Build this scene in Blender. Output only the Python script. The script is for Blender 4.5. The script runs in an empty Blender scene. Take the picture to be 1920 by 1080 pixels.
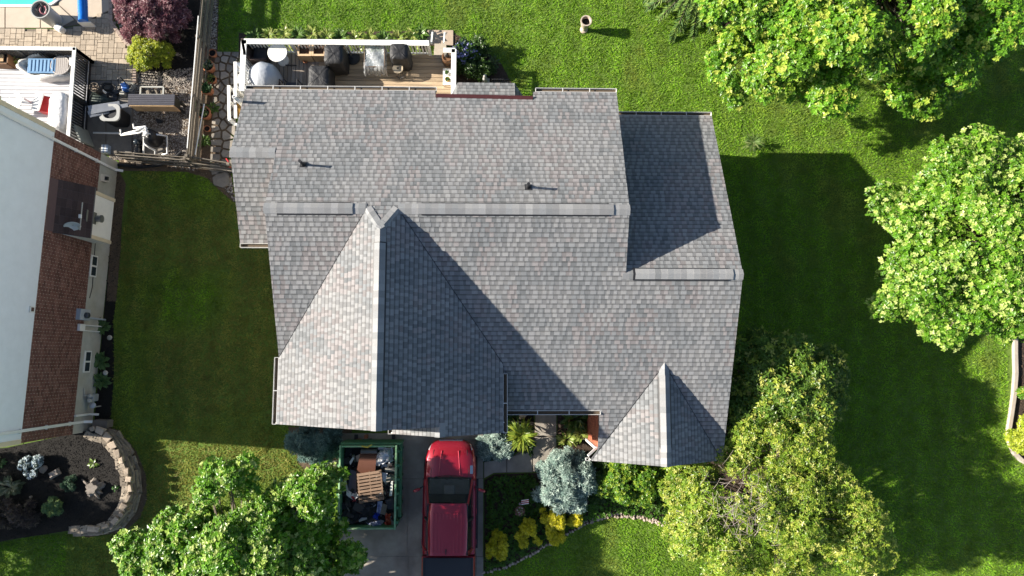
import bpy, bmesh, math, random
import numpy as np
from mathutils import Vector, Matrix

SC = bpy.context.scene
COL = SC.collection
rnd = random.Random(7)
RNG = np.random.default_rng(11)

# ------------------------------------------------------------------ camera
FPX, HCAM, NADIR = 1280.0, 25.0, (932.0, 676.0)      # 24 mm lens, drone 25 m up, looking a few degrees off straight down
_dz = -Vector((NADIR[0] - 960, -(NADIR[1] - 540), -FPX)).normalized()
_dx = (Vector((1, 0, 0)) - _dz * _dz.x).normalized()
_dy = _dz.cross(_dx)
RW = Matrix((_dx, _dy, _dz))                          # camera -> world
cam_d = bpy.data.cameras.new('camera')
cam_d.lens = 36.0 * FPX / 1920.0
cam_d.sensor_width = 36.0
cam_d.clip_end = 3000
cam_o = bpy.data.objects.new('camera', cam_d)
COL.objects.link(cam_o)
cam_o.matrix_world = Matrix.Translation((0, 0, HCAM)) @ RW.to_4x4()
SC.camera = cam_o

# ------------------------------------------------------------------ sky and sun
SUN = Vector((-2.2, 0.18, 1.0)).normalized()          # towards the sun
w = bpy.data.worlds.new('World')
SC.world = w
w.use_nodes = True
nt = w.node_tree
sky = nt.nodes.new('ShaderNodeTexSky')
sky.sky_type = 'NISHITA'
sky.sun_disc = False
sky.air_density = 0.85
sky.sun_elevation = math.asin(SUN.z)
sky.sun_rotation = math.atan2(SUN.x, SUN.y) % (2 * math.pi)
nt.links.new(sky.outputs[0], nt.nodes['Background'].inputs[0])
nt.nodes['Background'].inputs[1].default_value = 0.07
sl = bpy.data.lights.new('sun', 'SUN')
sl.energy = 5.0
sl.angle = math.radians(0.55)
sl.color = (1.0, 0.93, 0.82)
so = bpy.data.objects.new('sun', sl)
COL.objects.link(so)
so.rotation_euler = SUN.to_track_quat('Z', 'Y').to_euler()
so.location = SUN * 60
vs = SC.view_settings
vs.view_transform = 'Standard'
vs.look = 'None'
vs.gamma = 1.0
vs.exposure = 1.36
vs.use_curve_mapping = False
SC.cycles.max_bounces = 6
SC.cycles.transparent_max_bounces = 12

# ------------------------------------------------------------------ helpers
def P(px, py, z=0.0):
    """the point at height z that the photograph shows at (px, py)"""
    r = RW @ Vector((px - 960, 540 - py, -FPX))
    t = (z - HCAM) / r.z
    return Vector((r.x * t, r.y * t, z))

def XY(pts, z=0.0):
    return [tuple(P(x, y, z))[:2] for x, y in pts]

def L(r, g, b):
    f = lambda v: (v / 255 / 12.92) if v / 255 <= .04045 else ((v / 255 + .055) / 1.055) ** 2.4
    return (f(r), f(g), f(b))

MATS = {}
def mat(name, rgb, rough=.75, var=.18, scale=6., bump=.25, bscale=40., tint=False, metal=0., rand=0.,
        trans=0., coat=0., big=0., spec=.4, stretch=None, alpha=None, bdist=.01, rgb2=None):
    if name in MATS: return MATS[name]
    m = bpy.data.materials.new(name); m.use_nodes = True
    n, l = m.node_tree.nodes, m.node_tree.links
    b = n['Principled BSDF']
    b.inputs['Roughness'].default_value = rough
    b.inputs['Metallic'].default_value = metal
    b.inputs['Specular IOR Level'].default_value = spec
    if coat: b.inputs['Coat Weight'].default_value = coat; b.inputs['Coat Roughness'].default_value = .04
    geo = n.new('ShaderNodeNewGeometry'); vec = geo.outputs['Position']
    if stretch:
        mp = n.new('ShaderNodeMapping'); mp.inputs['Scale'].default_value = stretch
        l.new(vec, mp.inputs['Vector']); vec = mp.outputs['Vector']
    if tint:
        a = n.new('ShaderNodeAttribute'); a.attribute_name = 'tint'; col = a.outputs['Color']
    else:
        c = n.new('ShaderNodeRGB'); c.outputs[0].default_value = (*rgb, 1); col = c.outputs[0]
    if rgb2:
        nz = n.new('ShaderNodeTexNoise'); nz.inputs['Scale'].default_value = scale * .35; nz.inputs['Detail'].default_value = 5
        l.new(vec, nz.inputs['Vector'])
        rp = n.new('ShaderNodeValToRGB'); rp.color_ramp.elements[0].position = .42; rp.color_ramp.elements[1].position = .62
        l.new(nz.outputs['Fac'], rp.inputs['Fac'])
        mx = n.new('ShaderNodeMix'); mx.data_type = 'RGBA'
        l.new(rp.outputs['Color'], mx.inputs['Factor']); l.new(col, mx.inputs['A']); mx.inputs['B'].default_value = (*rgb2, 1)
        col = mx.outputs['Result']
    def mul(col, fac_socket, lo, hi):
        mr = n.new('ShaderNodeMapRange'); mr.inputs['From Min'].default_value = .25; mr.inputs['From Max'].default_value = .75
        mr.inputs['To Min'].default_value = lo; mr.inputs['To Max'].default_value = hi
        l.new(fac_socket, mr.inputs['Value'])
        mx = n.new('ShaderNodeVectorMath'); mx.operation = 'SCALE'
        l.new(col, mx.inputs[0]); l.new(mr.outputs[0], mx.inputs['Scale'])
        return mx.outputs[0]
    if var:
        nz = n.new('ShaderNodeTexNoise'); nz.inputs['Scale'].default_value = scale; nz.inputs['Detail'].default_value = 6
        nz.inputs['Roughness'].default_value = .65
        l.new(vec, nz.inputs['Vector']); col = mul(col, nz.outputs['Fac'], 1 - var, 1 + var)
    if big:
        nz = n.new('ShaderNodeTexNoise'); nz.inputs['Scale'].default_value = .45; nz.inputs['Detail'].default_value = 3
        l.new(geo.outputs['Position'], nz.inputs['Vector']); col = mul(col, nz.outputs['Fac'], 1 - big, 1 + big)
    if rand:
        oi = n.new('ShaderNodeObjectInfo')
        mr = n.new('ShaderNodeMapRange'); mr.inputs['To Min'].default_value = 1 - rand; mr.inputs['To Max'].default_value = 1 + rand
        l.new(oi.outputs['Random'], mr.inputs['Value'])
        mx = n.new('ShaderNodeVectorMath'); mx.operation = 'SCALE'
        l.new(col, mx.inputs[0]); l.new(mr.outputs[0], mx.inputs['Scale']); col = mx.outputs[0]
    l.new(col, b.inputs['Base Color'])
    if bump:
        nz = n.new('ShaderNodeTexNoise'); nz.inputs['Scale'].default_value = bscale; nz.inputs['Detail'].default_value = 4
        l.new(vec, nz.inputs['Vector'])
        bp = n.new('ShaderNodeBump'); bp.inputs['Strength'].default_value = bump; bp.inputs['Distance'].default_value = bdist
        l.new(nz.outputs['Fac'], bp.inputs['Height']); l.new(bp.outputs[0], b.inputs['Normal'])
    if trans:
        tr = n.new('ShaderNodeBsdfTranslucent'); l.new(col, tr.inputs['Color'])
        ms = n.new('ShaderNodeMixShader'); ms.inputs[0].default_value = trans
        l.new(b.outputs[0], ms.inputs[1]); l.new(tr.outputs[0], ms.inputs[2]); l.new(ms.outputs[0], n['Material Output'].inputs['Surface'])
    if alpha is not None:
        b.inputs['Alpha'].default_value = alpha
    MATS[name] = m
    return m

ORG = {}
class MB:
    """collects faces in world coordinates; build() links them as one mesh object"""
    def __init__(s): s.v = []; s.f = []; s.c = []
    def add(s, vs, fs, col=None):
        k = len(s.v); s.v += [tuple(v) for v in vs]
        s.f += [tuple(i + k for i in f) for f in fs]; s.c += [col] * len(fs)
        return s
    def box(s, c, d, rz=0., col=None, tilt=None):
        x, y, z = d[0] / 2, d[1] / 2, d[2] / 2
        M = Matrix.Rotation(rz, 3, 'Z')
        if tilt: M = M @ Matrix.Rotation(tilt[1], 3, tilt[0])
        vs = [Vector(c) + M @ Vector((a, b, e)) for e in (-z, z) for a, b in ((-x, -y), (x, -y), (x, y), (-x, y))]
        return s.add(vs, [(3, 2, 1, 0), (4, 5, 6, 7), (0, 1, 5, 4), (1, 2, 6, 5), (2, 3, 7, 6), (3, 0, 4, 7)], col)
    def bz(s, x0, x1, y0, y1, z0, z1, col=None):
        return s.box(((x0 + x1) / 2, (y0 + y1) / 2, (z0 + z1) / 2), (abs(x1 - x0), abs(y1 - y0), abs(z1 - z0)), 0, col)
    def beam(s, a, b, wd, ht, col=None, up=(0, 0, 1)):
        a, b = Vector(a), Vector(b); d = (b - a).normalized(); u = Vector(up)
        if abs(d.dot(u)) > .98: u = Vector((1, 0, 0))
        x = d.cross(u).normalized() * wd / 2; z = x.cross(d).normalized() * ht / 2
        vs = [p + q for p in (a, b) for q in (-x - z, x - z, x + z, -x + z)]
        return s.add(vs, [(0, 1, 2, 3), (7, 6, 5, 4), (0, 4, 5, 1), (1, 5, 6, 2), (2, 6, 7, 3), (3, 7, 4, 0)], col)
    def prism(s, poly, z0, z1, col=None, inset=0.):
        a = sum(poly[i - 1][0] * poly[i][1] - poly[i][0] * poly[i - 1][1] for i in range(len(poly)))
        if a < 0: poly = poly[::-1]
        n = len(poly)
        cx = sum(p[0] for p in poly) / n; cy = sum(p[1] for p in poly) / n
        top = [(cx + (x - cx) * (1 - inset), cy + (y - cy) * (1 - inset), z1) for x, y in poly]
        s.add([(x, y, z0) for x, y in poly] + top,
              [tuple(range(n - 1, -1, -1)), tuple(range(n, 2 * n))] + [(i, (i + 1) % n, n + (i + 1) % n, n + i) for i in range(n)], col)
        return s
    def sheet(s, poly, z, col=None):
        a = sum(poly[i - 1][0] * poly[i][1] - poly[i][0] * poly[i - 1][1] for i in range(len(poly)))
        if a < 0: poly = poly[::-1]
        return s.add([(x, y, z) for x, y in poly], [tuple(range(len(poly)))], col)
    def slab3(s, pts, t, col=None):
        """polygon in 3-D with thickness t downwards"""
        n = len(pts); a = [Vector(p) for p in pts]
        nr = Vector((0, 0, 0))
        for i in range(n): nr += a[i - 1].cross(a[i])
        if nr.z < 0: a = a[::-1]
        return s.add([p for p in a] + [p - Vector((0, 0, t)) for p in a],
                     [tuple(range(n)), tuple(range(2 * n - 1, n - 1, -1))] + [(i, n + i, n + (i + 1) % n, (i + 1) % n) for i in range(n)], col)
    def tube(s, pts, r, n=8, r2=None, col=None):
        pts = [Vector(p) for p in pts]; k = len(pts); rings = []
        pu = None
        for i, p in enumerate(pts):
            d = (pts[min(i + 1, k - 1)] - pts[max(i - 1, 0)]).normalized()
            u = pu or (Vector((0, 0, 1)) if abs(d.z) < .9 else Vector((1, 0, 0)))
            x = d.cross(u); x = x.normalized() if x.length > 1e-5 else d.orthogonal().normalized()
            y = x.cross(d).normalized(); pu = y
            rr = r if r2 is None else r + (r2 - r) * i / max(1, k - 1)
            rings.append([p + (x * math.cos(t) + y * math.sin(t)) * rr for t in [2 * math.pi * j / n for j in range(n)]])
        vs = [v for q in rings for v in q]
        fs = [(i * n + j, i * n + (j + 1) % n, (i + 1) * n + (j + 1) % n, (i + 1) * n + j) for i in range(k - 1) for j in range(n)]
        fs += [tuple(range(n - 1, -1, -1)), tuple((k - 1) * n + j for j in range(n))]
        return s.add(vs, fs, col)
    def lathe(s, prof, c, n=20, col=None, sx=1., sy=1., axis=None, cap=True):
        c = Vector(c); k = len(prof)
        M = Vector(axis).to_track_quat('Z', 'Y').to_matrix() if axis else Matrix.Identity(3)
        vs = [c + M @ Vector((r * sx * math.cos(2 * math.pi * j / n), r * sy * math.sin(2 * math.pi * j / n), z)) for r, z in prof for j in range(n)]
        fs = [(i * n + j, i * n + (j + 1) % n, (i + 1) * n + (j + 1) % n, (i + 1) * n + j) for i in range(k - 1) for j in range(n)]
        if cap: fs += [tuple(range(n - 1, -1, -1)), tuple((k - 1) * n + j for j in range(n))]
        return s.add(vs, fs, col)
    def loft(s, rings, col=None, cap=True, closed=True):
        n = len(rings[0]); k = len(rings)
        vs = [v for q in rings for v in q]
        fs = [(i * n + j, i * n + (j + 1) % n, (i + 1) * n + (j + 1) % n, (i + 1) * n + j) for i in range(k - 1) for j in range(n if closed else n - 1)]
        if cap: fs += [tuple(range(n - 1, -1, -1)), tuple((k - 1) * n + j for j in range(n))]
        return s.add(vs, fs, col)
    def build(s, name, m, parent=None, smooth=False, bevel=0., kind=None, sub=0, sharp=None):
        me = bpy.data.meshes.new(name)
        if parent is not None: og = ORG[parent]
        else:
            a = np.array(s.v); og = Vector(((a[:, 0].min() + a[:, 0].max()) / 2, (a[:, 1].min() + a[:, 1].max()) / 2, a[:, 2].min()))
        me.from_pydata([(x - og.x, y - og.y, z - og.z) for x, y, z in s.v], [], s.f)
        if any(c is not None for c in s.c):
            at = me.attributes.new('tint', 'FLOAT_COLOR', 'CORNER')
            buf = []
            for f, c in zip(s.f, s.c): buf += [*(c or (.3, .3, .3)), 1.] * len(f)
            at.data.foreach_set('color', buf)
        me.materials.append(m)
        if smooth: me.polygons.foreach_set('use_smooth', [True] * len(me.polygons))
        if sharp: me.set_sharp_from_angle(angle=math.radians(sharp))
        me.update()
        return link(name, me, parent, og, bevel, kind, sub)

def link(name, me, parent, og, bevel=0., kind=None, sub=0):
    o = bpy.data.objects.new(name, me); COL.objects.link(o)
    if parent is not None: o.parent = parent
    else: o.location = og
    ORG[o] = og
    if bevel:
        b = o.modifiers.new('bevel', 'BEVEL'); b.width = bevel; b.segments = 2; b.limit_method = 'ANGLE'; b.angle_limit = .6
    if sub:
        b = o.modifiers.new('subdivision', 'SUBSURF'); b.levels = sub; b.render_levels = sub
    if kind: o['kind'] = kind
    return o

def tag(o, label, cat, group=None):
    o['label'] = label; o['category'] = cat
    if group: o['group'] = group
    return o

def thing(name, label, cat, loc, group=None):
    o = bpy.data.objects.new(name, None); COL.objects.link(o); o.empty_display_size = .2
    o.location = loc; ORG[o] = Vector(loc)
    return tag(o, label, cat, group)

def clone(root, loc, rz, label, scale=1.):
    def rec(o, parent):
        c = o.copy(); COL.objects.link(c)
        if parent: c.parent = parent
        for ch in list(o.children): rec(ch, c)
        return c
    r = rec(root, None); r.location = loc; r.rotation_euler = (0, 0, rz); r.scale = (scale,) * 3; r['label'] = label
    return r

def tri_mesh(name, V, C, m, parent=None, kind=None):
    """V (n,3,3) triangles, C (n,3) colours"""
    n = len(V); me = bpy.data.meshes.new(name)
    og = ORG[parent] if parent is not None else Vector((float(V[..., 0].mean()), float(V[..., 1].mean()), float(V[..., 2].min())))
    me.vertices.add(3 * n); me.vertices.foreach_set('co', (V - np.array(og)).reshape(-1).astype(np.float32))
    me.loops.add(3 * n); me.loops.foreach_set('vertex_index', np.arange(3 * n, dtype=np.int32))
    me.polygons.add(n); me.polygons.foreach_set('loop_start', np.arange(0, 3 * n, 3, dtype=np.int32))
    at = me.attributes.new('tint', 'FLOAT_COLOR', 'CORNER')
    c4 = np.ones((n, 3, 4), np.float32); c4[:, :, :3] = C[:, None, :]
    at.data.foreach_set('color', c4.reshape(-1))
    me.materials.append(m); me.update(calc_edges=True)
    return link(name, me, parent, og, kind=kind)

def unit(a): return a / np.maximum(np.linalg.norm(a, axis=-1, keepdims=True), 1e-9)

def leaf_tris(base, d, up, ln, wd, fold=.12):
    """folded leaf of two triangles from base along d"""
    s = unit(np.cross(d, up)); nn = unit(np.cross(s, d))
    ln = ln[:, None]; wd = wd[:, None]
    mid = base + d * ln * .45 + nn * wd * fold
    tip = base + d * ln - np.array([0, 0, 1.]) * ln * .12
    a, b = mid + s * wd * .5, mid - s * wd * .5
    return np.concatenate([np.stack([base, a, tip], 1), np.stack([base, tip, b], 1)])

def vnoise(x, y, sc, seed=0):
    """smooth value noise 0..1"""
    g = np.random.default_rng(seed).random((64, 64)); u, v = x * sc + 100, y * sc + 100
    i, j = np.floor(u).astype(int), np.floor(v).astype(int); fu, fv = u - i, v - j
    fu = fu * fu * (3 - 2 * fu); fv = fv * fv * (3 - 2 * fv)
    G = lambda a, b: g[a % 64, b % 64]
    return (G(i, j) * (1 - fu) + G(i + 1, j) * fu) * (1 - fv) + (G(i, j + 1) * (1 - fu) + G(i + 1, j + 1) * fu) * fv

def inpoly(x, y, poly):
    r = np.zeros(x.shape, bool); n = len(poly)
    for i in range(n):
        (x1, y1), (x2, y2) = poly[i - 1], poly[i]
        if y1 == y2: continue
        c = ((y1 > y) != (y2 > y)) & (x < (x2 - x1) * (y - y1) / (y2 - y1) + x1)
        r ^= c
    return r

def clip(poly, a, b, c):
    """keep the part of a convex polygon where a*x+b*y<=c"""
    out = []
    for i in range(len(poly)):
        p, q = poly[i - 1], poly[i]
        dp, dq = a * p[0] + b * p[1] - c, a * q[0] + b * q[1] - c
        if dp <= 0: out.append(p) if False else None
        if (dp < 0) != (dq < 0):
            t = dp / (dp - dq); out.append((p[0] + (q[0] - p[0]) * t, p[1] + (q[1] - p[1]) * t))
        if dq < 0: out.append(q)
    return out

def clip_convex(poly, cv):
    a = sum(cv[i - 1][0] * cv[i][1] - cv[i][0] * cv[i - 1][1] for i in range(len(cv)))
    if a < 0: cv = cv[::-1]
    for i in range(len(cv)):
        (x1, y1), (x2, y2) = cv[i - 1], cv[i]
        # inside is left of the edge
        A, B = (y2 - y1), -(x2 - x1)
        poly = clip(poly, A, B, A * x1 + B * y1 + 1e-9)
        if len(poly) < 3: return []
    return poly

def cells(seeds, bound, gap):
    """voronoi cells of seeds inside a convex bound, shrunk by gap"""
    out = []
    for i, (x, y) in enumerate(seeds):
        poly = list(bound)
        for j, (u, v) in enumerate(seeds):
            if i == j: continue
            dx, dy = u - x, v - y; d = math.hypot(dx, dy)
            if d > 2.5: continue
            poly = clip(poly, dx, dy, dx * (x + u) / 2 + dy * (y + v) / 2 - gap / 2 * d)
            if len(poly) < 3: break
        if len(poly) >= 3: out.append(poly)
    return out

def pj(p):
    """pixel of a world point"""
    c = RW.transposed() @ (Vector(p) - Vector((0, 0, HCAM)))
    return 960 + FPX * c.x / -c.z, 540 - FPX * c.y / -c.z

# ------------------------------------------------------------------ materials
M_lawn = mat('lawn_soil', (.10, .165, .022), .95, .35, 9, .6, 30, big=.2)
M_blade = mat('grass_blade', (.1, .16, .03), .6, .0, tint=True, bump=0, trans=.45, spec=.25)
M_leaf = mat('leaf', (.1, .16, .03), .36, .0, tint=True, bump=0, trans=.42, spec=.4)
M_needle = mat('needle', (.1, .16, .14), .6, .0, tint=True, bump=0, trans=.15, spec=.3)
M_bark = mat('bark', (.16, .13, .10), .9, .35, 12, .8, 40)
M_stem = mat('stem', (.10, .09, .05), .9, .3, 12, .4, 40)
M_shingle = mat('shingle', (.3, .3, .3), .92, .2, 55, .6, 260, tint=True, spec=.25, bdist=.004)
M_deckply = mat('roof_underlay', (.10, .10, .11), .95, .1)
M_white = mat('white_metal', (.78, .77, .74), .45, .06, 5, .04)
M_white_wood = mat('white_paint', (.78, .77, .73), .6, .09, 7, .12, 30)
M_black = mat('black_plastic', (.018, .018, .02), .5, .2, 20, .1)
M_dark = mat('dark_metal', (.03, .03, .032), .45, .2, 20, .1)
M_wall = mat('wall_siding', (.52, .47, .38), .75, .08, 4, .15)
M_fascia = mat('fascia_white', (.7, .68, .62), .6, .08, 4, .05)
M_brick = mat('brick', (.3, .1, .06), .9, .25, 30, .5, 120, tint=True)
M_mortar = mat('mortar', (.50, .43, .35), .95, .15, 20, .4)
M_conc = mat('concrete', (.36, .325, .275), .9, .16, 3.2, .35, 90, rand=.06, big=.3, rgb2=(.27, .24, .205))
M_conc_pool = mat('pool_concrete', (.5, .42, .33), .9, .1, 3, .3, 80, rand=.04)
M_found = mat('foundation_concrete', (.45, .45, .41), .9, .14, 3, .3, 60, rgb2=(.42, .40, .34))
M_mulch = mat('mulch', (.013, .011, .009), .95, .5, 18, .9, 45, bdist=.03)
M_mulch_b = mat('brown_mulch', (.06, .04, .028), .95, .5, 18, .9, 45, bdist=.03)
M_chip = mat('mulch_chip', (.02, .016, .012), .95, 0, tint=True, bump=0)
M_soil = mat('soil', (.12, .085, .055), .95, .35, 8, .8, 35, bdist=.02)
M_stone = mat('flagstone', (.27, .24, .20), .88, .25, 7, .5, 35, rand=.28)
M_wallstone = mat('wall_stone', (.30, .25, .19), .9, .3, 9, .8, 30, rand=.35)
M_paver = mat('paver', (.40, .33, .25), .9, .2, 11, .4, 70, rand=.16)
M_paver_edge = mat('edging_block', (.36, .28, .23), .9, .2, 11, .4, 70, rand=.12)
M_joint = mat('joint_sand', (.17, .14, .11), .95, .2, 20, .3)
M_gravel = mat('gravel', (.25, .22, .18), .95, 0, tint=True, bump=0)
M_water = mat('pool_water', (.09, .52, .46), .05, .05, 1, .15, 3, spec=.5)
M_deckwood = mat('deck_board', (.40, .30, .195), .85, .28, 2.5, .3, 20, rand=.2, stretch=(.35, 3.5, 1))
M_deckwood2 = mat('deck_board_grey', (.31, .26, .21), .85, .28, 2.5, .3, 20, rand=.2, stretch=(3.5, .35, 1))
M_oldwood = mat('weathered_wood', (.17, .145, .115), .92, .35, 4, .5, 25, rand=.2, stretch=(3, 3, 3))
M_pale_wood = mat('pale_wood', (.50, .34, .19), .8, .2, 5, .2, 30)
M_terra = mat('terracotta', (.42, .17, .085), .85, .2, 9, .2, 50)
M_cover = mat('black_cover', (.026, .026, .028), .6, .2, 5, .5, 9, bdist=.05)
M_greycover = mat('grey_cover', (.42, .44, .47), .55, .1, 4, .4, 8, bdist=.04)
M_green = mat('green_paint', (.075, .22, .11), .5, .2, 6, .15, 30, rgb2=(.10, .24, .10))

def sheet(name, poly, z, m, kind='structure', parent=None, th=None):
    mb = MB()
    if th: mb.prism(poly, z - th, z)
    else: mb.sheet(poly, z)
    return mb.build(name, m, parent, kind=kind)

# ------------------------------------------------------------------ ground
sheet('lawn', [(-160, -140), (160, -140), (160, 160), (-160, 160)], 0.0, M_lawn)
EXCL = []                                           # where no grass grows

# --- drive: concrete slabs over a base
drive = sheet('driveway', XY([(640, 812), (906, 812), (906, 1200), (640, 1200)]), .02, M_joint, th=.1)
EXCL.append(XY([(640, 790), (908, 790), (908, 1200), (640, 1200)]))
xs, ys = [640, 765, 887, 906], [812, 897, 1043, 1200]
for i in range(3):
    for j in range(3):
        if i == 2 and j == 0: continue
        x1 = xs[i + 1] if not (i == 1 and j == 0) else 906
        a, b = P(xs[i], ys[j]), P(x1, ys[j + 1])
        MB().bz(a.x + .008, b.x - .008, b.y + .008, a.y - .008, .0, .045).build('slab', M_conc, drive, bevel=.008)

# --- walk from the drive to the entry
walk = sheet('walkway', XY([(907, 897), (907, 868), (960, 856), (988, 838), (1002, 815), (1003, 768), (1043, 768), (1043, 838), (1025, 862), (1002, 885), (925, 887)]), .02, M_joint, th=.1)
for pl in ([(908, 896), (908, 866), (949, 860), (949, 885), (926, 886)],
           [(951, 885), (951, 859), (975, 851), (997, 833), (998, 885)],
           [(1000, 884), (999, 832), (1004, 819), (1043, 819), (1043, 838), (1025, 862), (1003, 884)],
           [(1004, 817), (1004, 768), (1043, 768), (1043, 817)]):
    MB().prism(XY(pl), 0, .045).build('slab', M_conc, walk, bevel=.006)
EXCL.append(XY([(905, 900), (905, 760), (1110, 760), (1110, 900)]))

# --- planting beds (sheets a little above the lawn)
BED = {}
def bed(name, px, z, m, label=None):
    poly = XY(px, z); BED[name] = poly; EXCL.append(poly)
    return sheet(name, poly, z, m)
bed('entry_bed', [(940, 765), (1000, 765), (1002, 812), (985, 838), (958, 855), (907, 866), (885, 866), (885, 820)], .012, M_mulch)
bed('entry_bed_right', [(1045, 765), (1112, 765), (1112, 875), (1005, 886), (1028, 862), (1045, 840)], .012, M_mulch_b)
bed('front_bed', [(908, 900), (927, 889), (1003, 887), (1112, 876), (1300, 850), (1440, 840), (1440, 980), (1262, 992), (1205, 973), (1150, 968),
                  (1100, 984), (1050, 1009), (1000, 1040), (950, 1065), (908, 1076)], .010, M_mulch_b)
bed('side_bed', [(1355, 640), (1470, 640), (1500, 700), (1500, 838), (1355, 838)], .012, M_mulch_b)
bed('gravel_bed', [(205, 150), (362, 140), (356, 300), (205, 300)], .012, M_soil)
bed('shrub_bed', [(215, -60), (390, -60), (372, 160), (252, 160), (252, 96), (238, 70), (216, 40)], .016, M_mulch)
bed('pot_bed', [(372, 90), (408, 90), (400, 240), (396, 310), (350, 310)], .018, M_soil)
bed('fence_gravel', [(385, -60), (412, -60), (408, 92), (378, 92)], .016, M_soil)
bed('back_bed', [(448, 62), (800, 58), (800, 110), (448, 110)], .012, M_mulch_b)
bed('back_corner_bed', [(845, 60), (858, 66), (905, 90), (940, 120), (965, 165), (845, 180)], .013, M_mulch_b)
bed('neighbour_strip', [(222, 318), (232, 350), (226, 470), (218, 560), (213, 600), (214, 700), (207, 800), (176, 800), (190, 640), (205, 480), (212, 330)], .014, M_mulch)
bed('soil_strip', [(222, 318), (236, 345), (228, 420), (226, 470), (218, 565), (200, 565), (205, 480), (212, 330)], .020, M_soil)
bed('rear_edge_bed', [(222, 296), (430, 305), (440, 380), (415, 360), (390, 335), (350, 322), (225, 320)], .014, M_soil)
bed('stone_pad_bed', [(540, 800), (660, 800), (660, 905), (600, 905), (560, 870)], .012, M_soil)
bed('right_bed', [(1905, 640), (1990, 620), (1990, 900), (1920, 872), (1896, 835), (1892, 800), (1900, 740)], .012, M_mulch_b)
bed('conifer_bed', [(1195, -40), (1380, -40), (1370, 60), (1330, 40), (1260, 10), (1215, -10)], .012, M_mulch_b)

# --- neighbour's front bed, raised behind a dry stone wall
ZB = .55
nb_poly = XY([(-80, 850), (0, 842), (170, 806), (190, 812), (212, 832), (228, 868), (236, 905), (234, 940), (218, 972), (190, 990), (150, 992)], ZB) + \
          XY([(40, 1006), (-80, 1030)], .2)
mb = MB(); mb.prism(nb_poly, -.05, ZB - .02); mb.build('raised_bed', M_mulch, kind='structure')
EXCL.append(XY([(-100, 820), (190, 800), (225, 815), (255, 850), (270, 895), (266, 935), (240, 985), (205, 1003), (150, 1000), (60, 1006), (-100, 1040)]))
bed('bare_soil', [(188, 796), (222, 806), (256, 846), (274, 890), (276, 935), (262, 972), (232, 998), (160, 1008), (150, 990), (225, 960), (240, 880), (205, 820)], .009, M_soil)

# ------------------------------------------------------------------ the house
PM, PG = .42, .615                                   # roof pitches
YR, ZR = 4.27, 6.0                                   # main ridge
XL, XR_ = -6.55, 3.76
XG, ZG = -3.25, 6.274                                # cross gable ridge
fF = lambda x, y: ZR - PM * (YR - y)
fB = lambda x, y: ZR - PM * (y - YR)
YW, ZW = 2.52, ZR - PM * (YR - 2.52)
fW = lambda x, y: ZW - PM * (y - YW)
YLW = 6.12; ZLW = fB(0, YLW)
fLW = lambda x, y: ZLW - PM * (YLW - y)
fGL = lambda x, y: ZG - PG * (XG - x)
fGR = lambda x, y: ZG - PG * (x - XG)
XB = -1.62; ZBP = fGR(XB, 0)
fBL = lambda x, y: ZBP - PG * (XB - x)
XF = 5.1; ZF = 4.16
fFL = lambda x, y: ZF - PG * (XF - x)
fFR = lambda x, y: ZF - PG * (x - XF)
yv = lambda z: YR - (ZR - z) / PM                    # Y of height z on the front slope
dgx = (ZG - ZR) / PG
xgr = .18; ygr = yv(fGR(xgr, 0)); xgl = -6.55; ygl = yv(fGL(xgl, 0))
YGF, YBF = -1.88, -2.16
yft = yv(ZF); XFL, XFR, YFF = 2.97, 7.23, -3.17
yfl = yv(fFL(XFL, 0)) ; yfl = max(yfl, YFF)
APX = (XG, YR - (ZG - ZR) / PM)
XWR = 7.21; XLW = -7.88; YEB = 8.43; YEW = 8.2; YEE = -1.54
XC = 3.2; YNB = 8.2
cut = lambda y: XFL + (XF - XFL) * (y - yfl) / (yft - yfl)
FACES = {
 'front': (fF, (0, 1), [[(XL, YR), (XG - dgx, YR), (XL, ygl)],
    [(XG + dgx, YR), (xgr, ygr), (XR_, ygr), (XR_, YR)], [(xgr, ygr), (xgr, YEE), (XR_, YEE), (XR_, ygr)],
    [(XR_, YW), (XR_, yft), (XWR, yft), (XWR, YW)], [(XC, YEE), (XC, yft + (yfl - yft) * (XF - XC) / (XF - XFL)), (cut(YEE), YEE)],
    [(XR_, YEE), (cut(YEE), YEE), (XF, yft), (XR_, yft)], [(XF, yft), (XWR, yv(fFR(XWR, 0))), (XWR, yft)]]),
 'back': (fB, (0, -1), [[(XL, YR), (XR_, YR), (XR_, YNB), (XL, YNB)], [(XL, YNB), (-1.95, YNB), (-1.95, YEB), (XL, YEB)], [(1.12, YNB), (XR_, YNB), (XR_, YEB), (1.12, YEB)], [(XLW, YLW), (XL, YLW), (XL, YEB), (XLW, YEB)],
    [(XG - dgx, YR), (XG + dgx, YR), APX]]),
 'left_front': (fLW, (0, 1), [[(XLW, YLW), (XLW, 3.58), (XL - .06, 3.58), (XL - .06, YLW)]]),
 'wing_back': (fW, (0, -1), [[(XR_ - .12, YW), (XWR, YW), (XWR, YEW), (XR_ - .12, YEW)]]),
 'gable_left': (fGL, (1, 0), [[APX, (XG - dgx, YR), (xgl, ygl), (xgl, YGF), (XG, YGF)]]),
 'gable_right': (fGR, (-1, 0), [[APX, (XG, YGF), (xgr, YGF), (xgr, ygr), (XG + dgx, YR)], [(XB, YGF), (XB, YBF), (xgr, YBF), (xgr, YGF)]]),
 'return_left': (fBL, (1, 0), [[(XB, YGF + .25), (XB, YBF), (-3.1, YBF), (-3.1, YGF + .25)]]),
 'porch_left': (fFL, (1, 0), [[(XF, yft), (XFL, yfl), (XFL, YFF), (XF, YFF)]]),
 'porch_right': (fFR, (-1, 0), [[(XF, yft), (XFR, max(yv(fFR(XFR, 0)), YFF + .02)), (XFR, YFF), (XF, YFF)]]),
}
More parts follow.
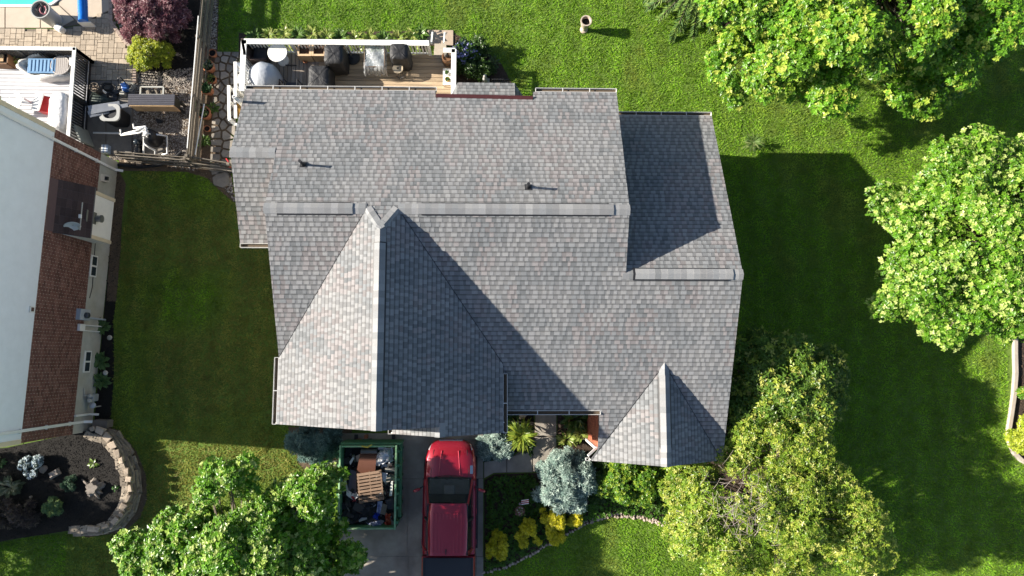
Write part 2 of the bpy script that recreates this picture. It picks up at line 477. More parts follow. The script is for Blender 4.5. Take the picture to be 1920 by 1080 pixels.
house = thing('house', 'brick and siding house under a big grey and rose shingle roof with cross gables', 'house', (0, 2.5, 0))
mb = MB()
for k, (f, up, polys) in FACES.items():
    for pl in polys: mb.slab3([(x, y, f(x, y) - .004) for x, y in pl], .09)
roof = mb.build('roof', M_deckply, house)

PAL = [(.203, .203, .204), (.186, .190, .193), (.219, .218, .216), (.165, .171, .175), (.211, .197, .195)]
def shingles():
    allp = []
    for fi, (key, (f, up, polys)) in enumerate(FACES.items()):
        p = PM if abs(up[1]) else PG
        e = .143 * math.cos(math.atan(p))
        ux, uy = -up[1], up[0]
        al = [q for pl in polys for q in pl]
        vmin = min(x * up[0] + y * up[1] for x, y in al); vmax = max(x * up[0] + y * up[1] for x, y in al)
        umin = min(x * ux + y * uy for x, y in al); umax = max(x * ux + y * uy for x, y in al)
        k = 0; v = vmin
        while v < vmax:
            u = umin - rnd.random() * .3; tab = rnd.random() < .5
            sw = rnd.random() * 50
            while u < umax:
                wd = rnd.choice((.08, .10, .12, .14, .17)) if tab else rnd.choice((.06, .08, .11, .14, .18))
                q = [(u, v), (u + wd, v), (u + wd, v + e), (u, v + e)]
                q = [(a * ux + b * up[0], a * uy + b * up[1]) for a, b in q]
                cx = sum(t[0] for t in q) / 4; cy = sum(t[1] for t in q) / 4
                n1 = float(vnoise(np.array([cx]), np.array([cy]), 1.6 if abs(up[1]) else 1.2, fi)[0])
                n2 = float(vnoise(np.array([cx * (2.2 if abs(up[1]) else .9)]), np.array([cy * (.9 if abs(up[1]) else 2.2)]), 1.1, fi + 20)[0])
                r = rnd.random()
                if n2 > .60 and r < .55: c = PAL[4]
                elif n1 > .56: c = PAL[1] if r < .6 else PAL[3]
                elif n1 < .38: c = PAL[0] if r < .55 else PAL[2]
                else: c = PAL[rnd.choice((0, 0, 1, 2))]
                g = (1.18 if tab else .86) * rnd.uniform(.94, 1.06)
                c = tuple(t * g for t in c)
                for pl in polys:
                    cp = clip_convex(q, pl)
                    if len(cp) < 3: continue
                    ar = abs(sum(cp[i - 1][0] * cp[i][1] - cp[i][0] * cp[i - 1][1] for i in range(len(cp)))) / 2
                    if ar < 2e-4: continue
                    allp.append((cp, f, up, v, e, tab, c, ar > .98 * wd * e and tab))
                u += wd; tab = not tab
            v += e; k += 1
    return allp
def put_shingle(mb, s):
    cp, f, up, v, e, tab, c, _ = s
    a = sum(cp[i - 1][0] * cp[i][1] - cp[i][0] * cp[i - 1][1] for i in range(len(cp)))
    if a < 0: cp = cp[::-1]
    n = len(cp); top = []; bot = []
    for x, y in cp:
        t = (x * up[0] + y * up[1] - v) / e
        z = f(x, y)
        top.append((x, y, z + .004 + (1 - t) * (.014 if tab else .007))); bot.append((x, y, z - .002))
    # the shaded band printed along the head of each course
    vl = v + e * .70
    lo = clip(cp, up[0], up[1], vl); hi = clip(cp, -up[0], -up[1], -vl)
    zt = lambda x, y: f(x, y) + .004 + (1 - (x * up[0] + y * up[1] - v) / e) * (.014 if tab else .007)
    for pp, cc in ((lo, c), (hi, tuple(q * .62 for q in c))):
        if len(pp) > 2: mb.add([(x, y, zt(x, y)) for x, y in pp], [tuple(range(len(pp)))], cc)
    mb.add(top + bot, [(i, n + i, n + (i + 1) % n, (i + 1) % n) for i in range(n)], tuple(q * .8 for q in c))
SH = shingles()
cam_p = Vector((0, 0, HCAM))
order = sorted([i for i, s in enumerate(SH) if s[7]], key=lambda i: (Vector((*SH[i][0][0], SH[i][1](*SH[i][0][0]))) - cam_p).length)
near = set(order[:300])
for i in order[:300]:
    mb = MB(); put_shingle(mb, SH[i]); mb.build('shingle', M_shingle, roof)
mb = MB()
for i, s in enumerate(SH):
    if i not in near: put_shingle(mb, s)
mb.build('shingle_field', M_shingle, roof, kind='stuff')

def caps(a, b, sl, vents=(), n0=0):
    """overlapping cap shingles along a ridge or hip from a to b; sl = side slopes (left, right) as plan normals with drop"""
    a, b = Vector(a), Vector(b); d = (b - a); ln = d.length; d.normalize()
    h = Vector((d.x, d.y, 0)).normalized(); s = Vector((-h.y, h.x, 0))
    for (t0, t1) in vents:
        p0, p1 = a + d * t0, a + d * t1
        ring = lambda p: [p + s * .185 + Vector((0, 0, -.185 * sl[0] + .005)), p + s * .185 + Vector((0, 0, -.185 * sl[0] + .05)), p + Vector((0, 0, .06)),
                          p - s * .185 + Vector((0, 0, -.185 * sl[1] + .05)), p - s * .185 + Vector((0, 0, -.185 * sl[1] + .005))]
        MB().loft([ring(p0), ring(p1)]).build('ridge_vent', M_black, roof)
    t = 0.; ex = .19
    while t < ln:
        t2 = min(ln, t + ex + .03)
        up = .058 if any(t0 - .02 <= t + ex / 2 <= t1 + .02 for t0, t1 in vents) else .022
        p0, p1 = a + d * t, a + d * t2
        hw = .155
        R_ = []
        for p, dz in ((p0, up + .008), (p1, up)):
            R_.append([p + s * hw + Vector((0, 0, -hw * sl[0] + dz - .014)), p + s * hw + Vector((0, 0, -hw * sl[0] + dz)), p + Vector((0, 0, dz + .004)),
                       p - s * hw + Vector((0, 0, -hw * sl[1] + dz)), p - s * hw + Vector((0, 0, -hw * sl[1] + dz - .014))])
        c = PAL[rnd.choice((0, 0, 2, 1))]; g = rnd.uniform(.98, 1.38)
        MB().loft(R_, tuple(v * g for v in c)).build('ridge_cap', M_shingle, roof)
        t += ex
X = lambda px, py, z: P(px, py, z).x
vt = lambda x: x - XL
caps((XL - .03, YR, ZR), (XG - dgx, YR, ZR), (PM, PM), [(X(521, 392, 6) - XL, X(658, 392, 6) - XL)])
caps((XG + dgx, YR, ZR), (XR_ + .02, YR, ZR), (PM, PM), [(X(790, 392, 6) - XG - dgx, X(1142, 392, 6) - XG - dgx)])
caps((XR_ - .1, YW, ZW), (XWR + .02, YW, ZW), (PM, PM), [(X(1187, 517, 5.26) - XR_ + .1, X(1366, 517, 5.26) - XR_ + .1)])
caps((XLW - .02, YLW, ZLW), (XL - .02, YLW, ZLW), (PM, PM))
caps((*APX, ZG), (XG, YGF - .01, ZG), (PG, PG), [(.35, 4.9)])
caps((XG - dgx, YR, ZR), (*APX, ZG), (.2, .75)); caps((XG + dgx, YR, ZR), (*APX, ZG), (.75, .2))
caps((XF, yft + .05, ZF), (XF, YFF - .01, ZF), (PG, PG), [(.45, 2.55)])
caps((XB, YGF + .12, ZBP), (XB, YBF - .01, ZBP), (PG, PG))
# valleys: dark metal lines under the shingles
for a, b, f in (((XG - dgx, YR), (xgl, ygl), fF), ((XG + dgx, YR), (xgr, ygr), fF), ((XF, yft), (XFL, yfl), fF), ((XF, yft), (XWR, yv(fFR(XWR, 0))), fF)):
    MB().beam((*a, f(*a) + .02), (*b, f(*b) + .02), .012, .008).build('valley_flashing', M_dark, roof)

def gutter(x0, y0, x1, y1, z, side, hang=.75):
    """open white trough outside the eave line from (x0,y0) to (x1,y1); side = outward plan direction"""
    a, b = Vector((x0, y0, z)), Vector((x1, y1, z)); o = Vector((*side, 0)); mb = MB()
    w_ = .12
    mb.beam(a + o * w_ + Vector((0, 0, -.05)), b + o * w_ + Vector((0, 0, -.05)), .013, .11)
    mb.beam(a + o * .06 + Vector((0, 0, -.105)), b + o * .06 + Vector((0, 0, -.105)), w_ + .02, .012)
    mb.beam(a + o * .0 + Vector((0, 0, -.05)), b + o * .0 + Vector((0, 0, -.05)), .015, .1)
    d = (b - a); n = max(1, int(d.length / hang))
    for p in (a, b): mb.beam(p + Vector((0, 0, -.05)), p + o * w_ + Vector((0, 0, -.05)), .015, .11)
    MB().beam(a + o * .06 + Vector((0, 0, -.09)), b + o * .06 + Vector((0, 0, -.09)), w_ - .02, .012).build('gutter_silt', mat('gutter_silt', (.10, .075, .05), .95, .3, 20), house)
    for i in range(1, n): mb.beam(a + d * (i / n), a + d * (i / n) + o * w_, .025, .012)
    mb.build('gutter', mat('gutter_white', (.56, .55, .52), .5, .15, 6, .05), house)
gutter(XLW, YEB + .01, -1.93, YEB + .01, fB(0, YEB) - .0, (0, 1))
gutter(1.2, YEB + .01, XR_, YEB + .01, fB(0, YEB), (0, 1))
gutter(XR_ + .05, YEW + .01, XWR, YEW + .01, fW(0, YEW), (0, 1))
gutter(XLW, 3.57, XL - .1, 3.57, fLW(0, 3.58), (0, -1))
gutter(xgr + .1, YEE - .01, XC + .02, YEE - .01, fF(0, YEE), (0, -1))
gutter(xgl - .01, ygl, xgl - .01, YGF, fGL(xgl, 0), (-1, 0))
gutter(xgr + .01, ygr - .3, xgr + .01, YBF, fGR(xgr, 0), (1, 0))
gutter(-3.1, YGF, -3.1, YBF, fBL(-3.1, 0), (-1, 0))
gutter(XFL - .01, yfl + .08, XFL - .01, YFF, fFL(XFL, 0), (-1, 0))
gutter(XFR + .01, yv(fFR(XFR, 0)) + .12, XFR + .01, YFF, fFR(XFR, 0), (1, 0))
# rake boards
def rake(pts, dx):
    mb = MB()
    for a, b in zip(pts, pts[1:]):
        mb.beam(Vector(a) + Vector((0, 0, -.11)), Vector(b) + Vector((0, 0, -.11)), .03, .17)
    mb.build('rake_board', M_fascia, house)
def rk(f, x0, y0, x1, y1, ox=0, oy=0): return [(x0 + ox, y0 + oy, f(x0, y0)), (x1 + ox, y1 + oy, f(x1, y1))]
for f, a in ((fB, (XR_, YEB, XR_, YR)), (fF, (XR_, YR, XR_, YW)), (fW, (XWR, YEW, XWR, YW)), (fF, (XWR, YW, XWR, yv(fFR(XWR, 0)))), (fB, (XLW, YEB, XLW, YLW)),
             (fLW, (XLW, YLW, XLW, 3.58)), (fF, (XL, YR, XL, ygl)), (fB, (XL, YR, XL, YLW))):
    rake(rk(f, *a, ox=-.03 if a[0] > 0 else .03), 0)
for f, a in ((fGL, (xgl, YGF, XG, YGF)), (fGR, (XG, YGF, xgr, YGF)), (fBL, (-3.1, YBF, XB, YBF)), (fGR, (XB, YBF, xgr, YBF)), (fFL, (XFL, YFF, XF, YFF)), (fFR, (XF, YFF, XFR, YFF))):
    rake(rk(f, *a, oy=.03), 0)
# dark red metal strip bared on the rear eave and the little rear bay roof
MB().beam((-1.93, YNB + .03, fB(0, YNB) + .03), (1.1, YNB - .02, fB(0, YNB) + .04), .12, .03).build('metal_flashing', mat('dark_red_metal', (.06, .018, .018), .4, .15, 6, .05), house)

# walls
IN = .32
mb = MB()
def wall(poly, zt): mb.prism(poly, -.2, zt)
wall([(XL + IN, 2.0), (XR_ - IN, 2.0), (XR_ - IN, YEB - IN), (XL + IN, YEB - IN)], fB(0, YEB - IN) - .12)
wall([(XLW + IN, 3.9), (XL + IN, 3.9), (XL + IN, YEB - IN - .004), (XLW + IN, YEB - IN - .004)], fLW(0, 3.9) - .12)
wall([(XR_ - IN - .05, -1.2), (XWR - IN, -1.2), (XWR - IN, YEW - IN), (XR_ - IN - .05, YEW - IN)], fW(0, YEW - IN) - .12)
wall([(XL + IN - .004, YGF + .3), (xgr - IN, YGF + .3), (xgr - IN, 2.2), (XL + IN - .004, 2.2)], fGR(xgr - IN, 0) - .12)
wall([(0, -.2), (XR_, -.2), (XR_, 2.1), (0, 2.1)], fF(0, -.2) - .14)
wall([(-2.75, YBF + .3), (xgr - IN + .004, YBF + .3), (xgr - IN + .004, YGF + .4), (-2.75, YGF + .4)], fGR(xgr - IN, 0) - .16)
mb.build('wall', M_wall, house)
mb = MB()   # gable ends
def gable(ax, c, pts, t=.1):
    for s_ in (0,):
        if ax == 'x': v = [(c, y, z) for y, z in pts] + [(c + t, y, z) for y, z in pts]
        else: v = [(x, c, z) for x, z in pts] + [(x, c + t, z) for x, z in pts]
        n = len(pts)
        mb.add(v, [tuple(range(n)), tuple(range(2 * n - 1, n - 1, -1))] + [(i, (i + 1) % n, n + (i + 1) % n, n + i) for i in range(n)])
o_ = .12
gable('x', XR_ - IN - .11, [(YEB - IN, fB(0, YEB - IN) - o_), (YR, ZR - o_), (YW - 1, fF(0, YW - 1) - o_), (YW - 1, 2.5), (YEB - IN, 2.5)])
gable('x', XL + IN + .012, [(YLW + .5, fB(0, YLW + .5) - o_), (YR, ZR - o_), (ygl + .6, fF(0, ygl + .6) - o_), (ygl + .6, 3.), (YLW + .5, 3.)])
gable('x', XLW + IN + .012, [(YEB - IN, fB(0, YEB - IN) - o_), (YLW, ZLW - o_), (3.95, fLW(0, 3.95) - o_), (3.95, 2.5), (YEB - IN, 2.5)])
gable('x', XWR - IN - .11, [(YEW - IN, fW(0, YEW - IN) - o_), (YW, ZW - o_), (-1.15, fF(0, -1.15) - o_), (-1.15, 2.), (YEW - IN, 2.)])
gable('y', YGF + .31, [(XL + IN, fGL(XL + IN, 0) - o_), (XG, ZG - o_), (xgr - IN, fGR(xgr - IN, 0) - o_), (xgr - IN, 2.5), (XL + IN, 2.5)])
gable('y', YBF + .31, [(-2.73, fBL(-2.73, 0) - o_), (XB, ZBP - o_), (xgr - IN, fGR(xgr - IN, 0) - o_), (xgr - IN, 3.), (-2.73, 3.)])
gable('y', YFF + .31, [(3.3, fFL(3.3, 0) - o_), (XF, ZF - o_), (XWR - IN, fFR(XWR - IN, 0) - o_), (XWR - IN, 2.), (3.3, 2.)])
mb.build('gable_wall', M_wall, house)

def bricks(name, parent, org, ux, length, z0, zt, nrm, cols, bl=.20, bh=.057, mj=.014, skip=()):
    """running bond of single bricks; zt = height or function of distance"""
    mb = MB(); ux, nrm = Vector(ux), Vector(nrm); k = 0; z = z0
    zf = zt if callable(zt) else (lambda s: zt)
    while z < (zt if not callable(zt) else 20):
        s = -(bl + mj) / 2 * (k % 2); any_ = False
        while s < length:
            a, b = max(s, 0), min(s + bl, length); m_ = (a + b) / 2
            if b - a > .03 and z + bh <= zf(m_):
                any_ = True
                if not any(q[0] < m_ < q[1] and q[2] < z < q[3] for q in skip):
                    p = Vector(org) + ux * m_ + Vector((0, 0, z + bh / 2)) + nrm * rnd.uniform(.0, .003)
                    c = rnd.choice(cols); g = rnd.uniform(.75, 1.2)
                    hx = ux * (b - a) / 2; hz = Vector((0, 0, bh / 2)); o1 = nrm * .012
                    v = [p - hx - hz + o1, p + hx - hz + o1, p + hx + hz + o1, p - hx + hz + o1, p - hx - hz, p + hx - hz, p + hx + hz, p - hx + hz]
                    mb.add(v, [(0, 1, 2, 3), (4, 5, 1, 0), (5, 6, 2, 1), (6, 7, 3, 2), (7, 4, 0, 3)], tuple(t * g for t in c))
            s += bl + mj
        if callable(zt) and not any_: break
        z += bh + mj; k += 1
    return mb.build(name, M_brick, parent, kind='stuff')

# front wing brick wall beside the entry (faces the walk) with its downspout
RB = [(.36, .105, .055), (.40, .125, .065), (.32, .09, .05), (.42, .15, .08)]
XWF = 3.26
MB().bz(XWF, XWR - IN, YFF + .32, -1.25, -.2, fFL(XWF, 0) - .16).build('wing_wall', M_mortar, house)
bricks('brickwork', house, (XWF, -1.22, .02), (0, -1, 0), 1.64, 0, fFL(XWF, 0) - .2, (-1, 0, 0), RB)
mb = MB()
mb.beam((XFL - .05, YFF + .14, 2.74), (XWF - .06, YFF + .36, 2.6), .07, .06); mb.beam((XWF - .06, YFF + .36, 2.62), (XWF - .06, YFF + .36, .2), .085, .07, up=(1, 0, 0))
mb.beam((XWF - .06, YFF + .36, .22), (XWF - .3, YFF + .42, .05), .075, .06)
mb.build('downspout', M_white, house)
mb = MB()
mb.beam((xgr + .07, YBF + .1, 4.05), (xgr - IN + .05, YBF + .36, 3.75), .07, .06); mb.beam((xgr - IN + .05, YBF + .36, 3.75), (xgr - IN + .05, YBF + .36, .1), .07, .06)
mb.build('downspout', M_white, house)

# garage doors, front door and windows
def panel_door(x0, x1, y, z1):
    d = MB().bz(x0, x1, y - .03, y + .02, .03, z1).build('garage_door', M_white_wood, house)
    for i in range(4):
        for j in range(4):
            cx = x0 + (x1 - x0) * (j + .5) / 4; cz = .05 + (z1 - .05) * (i + .5) / 4
            MB().bz(cx - (x1 - x0) / 9.5, cx + (x1 - x0) / 9.5, y - .045, y - .031, cz - z1 / 10, cz + z1 / 10).build('panel', M_white_wood, d)
panel_door(-5.7, -3.2, YGF + .29, 2.2)
panel_door(-2.5, -.4, YBF + .29, 2.2)
d = MB().bz(1.0, 1.95, -.26, -.2, .05, 2.1).build('front_door', mat('door_red', (.2, .03, .03), .5), house)
MB().bz(1.82, 1.87, -.32, -.26, 1.0, 1.1).build('handle', M_dark, d)
M_glass = mat('window_glass', (.03, .04, .05), .05, 0, bump=0, spec=.6)
def window(c, wx, hz, nrm):
    n = Vector(nrm); s = Vector((-n.y, n.x, 0)); c = Vector(c)
    m1 = MB()
    for k in (-1, 1):
        m1.beam(c + s * (k * wx / 2) - Vector((0, 0, hz / 2)), c + s * (k * wx / 2) + Vector((0, 0, hz / 2)), .07, .07, up=tuple(n))
        m1.beam(c - s * wx / 2 + Vector((0, 0, k * hz / 2)), c + s * wx / 2 + Vector((0, 0, k * hz / 2)), .07, .07)
    m1.beam(c - s * wx / 2, c + s * wx / 2, .05, .05)
    wn = m1.build('window', M_white_wood, house)
    for k in (-1, 1): MB().box(tuple(c + Vector((0, 0, k * hz / 4)) - n * .01), (wx * abs(s.x) + .01, wx * abs(s.y) + .01, hz / 2 - .03)).build('pane', M_glass, wn)
for y in (5, 7): window((XLW + IN - .03, y, 1.7), .9, 1.2, (-1, 0, 0))
for y in (0.5, 4.5, 6.5): window((XWR - IN + .03, y, 1.6), .9, 1.2, (1, 0, 0))
window((5.1, YFF + .29, 1.5), 1.6, 1.3, (0, -1, 0))
for x in (-5, -2.8): window((x, YEB - IN + .04, 2.0), 1.2, 1.3, (0, 1, 0))
window((5.4, YEW - IN + .04, 1.6), 1.2, 1.2, (0, 1, 0))

# rear bay with its own little hip roof
bz = 2.75
bo = [P(858, 155, bz), P(965, 155, bz), P(1003, 181, bz), P(828, 181, bz)]
y_in = YEB - IN; zi = 3.35
bi = [Vector((-1.15, y_in + .2, zi)), Vector((.5, y_in + .2, zi))]
mb = MB()
bx0, bx1, by = bo[0].x, bo[1].x, bo[0].y
fY = lambda x, y: bz + (by - y) * (zi - bz) / (by - y_in)
BAYF = (fY, (0, -1), [[(bx0, by), (bx1, by), (bx1, y_in), (bx0, y_in)]])
mb.slab3([(bx0, by, bz), (bx1, by, bz), (bx1, y_in, zi), (bx0, y_in, zi)], .08)
mb.slab3([(bx1, by, bz), (bx1 + .75, y_in, bz), (bx1, y_in, zi)], .08); mb.slab3([(bx0, by, bz), (bx0 - .6, y_in, bz), (bx0, y_in, zi)], .08)
bay = mb.build('bay_roof', M_deckply, house)
def small_roof(key, f, up, polys, parent):
    global FACES
    old = FACES; FACES = {key: (f, up, polys)}; s = shingles(); FACES = old
    mb = MB()
    for q in s: put_shingle(mb, q)
    mb.build('shingle_field', M_shingle, parent, kind='stuff')
small_roof('bay', *BAYF, bay)
sl = (zi - bz) / .75
small_roof('bayr', lambda x, y: zi - (x - bx1) * (zi - bz) / .75, (-1, 0), [[(bx1, by), (bx1 + .75, y_in), (bx1, y_in)]], bay) if False else None
fS = lambda x, y: bz + ((bx1 + .75 - x) - (y - y_in) * .75 / (by - y_in)) * (zi - bz) / .75
small_roof('bay_side', fS, (-1, 0), [[(bx1, by), (bx1 + .75, y_in), (bx1, y_in)]], bay)
fS2 = lambda x, y: bz + ((x - bx0 + .6) - (y - y_in) * .6 / (by - y_in)) * (zi - bz) / .6
small_roof('bay_side', fS2, (1, 0), [[(bx0, by), (bx0 - .6, y_in), (bx0, y_in)]], bay)
MB().prism([(bx0 + .1, by - .2), (bx1 - .1, by - .2), (bx1 + .3, y_in - .05), (bx0 - .25, y_in - .05)], -.1, bz - .1).build('bay_wall', M_wall, house)

# roof pipes
def vent_pipe(px, py, f):
    # base on the slope
    for z in np.linspace(3, 6.3, 400):
        q = P(px, py, z)
        if q.z >= f(q.x, q.y): break
    m1 = MB().lathe([(.08, -.05), (.07, .05), (.04, .1), (.035, .36), (.045, .36), (.045, .4), (.03, .4)], q, 14); r = m1.build('vent_pipe', M_black, roof, smooth=True, sharp=40)
    MB().box((q.x, q.y, q.z + .015), (.2, .2, .012), 0, None, ('X', math.atan(-PM))).build('flashing', M_dark, r)
vent_pipe(569, 309, fB); vent_pipe(990, 351, fB)
MB().lathe([(.05, 0), (.05, 2.9), (.055, 2.9), (.055, 3.15), (.035, 3.15), (.035, 2.9)], (XLW - .12, P(447, 187, 4.6).y, 1.7), 14).build('exhaust_pipe', M_white, house, smooth=True, sharp=40)

# ------------------------------------------------------------------ vegetation
def rosette(pos, axis, k, ln, wd, cols, rg, tilt=(-.15, .5), var=.25):
    """k leaves radiating round axis at each pos"""
    n = len(pos); axis = unit(axis)
    ref = unit(np.cross(axis, rg.normal(size=(n, 3)))); ref2 = np.cross(axis, ref)
    T, C = [], []
    a0 = rg.random(n) * 6.28; sz = rg.uniform(.55, 1.3, n)
    for i in range(k):
        a = a0 + 6.283 * i / k + rg.normal(0, .25, n); t = rg.uniform(tilt[0], tilt[1], n)[:, None]
        d = unit(ref * np.cos(a)[:, None] + ref2 * np.sin(a)[:, None] + axis * t)
        l = ln * sz * rg.uniform(.75, 1.2, n); wv = wd * sz * rg.uniform(.75, 1.2, n)
        T.append(leaf_tris(pos + rg.normal(0, ln * .12, (n, 3)), d, axis, l, wv))
        c = cols * rg.uniform(1 - var, 1 + var, (n, 1)); C.append(np.concatenate([c, c]))
    return np.concatenate(T), np.concatenate(C)

def pick(rg, n, pal, w=None):
    pal = np.array(pal); return pal[rg.choice(len(pal), n, p=w)]

def lobes(rg, C, R, nl, lr, zmin=-.2, shell=.55):
    d = rg.normal(size=(nl * 3, 3)); d = unit(d); d = d[d[:, 2] > zmin][:nl]
    f = rg.uniform(shell, 1., len(d)) ** .6 * rg.choice([.92, 1., 1.1], len(d))
    return np.array(C) + d * np.array(R) * f[:, None], lr * rg.uniform(.45, 1.3, len(d)), d

def crown_mesh(rg, lob, npl, leaf, pal, tip_pal, tipw, k=6, flat=.7, tilt=(-.2, .45), m=None, upb=.45, gain=1.45):
    Ls, rs, ds = lob; n = len(Ls)
    idx = rg.choice(n, n * npl, p=rs ** 2 / (rs ** 2).sum())
    d2 = unit(rg.normal(size=(len(idx), 3)) + .5 * ds[idx] + np.array([-.12, 0, upb]))
    rad = rs[idx] * rg.uniform(.35, 1.08, len(idx)) ** .6
    st_ = rg.uniform(.9, 1.5, n)[idx]; az = rg.normal(0, .5, (n, 3))[idx]; ax0 = unit(ds[idx] + az)
    pr = (d2 * ax0).sum(1, keepdims=True)
    d3 = d2 + ax0 * pr * (st_ - 1)[:, None]
    pos = Ls[idx] + d3 * rad[:, None] * np.array([1, 1, flat])
    hue = rg.uniform(.82, 1.18, n)[idx]
    cols = pick(rg, len(idx), pal) * hue[:, None]
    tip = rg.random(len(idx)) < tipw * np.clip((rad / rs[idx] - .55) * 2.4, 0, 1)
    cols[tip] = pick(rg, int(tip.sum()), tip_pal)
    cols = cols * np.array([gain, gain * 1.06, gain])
    ax = d2 * .5 + np.array([-.15, 0, .8]) + rg.normal(0, .25, d2.shape)
    return pos, rosette(pos, ax, k, leaf[0], leaf[1], cols, rg, tilt)

def branches(mb, rg, base, top, lob, r0, sub=3):
    base, top = Vector(base), Vector(top)
    mid = base.lerp(top, .5) + Vector((rg.normal(0, .1), rg.normal(0, .1), 0))
    mb.tube([base - Vector((0, 0, .1)), base + Vector((0, 0, .15)), mid, top], r0 * 1.15, 10, r0 * .3)
    for q, r, d in zip(*lob):
        t = rg.uniform(.3, .95); s = (base.lerp(mid, t * 2) if t < .5 else mid.lerp(top, t * 2 - 1))
        q = Vector(q); m_ = s.lerp(q, .5) + Vector((rg.normal(0, .15), rg.normal(0, .15), rg.uniform(0, .3)))
        rr = r0 * .28
        mb.tube([s, m_, q], rr, 6, rr * .3)
        for _ in range(sub):
            e = q + Vector(rg.normal(0, 1, 3)).normalized() * r * rg.uniform(.5, .9)
            mb.tube([m_.lerp(q, rg.uniform(.4, 1)), e], rr * .32, 4, rr * .08)

def tree(name, label, base, C, R, nl, lr, npl, leaf, pal, tip, tipw, seed, r0=.17, k=6, group=None, cat='tree', bark=None, zmin=-.2, extra=(), sub=3, flat=.7, trans=None, shell=.55, twigs=None):
    rg = np.random.default_rng(seed)
    t = thing(name, label, cat, (base[0], base[1], 0), group)
    lob = lobes(rg, C, R, nl, lr, zmin, shell)
    for (c2, r2, n2, lr2) in extra:
        l2 = lobes(rg, c2, r2, n2, lr2, zmin, shell); lob = tuple(np.concatenate([a, b]) for a, b in zip(lob, l2))
    mb = MB(); branches(mb, rg, (base[0], base[1], 0), (C[0], C[1], C[2] + R[2] * .35), lob, r0, sub)
    mb.build('trunk', bark or M_bark, t, smooth=True)
    pos, (T, Cc) = crown_mesh(rg, lob, npl, leaf, pal, tip, tipw, k, flat)
    keep = np.repeat(T[:, :, 2].min(1) > .12, 1); T, Cc = T[keep], Cc[keep]
    tri_mesh('crown', T, Cc, M_leaf, t)
    if twigs:
        c2, r2, n2 = twigs; mb = MB()
        for _ in range(n2):
            q = Vector(c2) + Vector((rg.normal(0, r2), rg.normal(0, r2 * .8), rg.normal(0, .15))); d = Vector((rg.normal(0, 1), rg.normal(0, 1), rg.uniform(.1, .7))).normalized() * rg.uniform(.25, .6)
            mb.tube([q - d * .5, q + Vector((0, 0, .05)), q + d * .5], .007, 4, .003)
        mb.build('bare_twigs', mat('grey_twig', (.26, .22, .19), .9, .2), t, kind='stuff')
    return t

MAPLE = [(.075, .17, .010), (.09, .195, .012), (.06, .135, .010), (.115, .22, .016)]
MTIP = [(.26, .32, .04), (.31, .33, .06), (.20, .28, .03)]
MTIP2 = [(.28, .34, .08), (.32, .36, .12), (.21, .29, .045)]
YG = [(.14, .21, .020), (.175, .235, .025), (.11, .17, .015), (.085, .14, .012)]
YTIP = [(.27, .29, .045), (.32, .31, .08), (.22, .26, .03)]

# top right maple
c = P(1625, 10, 5.0)
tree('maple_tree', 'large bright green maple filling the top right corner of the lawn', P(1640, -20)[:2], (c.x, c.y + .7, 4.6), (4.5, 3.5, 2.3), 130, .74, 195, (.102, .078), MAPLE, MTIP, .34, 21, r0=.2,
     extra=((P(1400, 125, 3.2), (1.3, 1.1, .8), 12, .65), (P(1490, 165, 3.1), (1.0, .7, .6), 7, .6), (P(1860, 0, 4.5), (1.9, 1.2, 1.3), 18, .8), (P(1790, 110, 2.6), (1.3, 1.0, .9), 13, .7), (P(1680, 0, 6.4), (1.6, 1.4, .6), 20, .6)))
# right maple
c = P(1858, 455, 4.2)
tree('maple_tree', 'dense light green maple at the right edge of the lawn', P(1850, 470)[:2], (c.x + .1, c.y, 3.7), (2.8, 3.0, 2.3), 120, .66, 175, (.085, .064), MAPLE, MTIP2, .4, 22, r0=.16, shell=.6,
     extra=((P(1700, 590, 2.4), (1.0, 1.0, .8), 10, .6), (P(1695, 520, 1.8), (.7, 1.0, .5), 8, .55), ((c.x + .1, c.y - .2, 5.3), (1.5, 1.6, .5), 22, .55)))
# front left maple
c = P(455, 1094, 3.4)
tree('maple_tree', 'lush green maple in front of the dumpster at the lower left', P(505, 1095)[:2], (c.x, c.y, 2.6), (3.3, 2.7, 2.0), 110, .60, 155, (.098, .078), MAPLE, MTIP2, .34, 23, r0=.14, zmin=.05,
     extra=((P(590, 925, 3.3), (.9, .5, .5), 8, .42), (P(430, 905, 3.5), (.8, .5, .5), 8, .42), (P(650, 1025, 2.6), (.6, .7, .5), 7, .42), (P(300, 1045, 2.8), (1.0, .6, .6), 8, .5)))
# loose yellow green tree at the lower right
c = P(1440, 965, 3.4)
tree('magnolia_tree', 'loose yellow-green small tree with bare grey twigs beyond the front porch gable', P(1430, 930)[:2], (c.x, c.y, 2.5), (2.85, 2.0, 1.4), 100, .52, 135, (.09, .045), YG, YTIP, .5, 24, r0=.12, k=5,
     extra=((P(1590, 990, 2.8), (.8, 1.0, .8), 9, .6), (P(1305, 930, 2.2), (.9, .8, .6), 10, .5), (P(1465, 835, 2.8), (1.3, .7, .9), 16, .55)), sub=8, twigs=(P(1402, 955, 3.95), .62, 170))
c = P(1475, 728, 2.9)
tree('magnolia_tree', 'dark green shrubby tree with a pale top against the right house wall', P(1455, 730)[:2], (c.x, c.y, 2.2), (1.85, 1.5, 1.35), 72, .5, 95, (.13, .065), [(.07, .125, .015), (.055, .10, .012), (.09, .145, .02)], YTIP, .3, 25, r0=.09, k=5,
     extra=((P(1470, 720, 3.2), (.7, .6, .5), 10, .4), (P(1405, 800, 2.6), (.5, .5, .5), 8, .4), (P(1500, 770, 2.8), (.8, .6, .5), 9, .42)), sub=4)
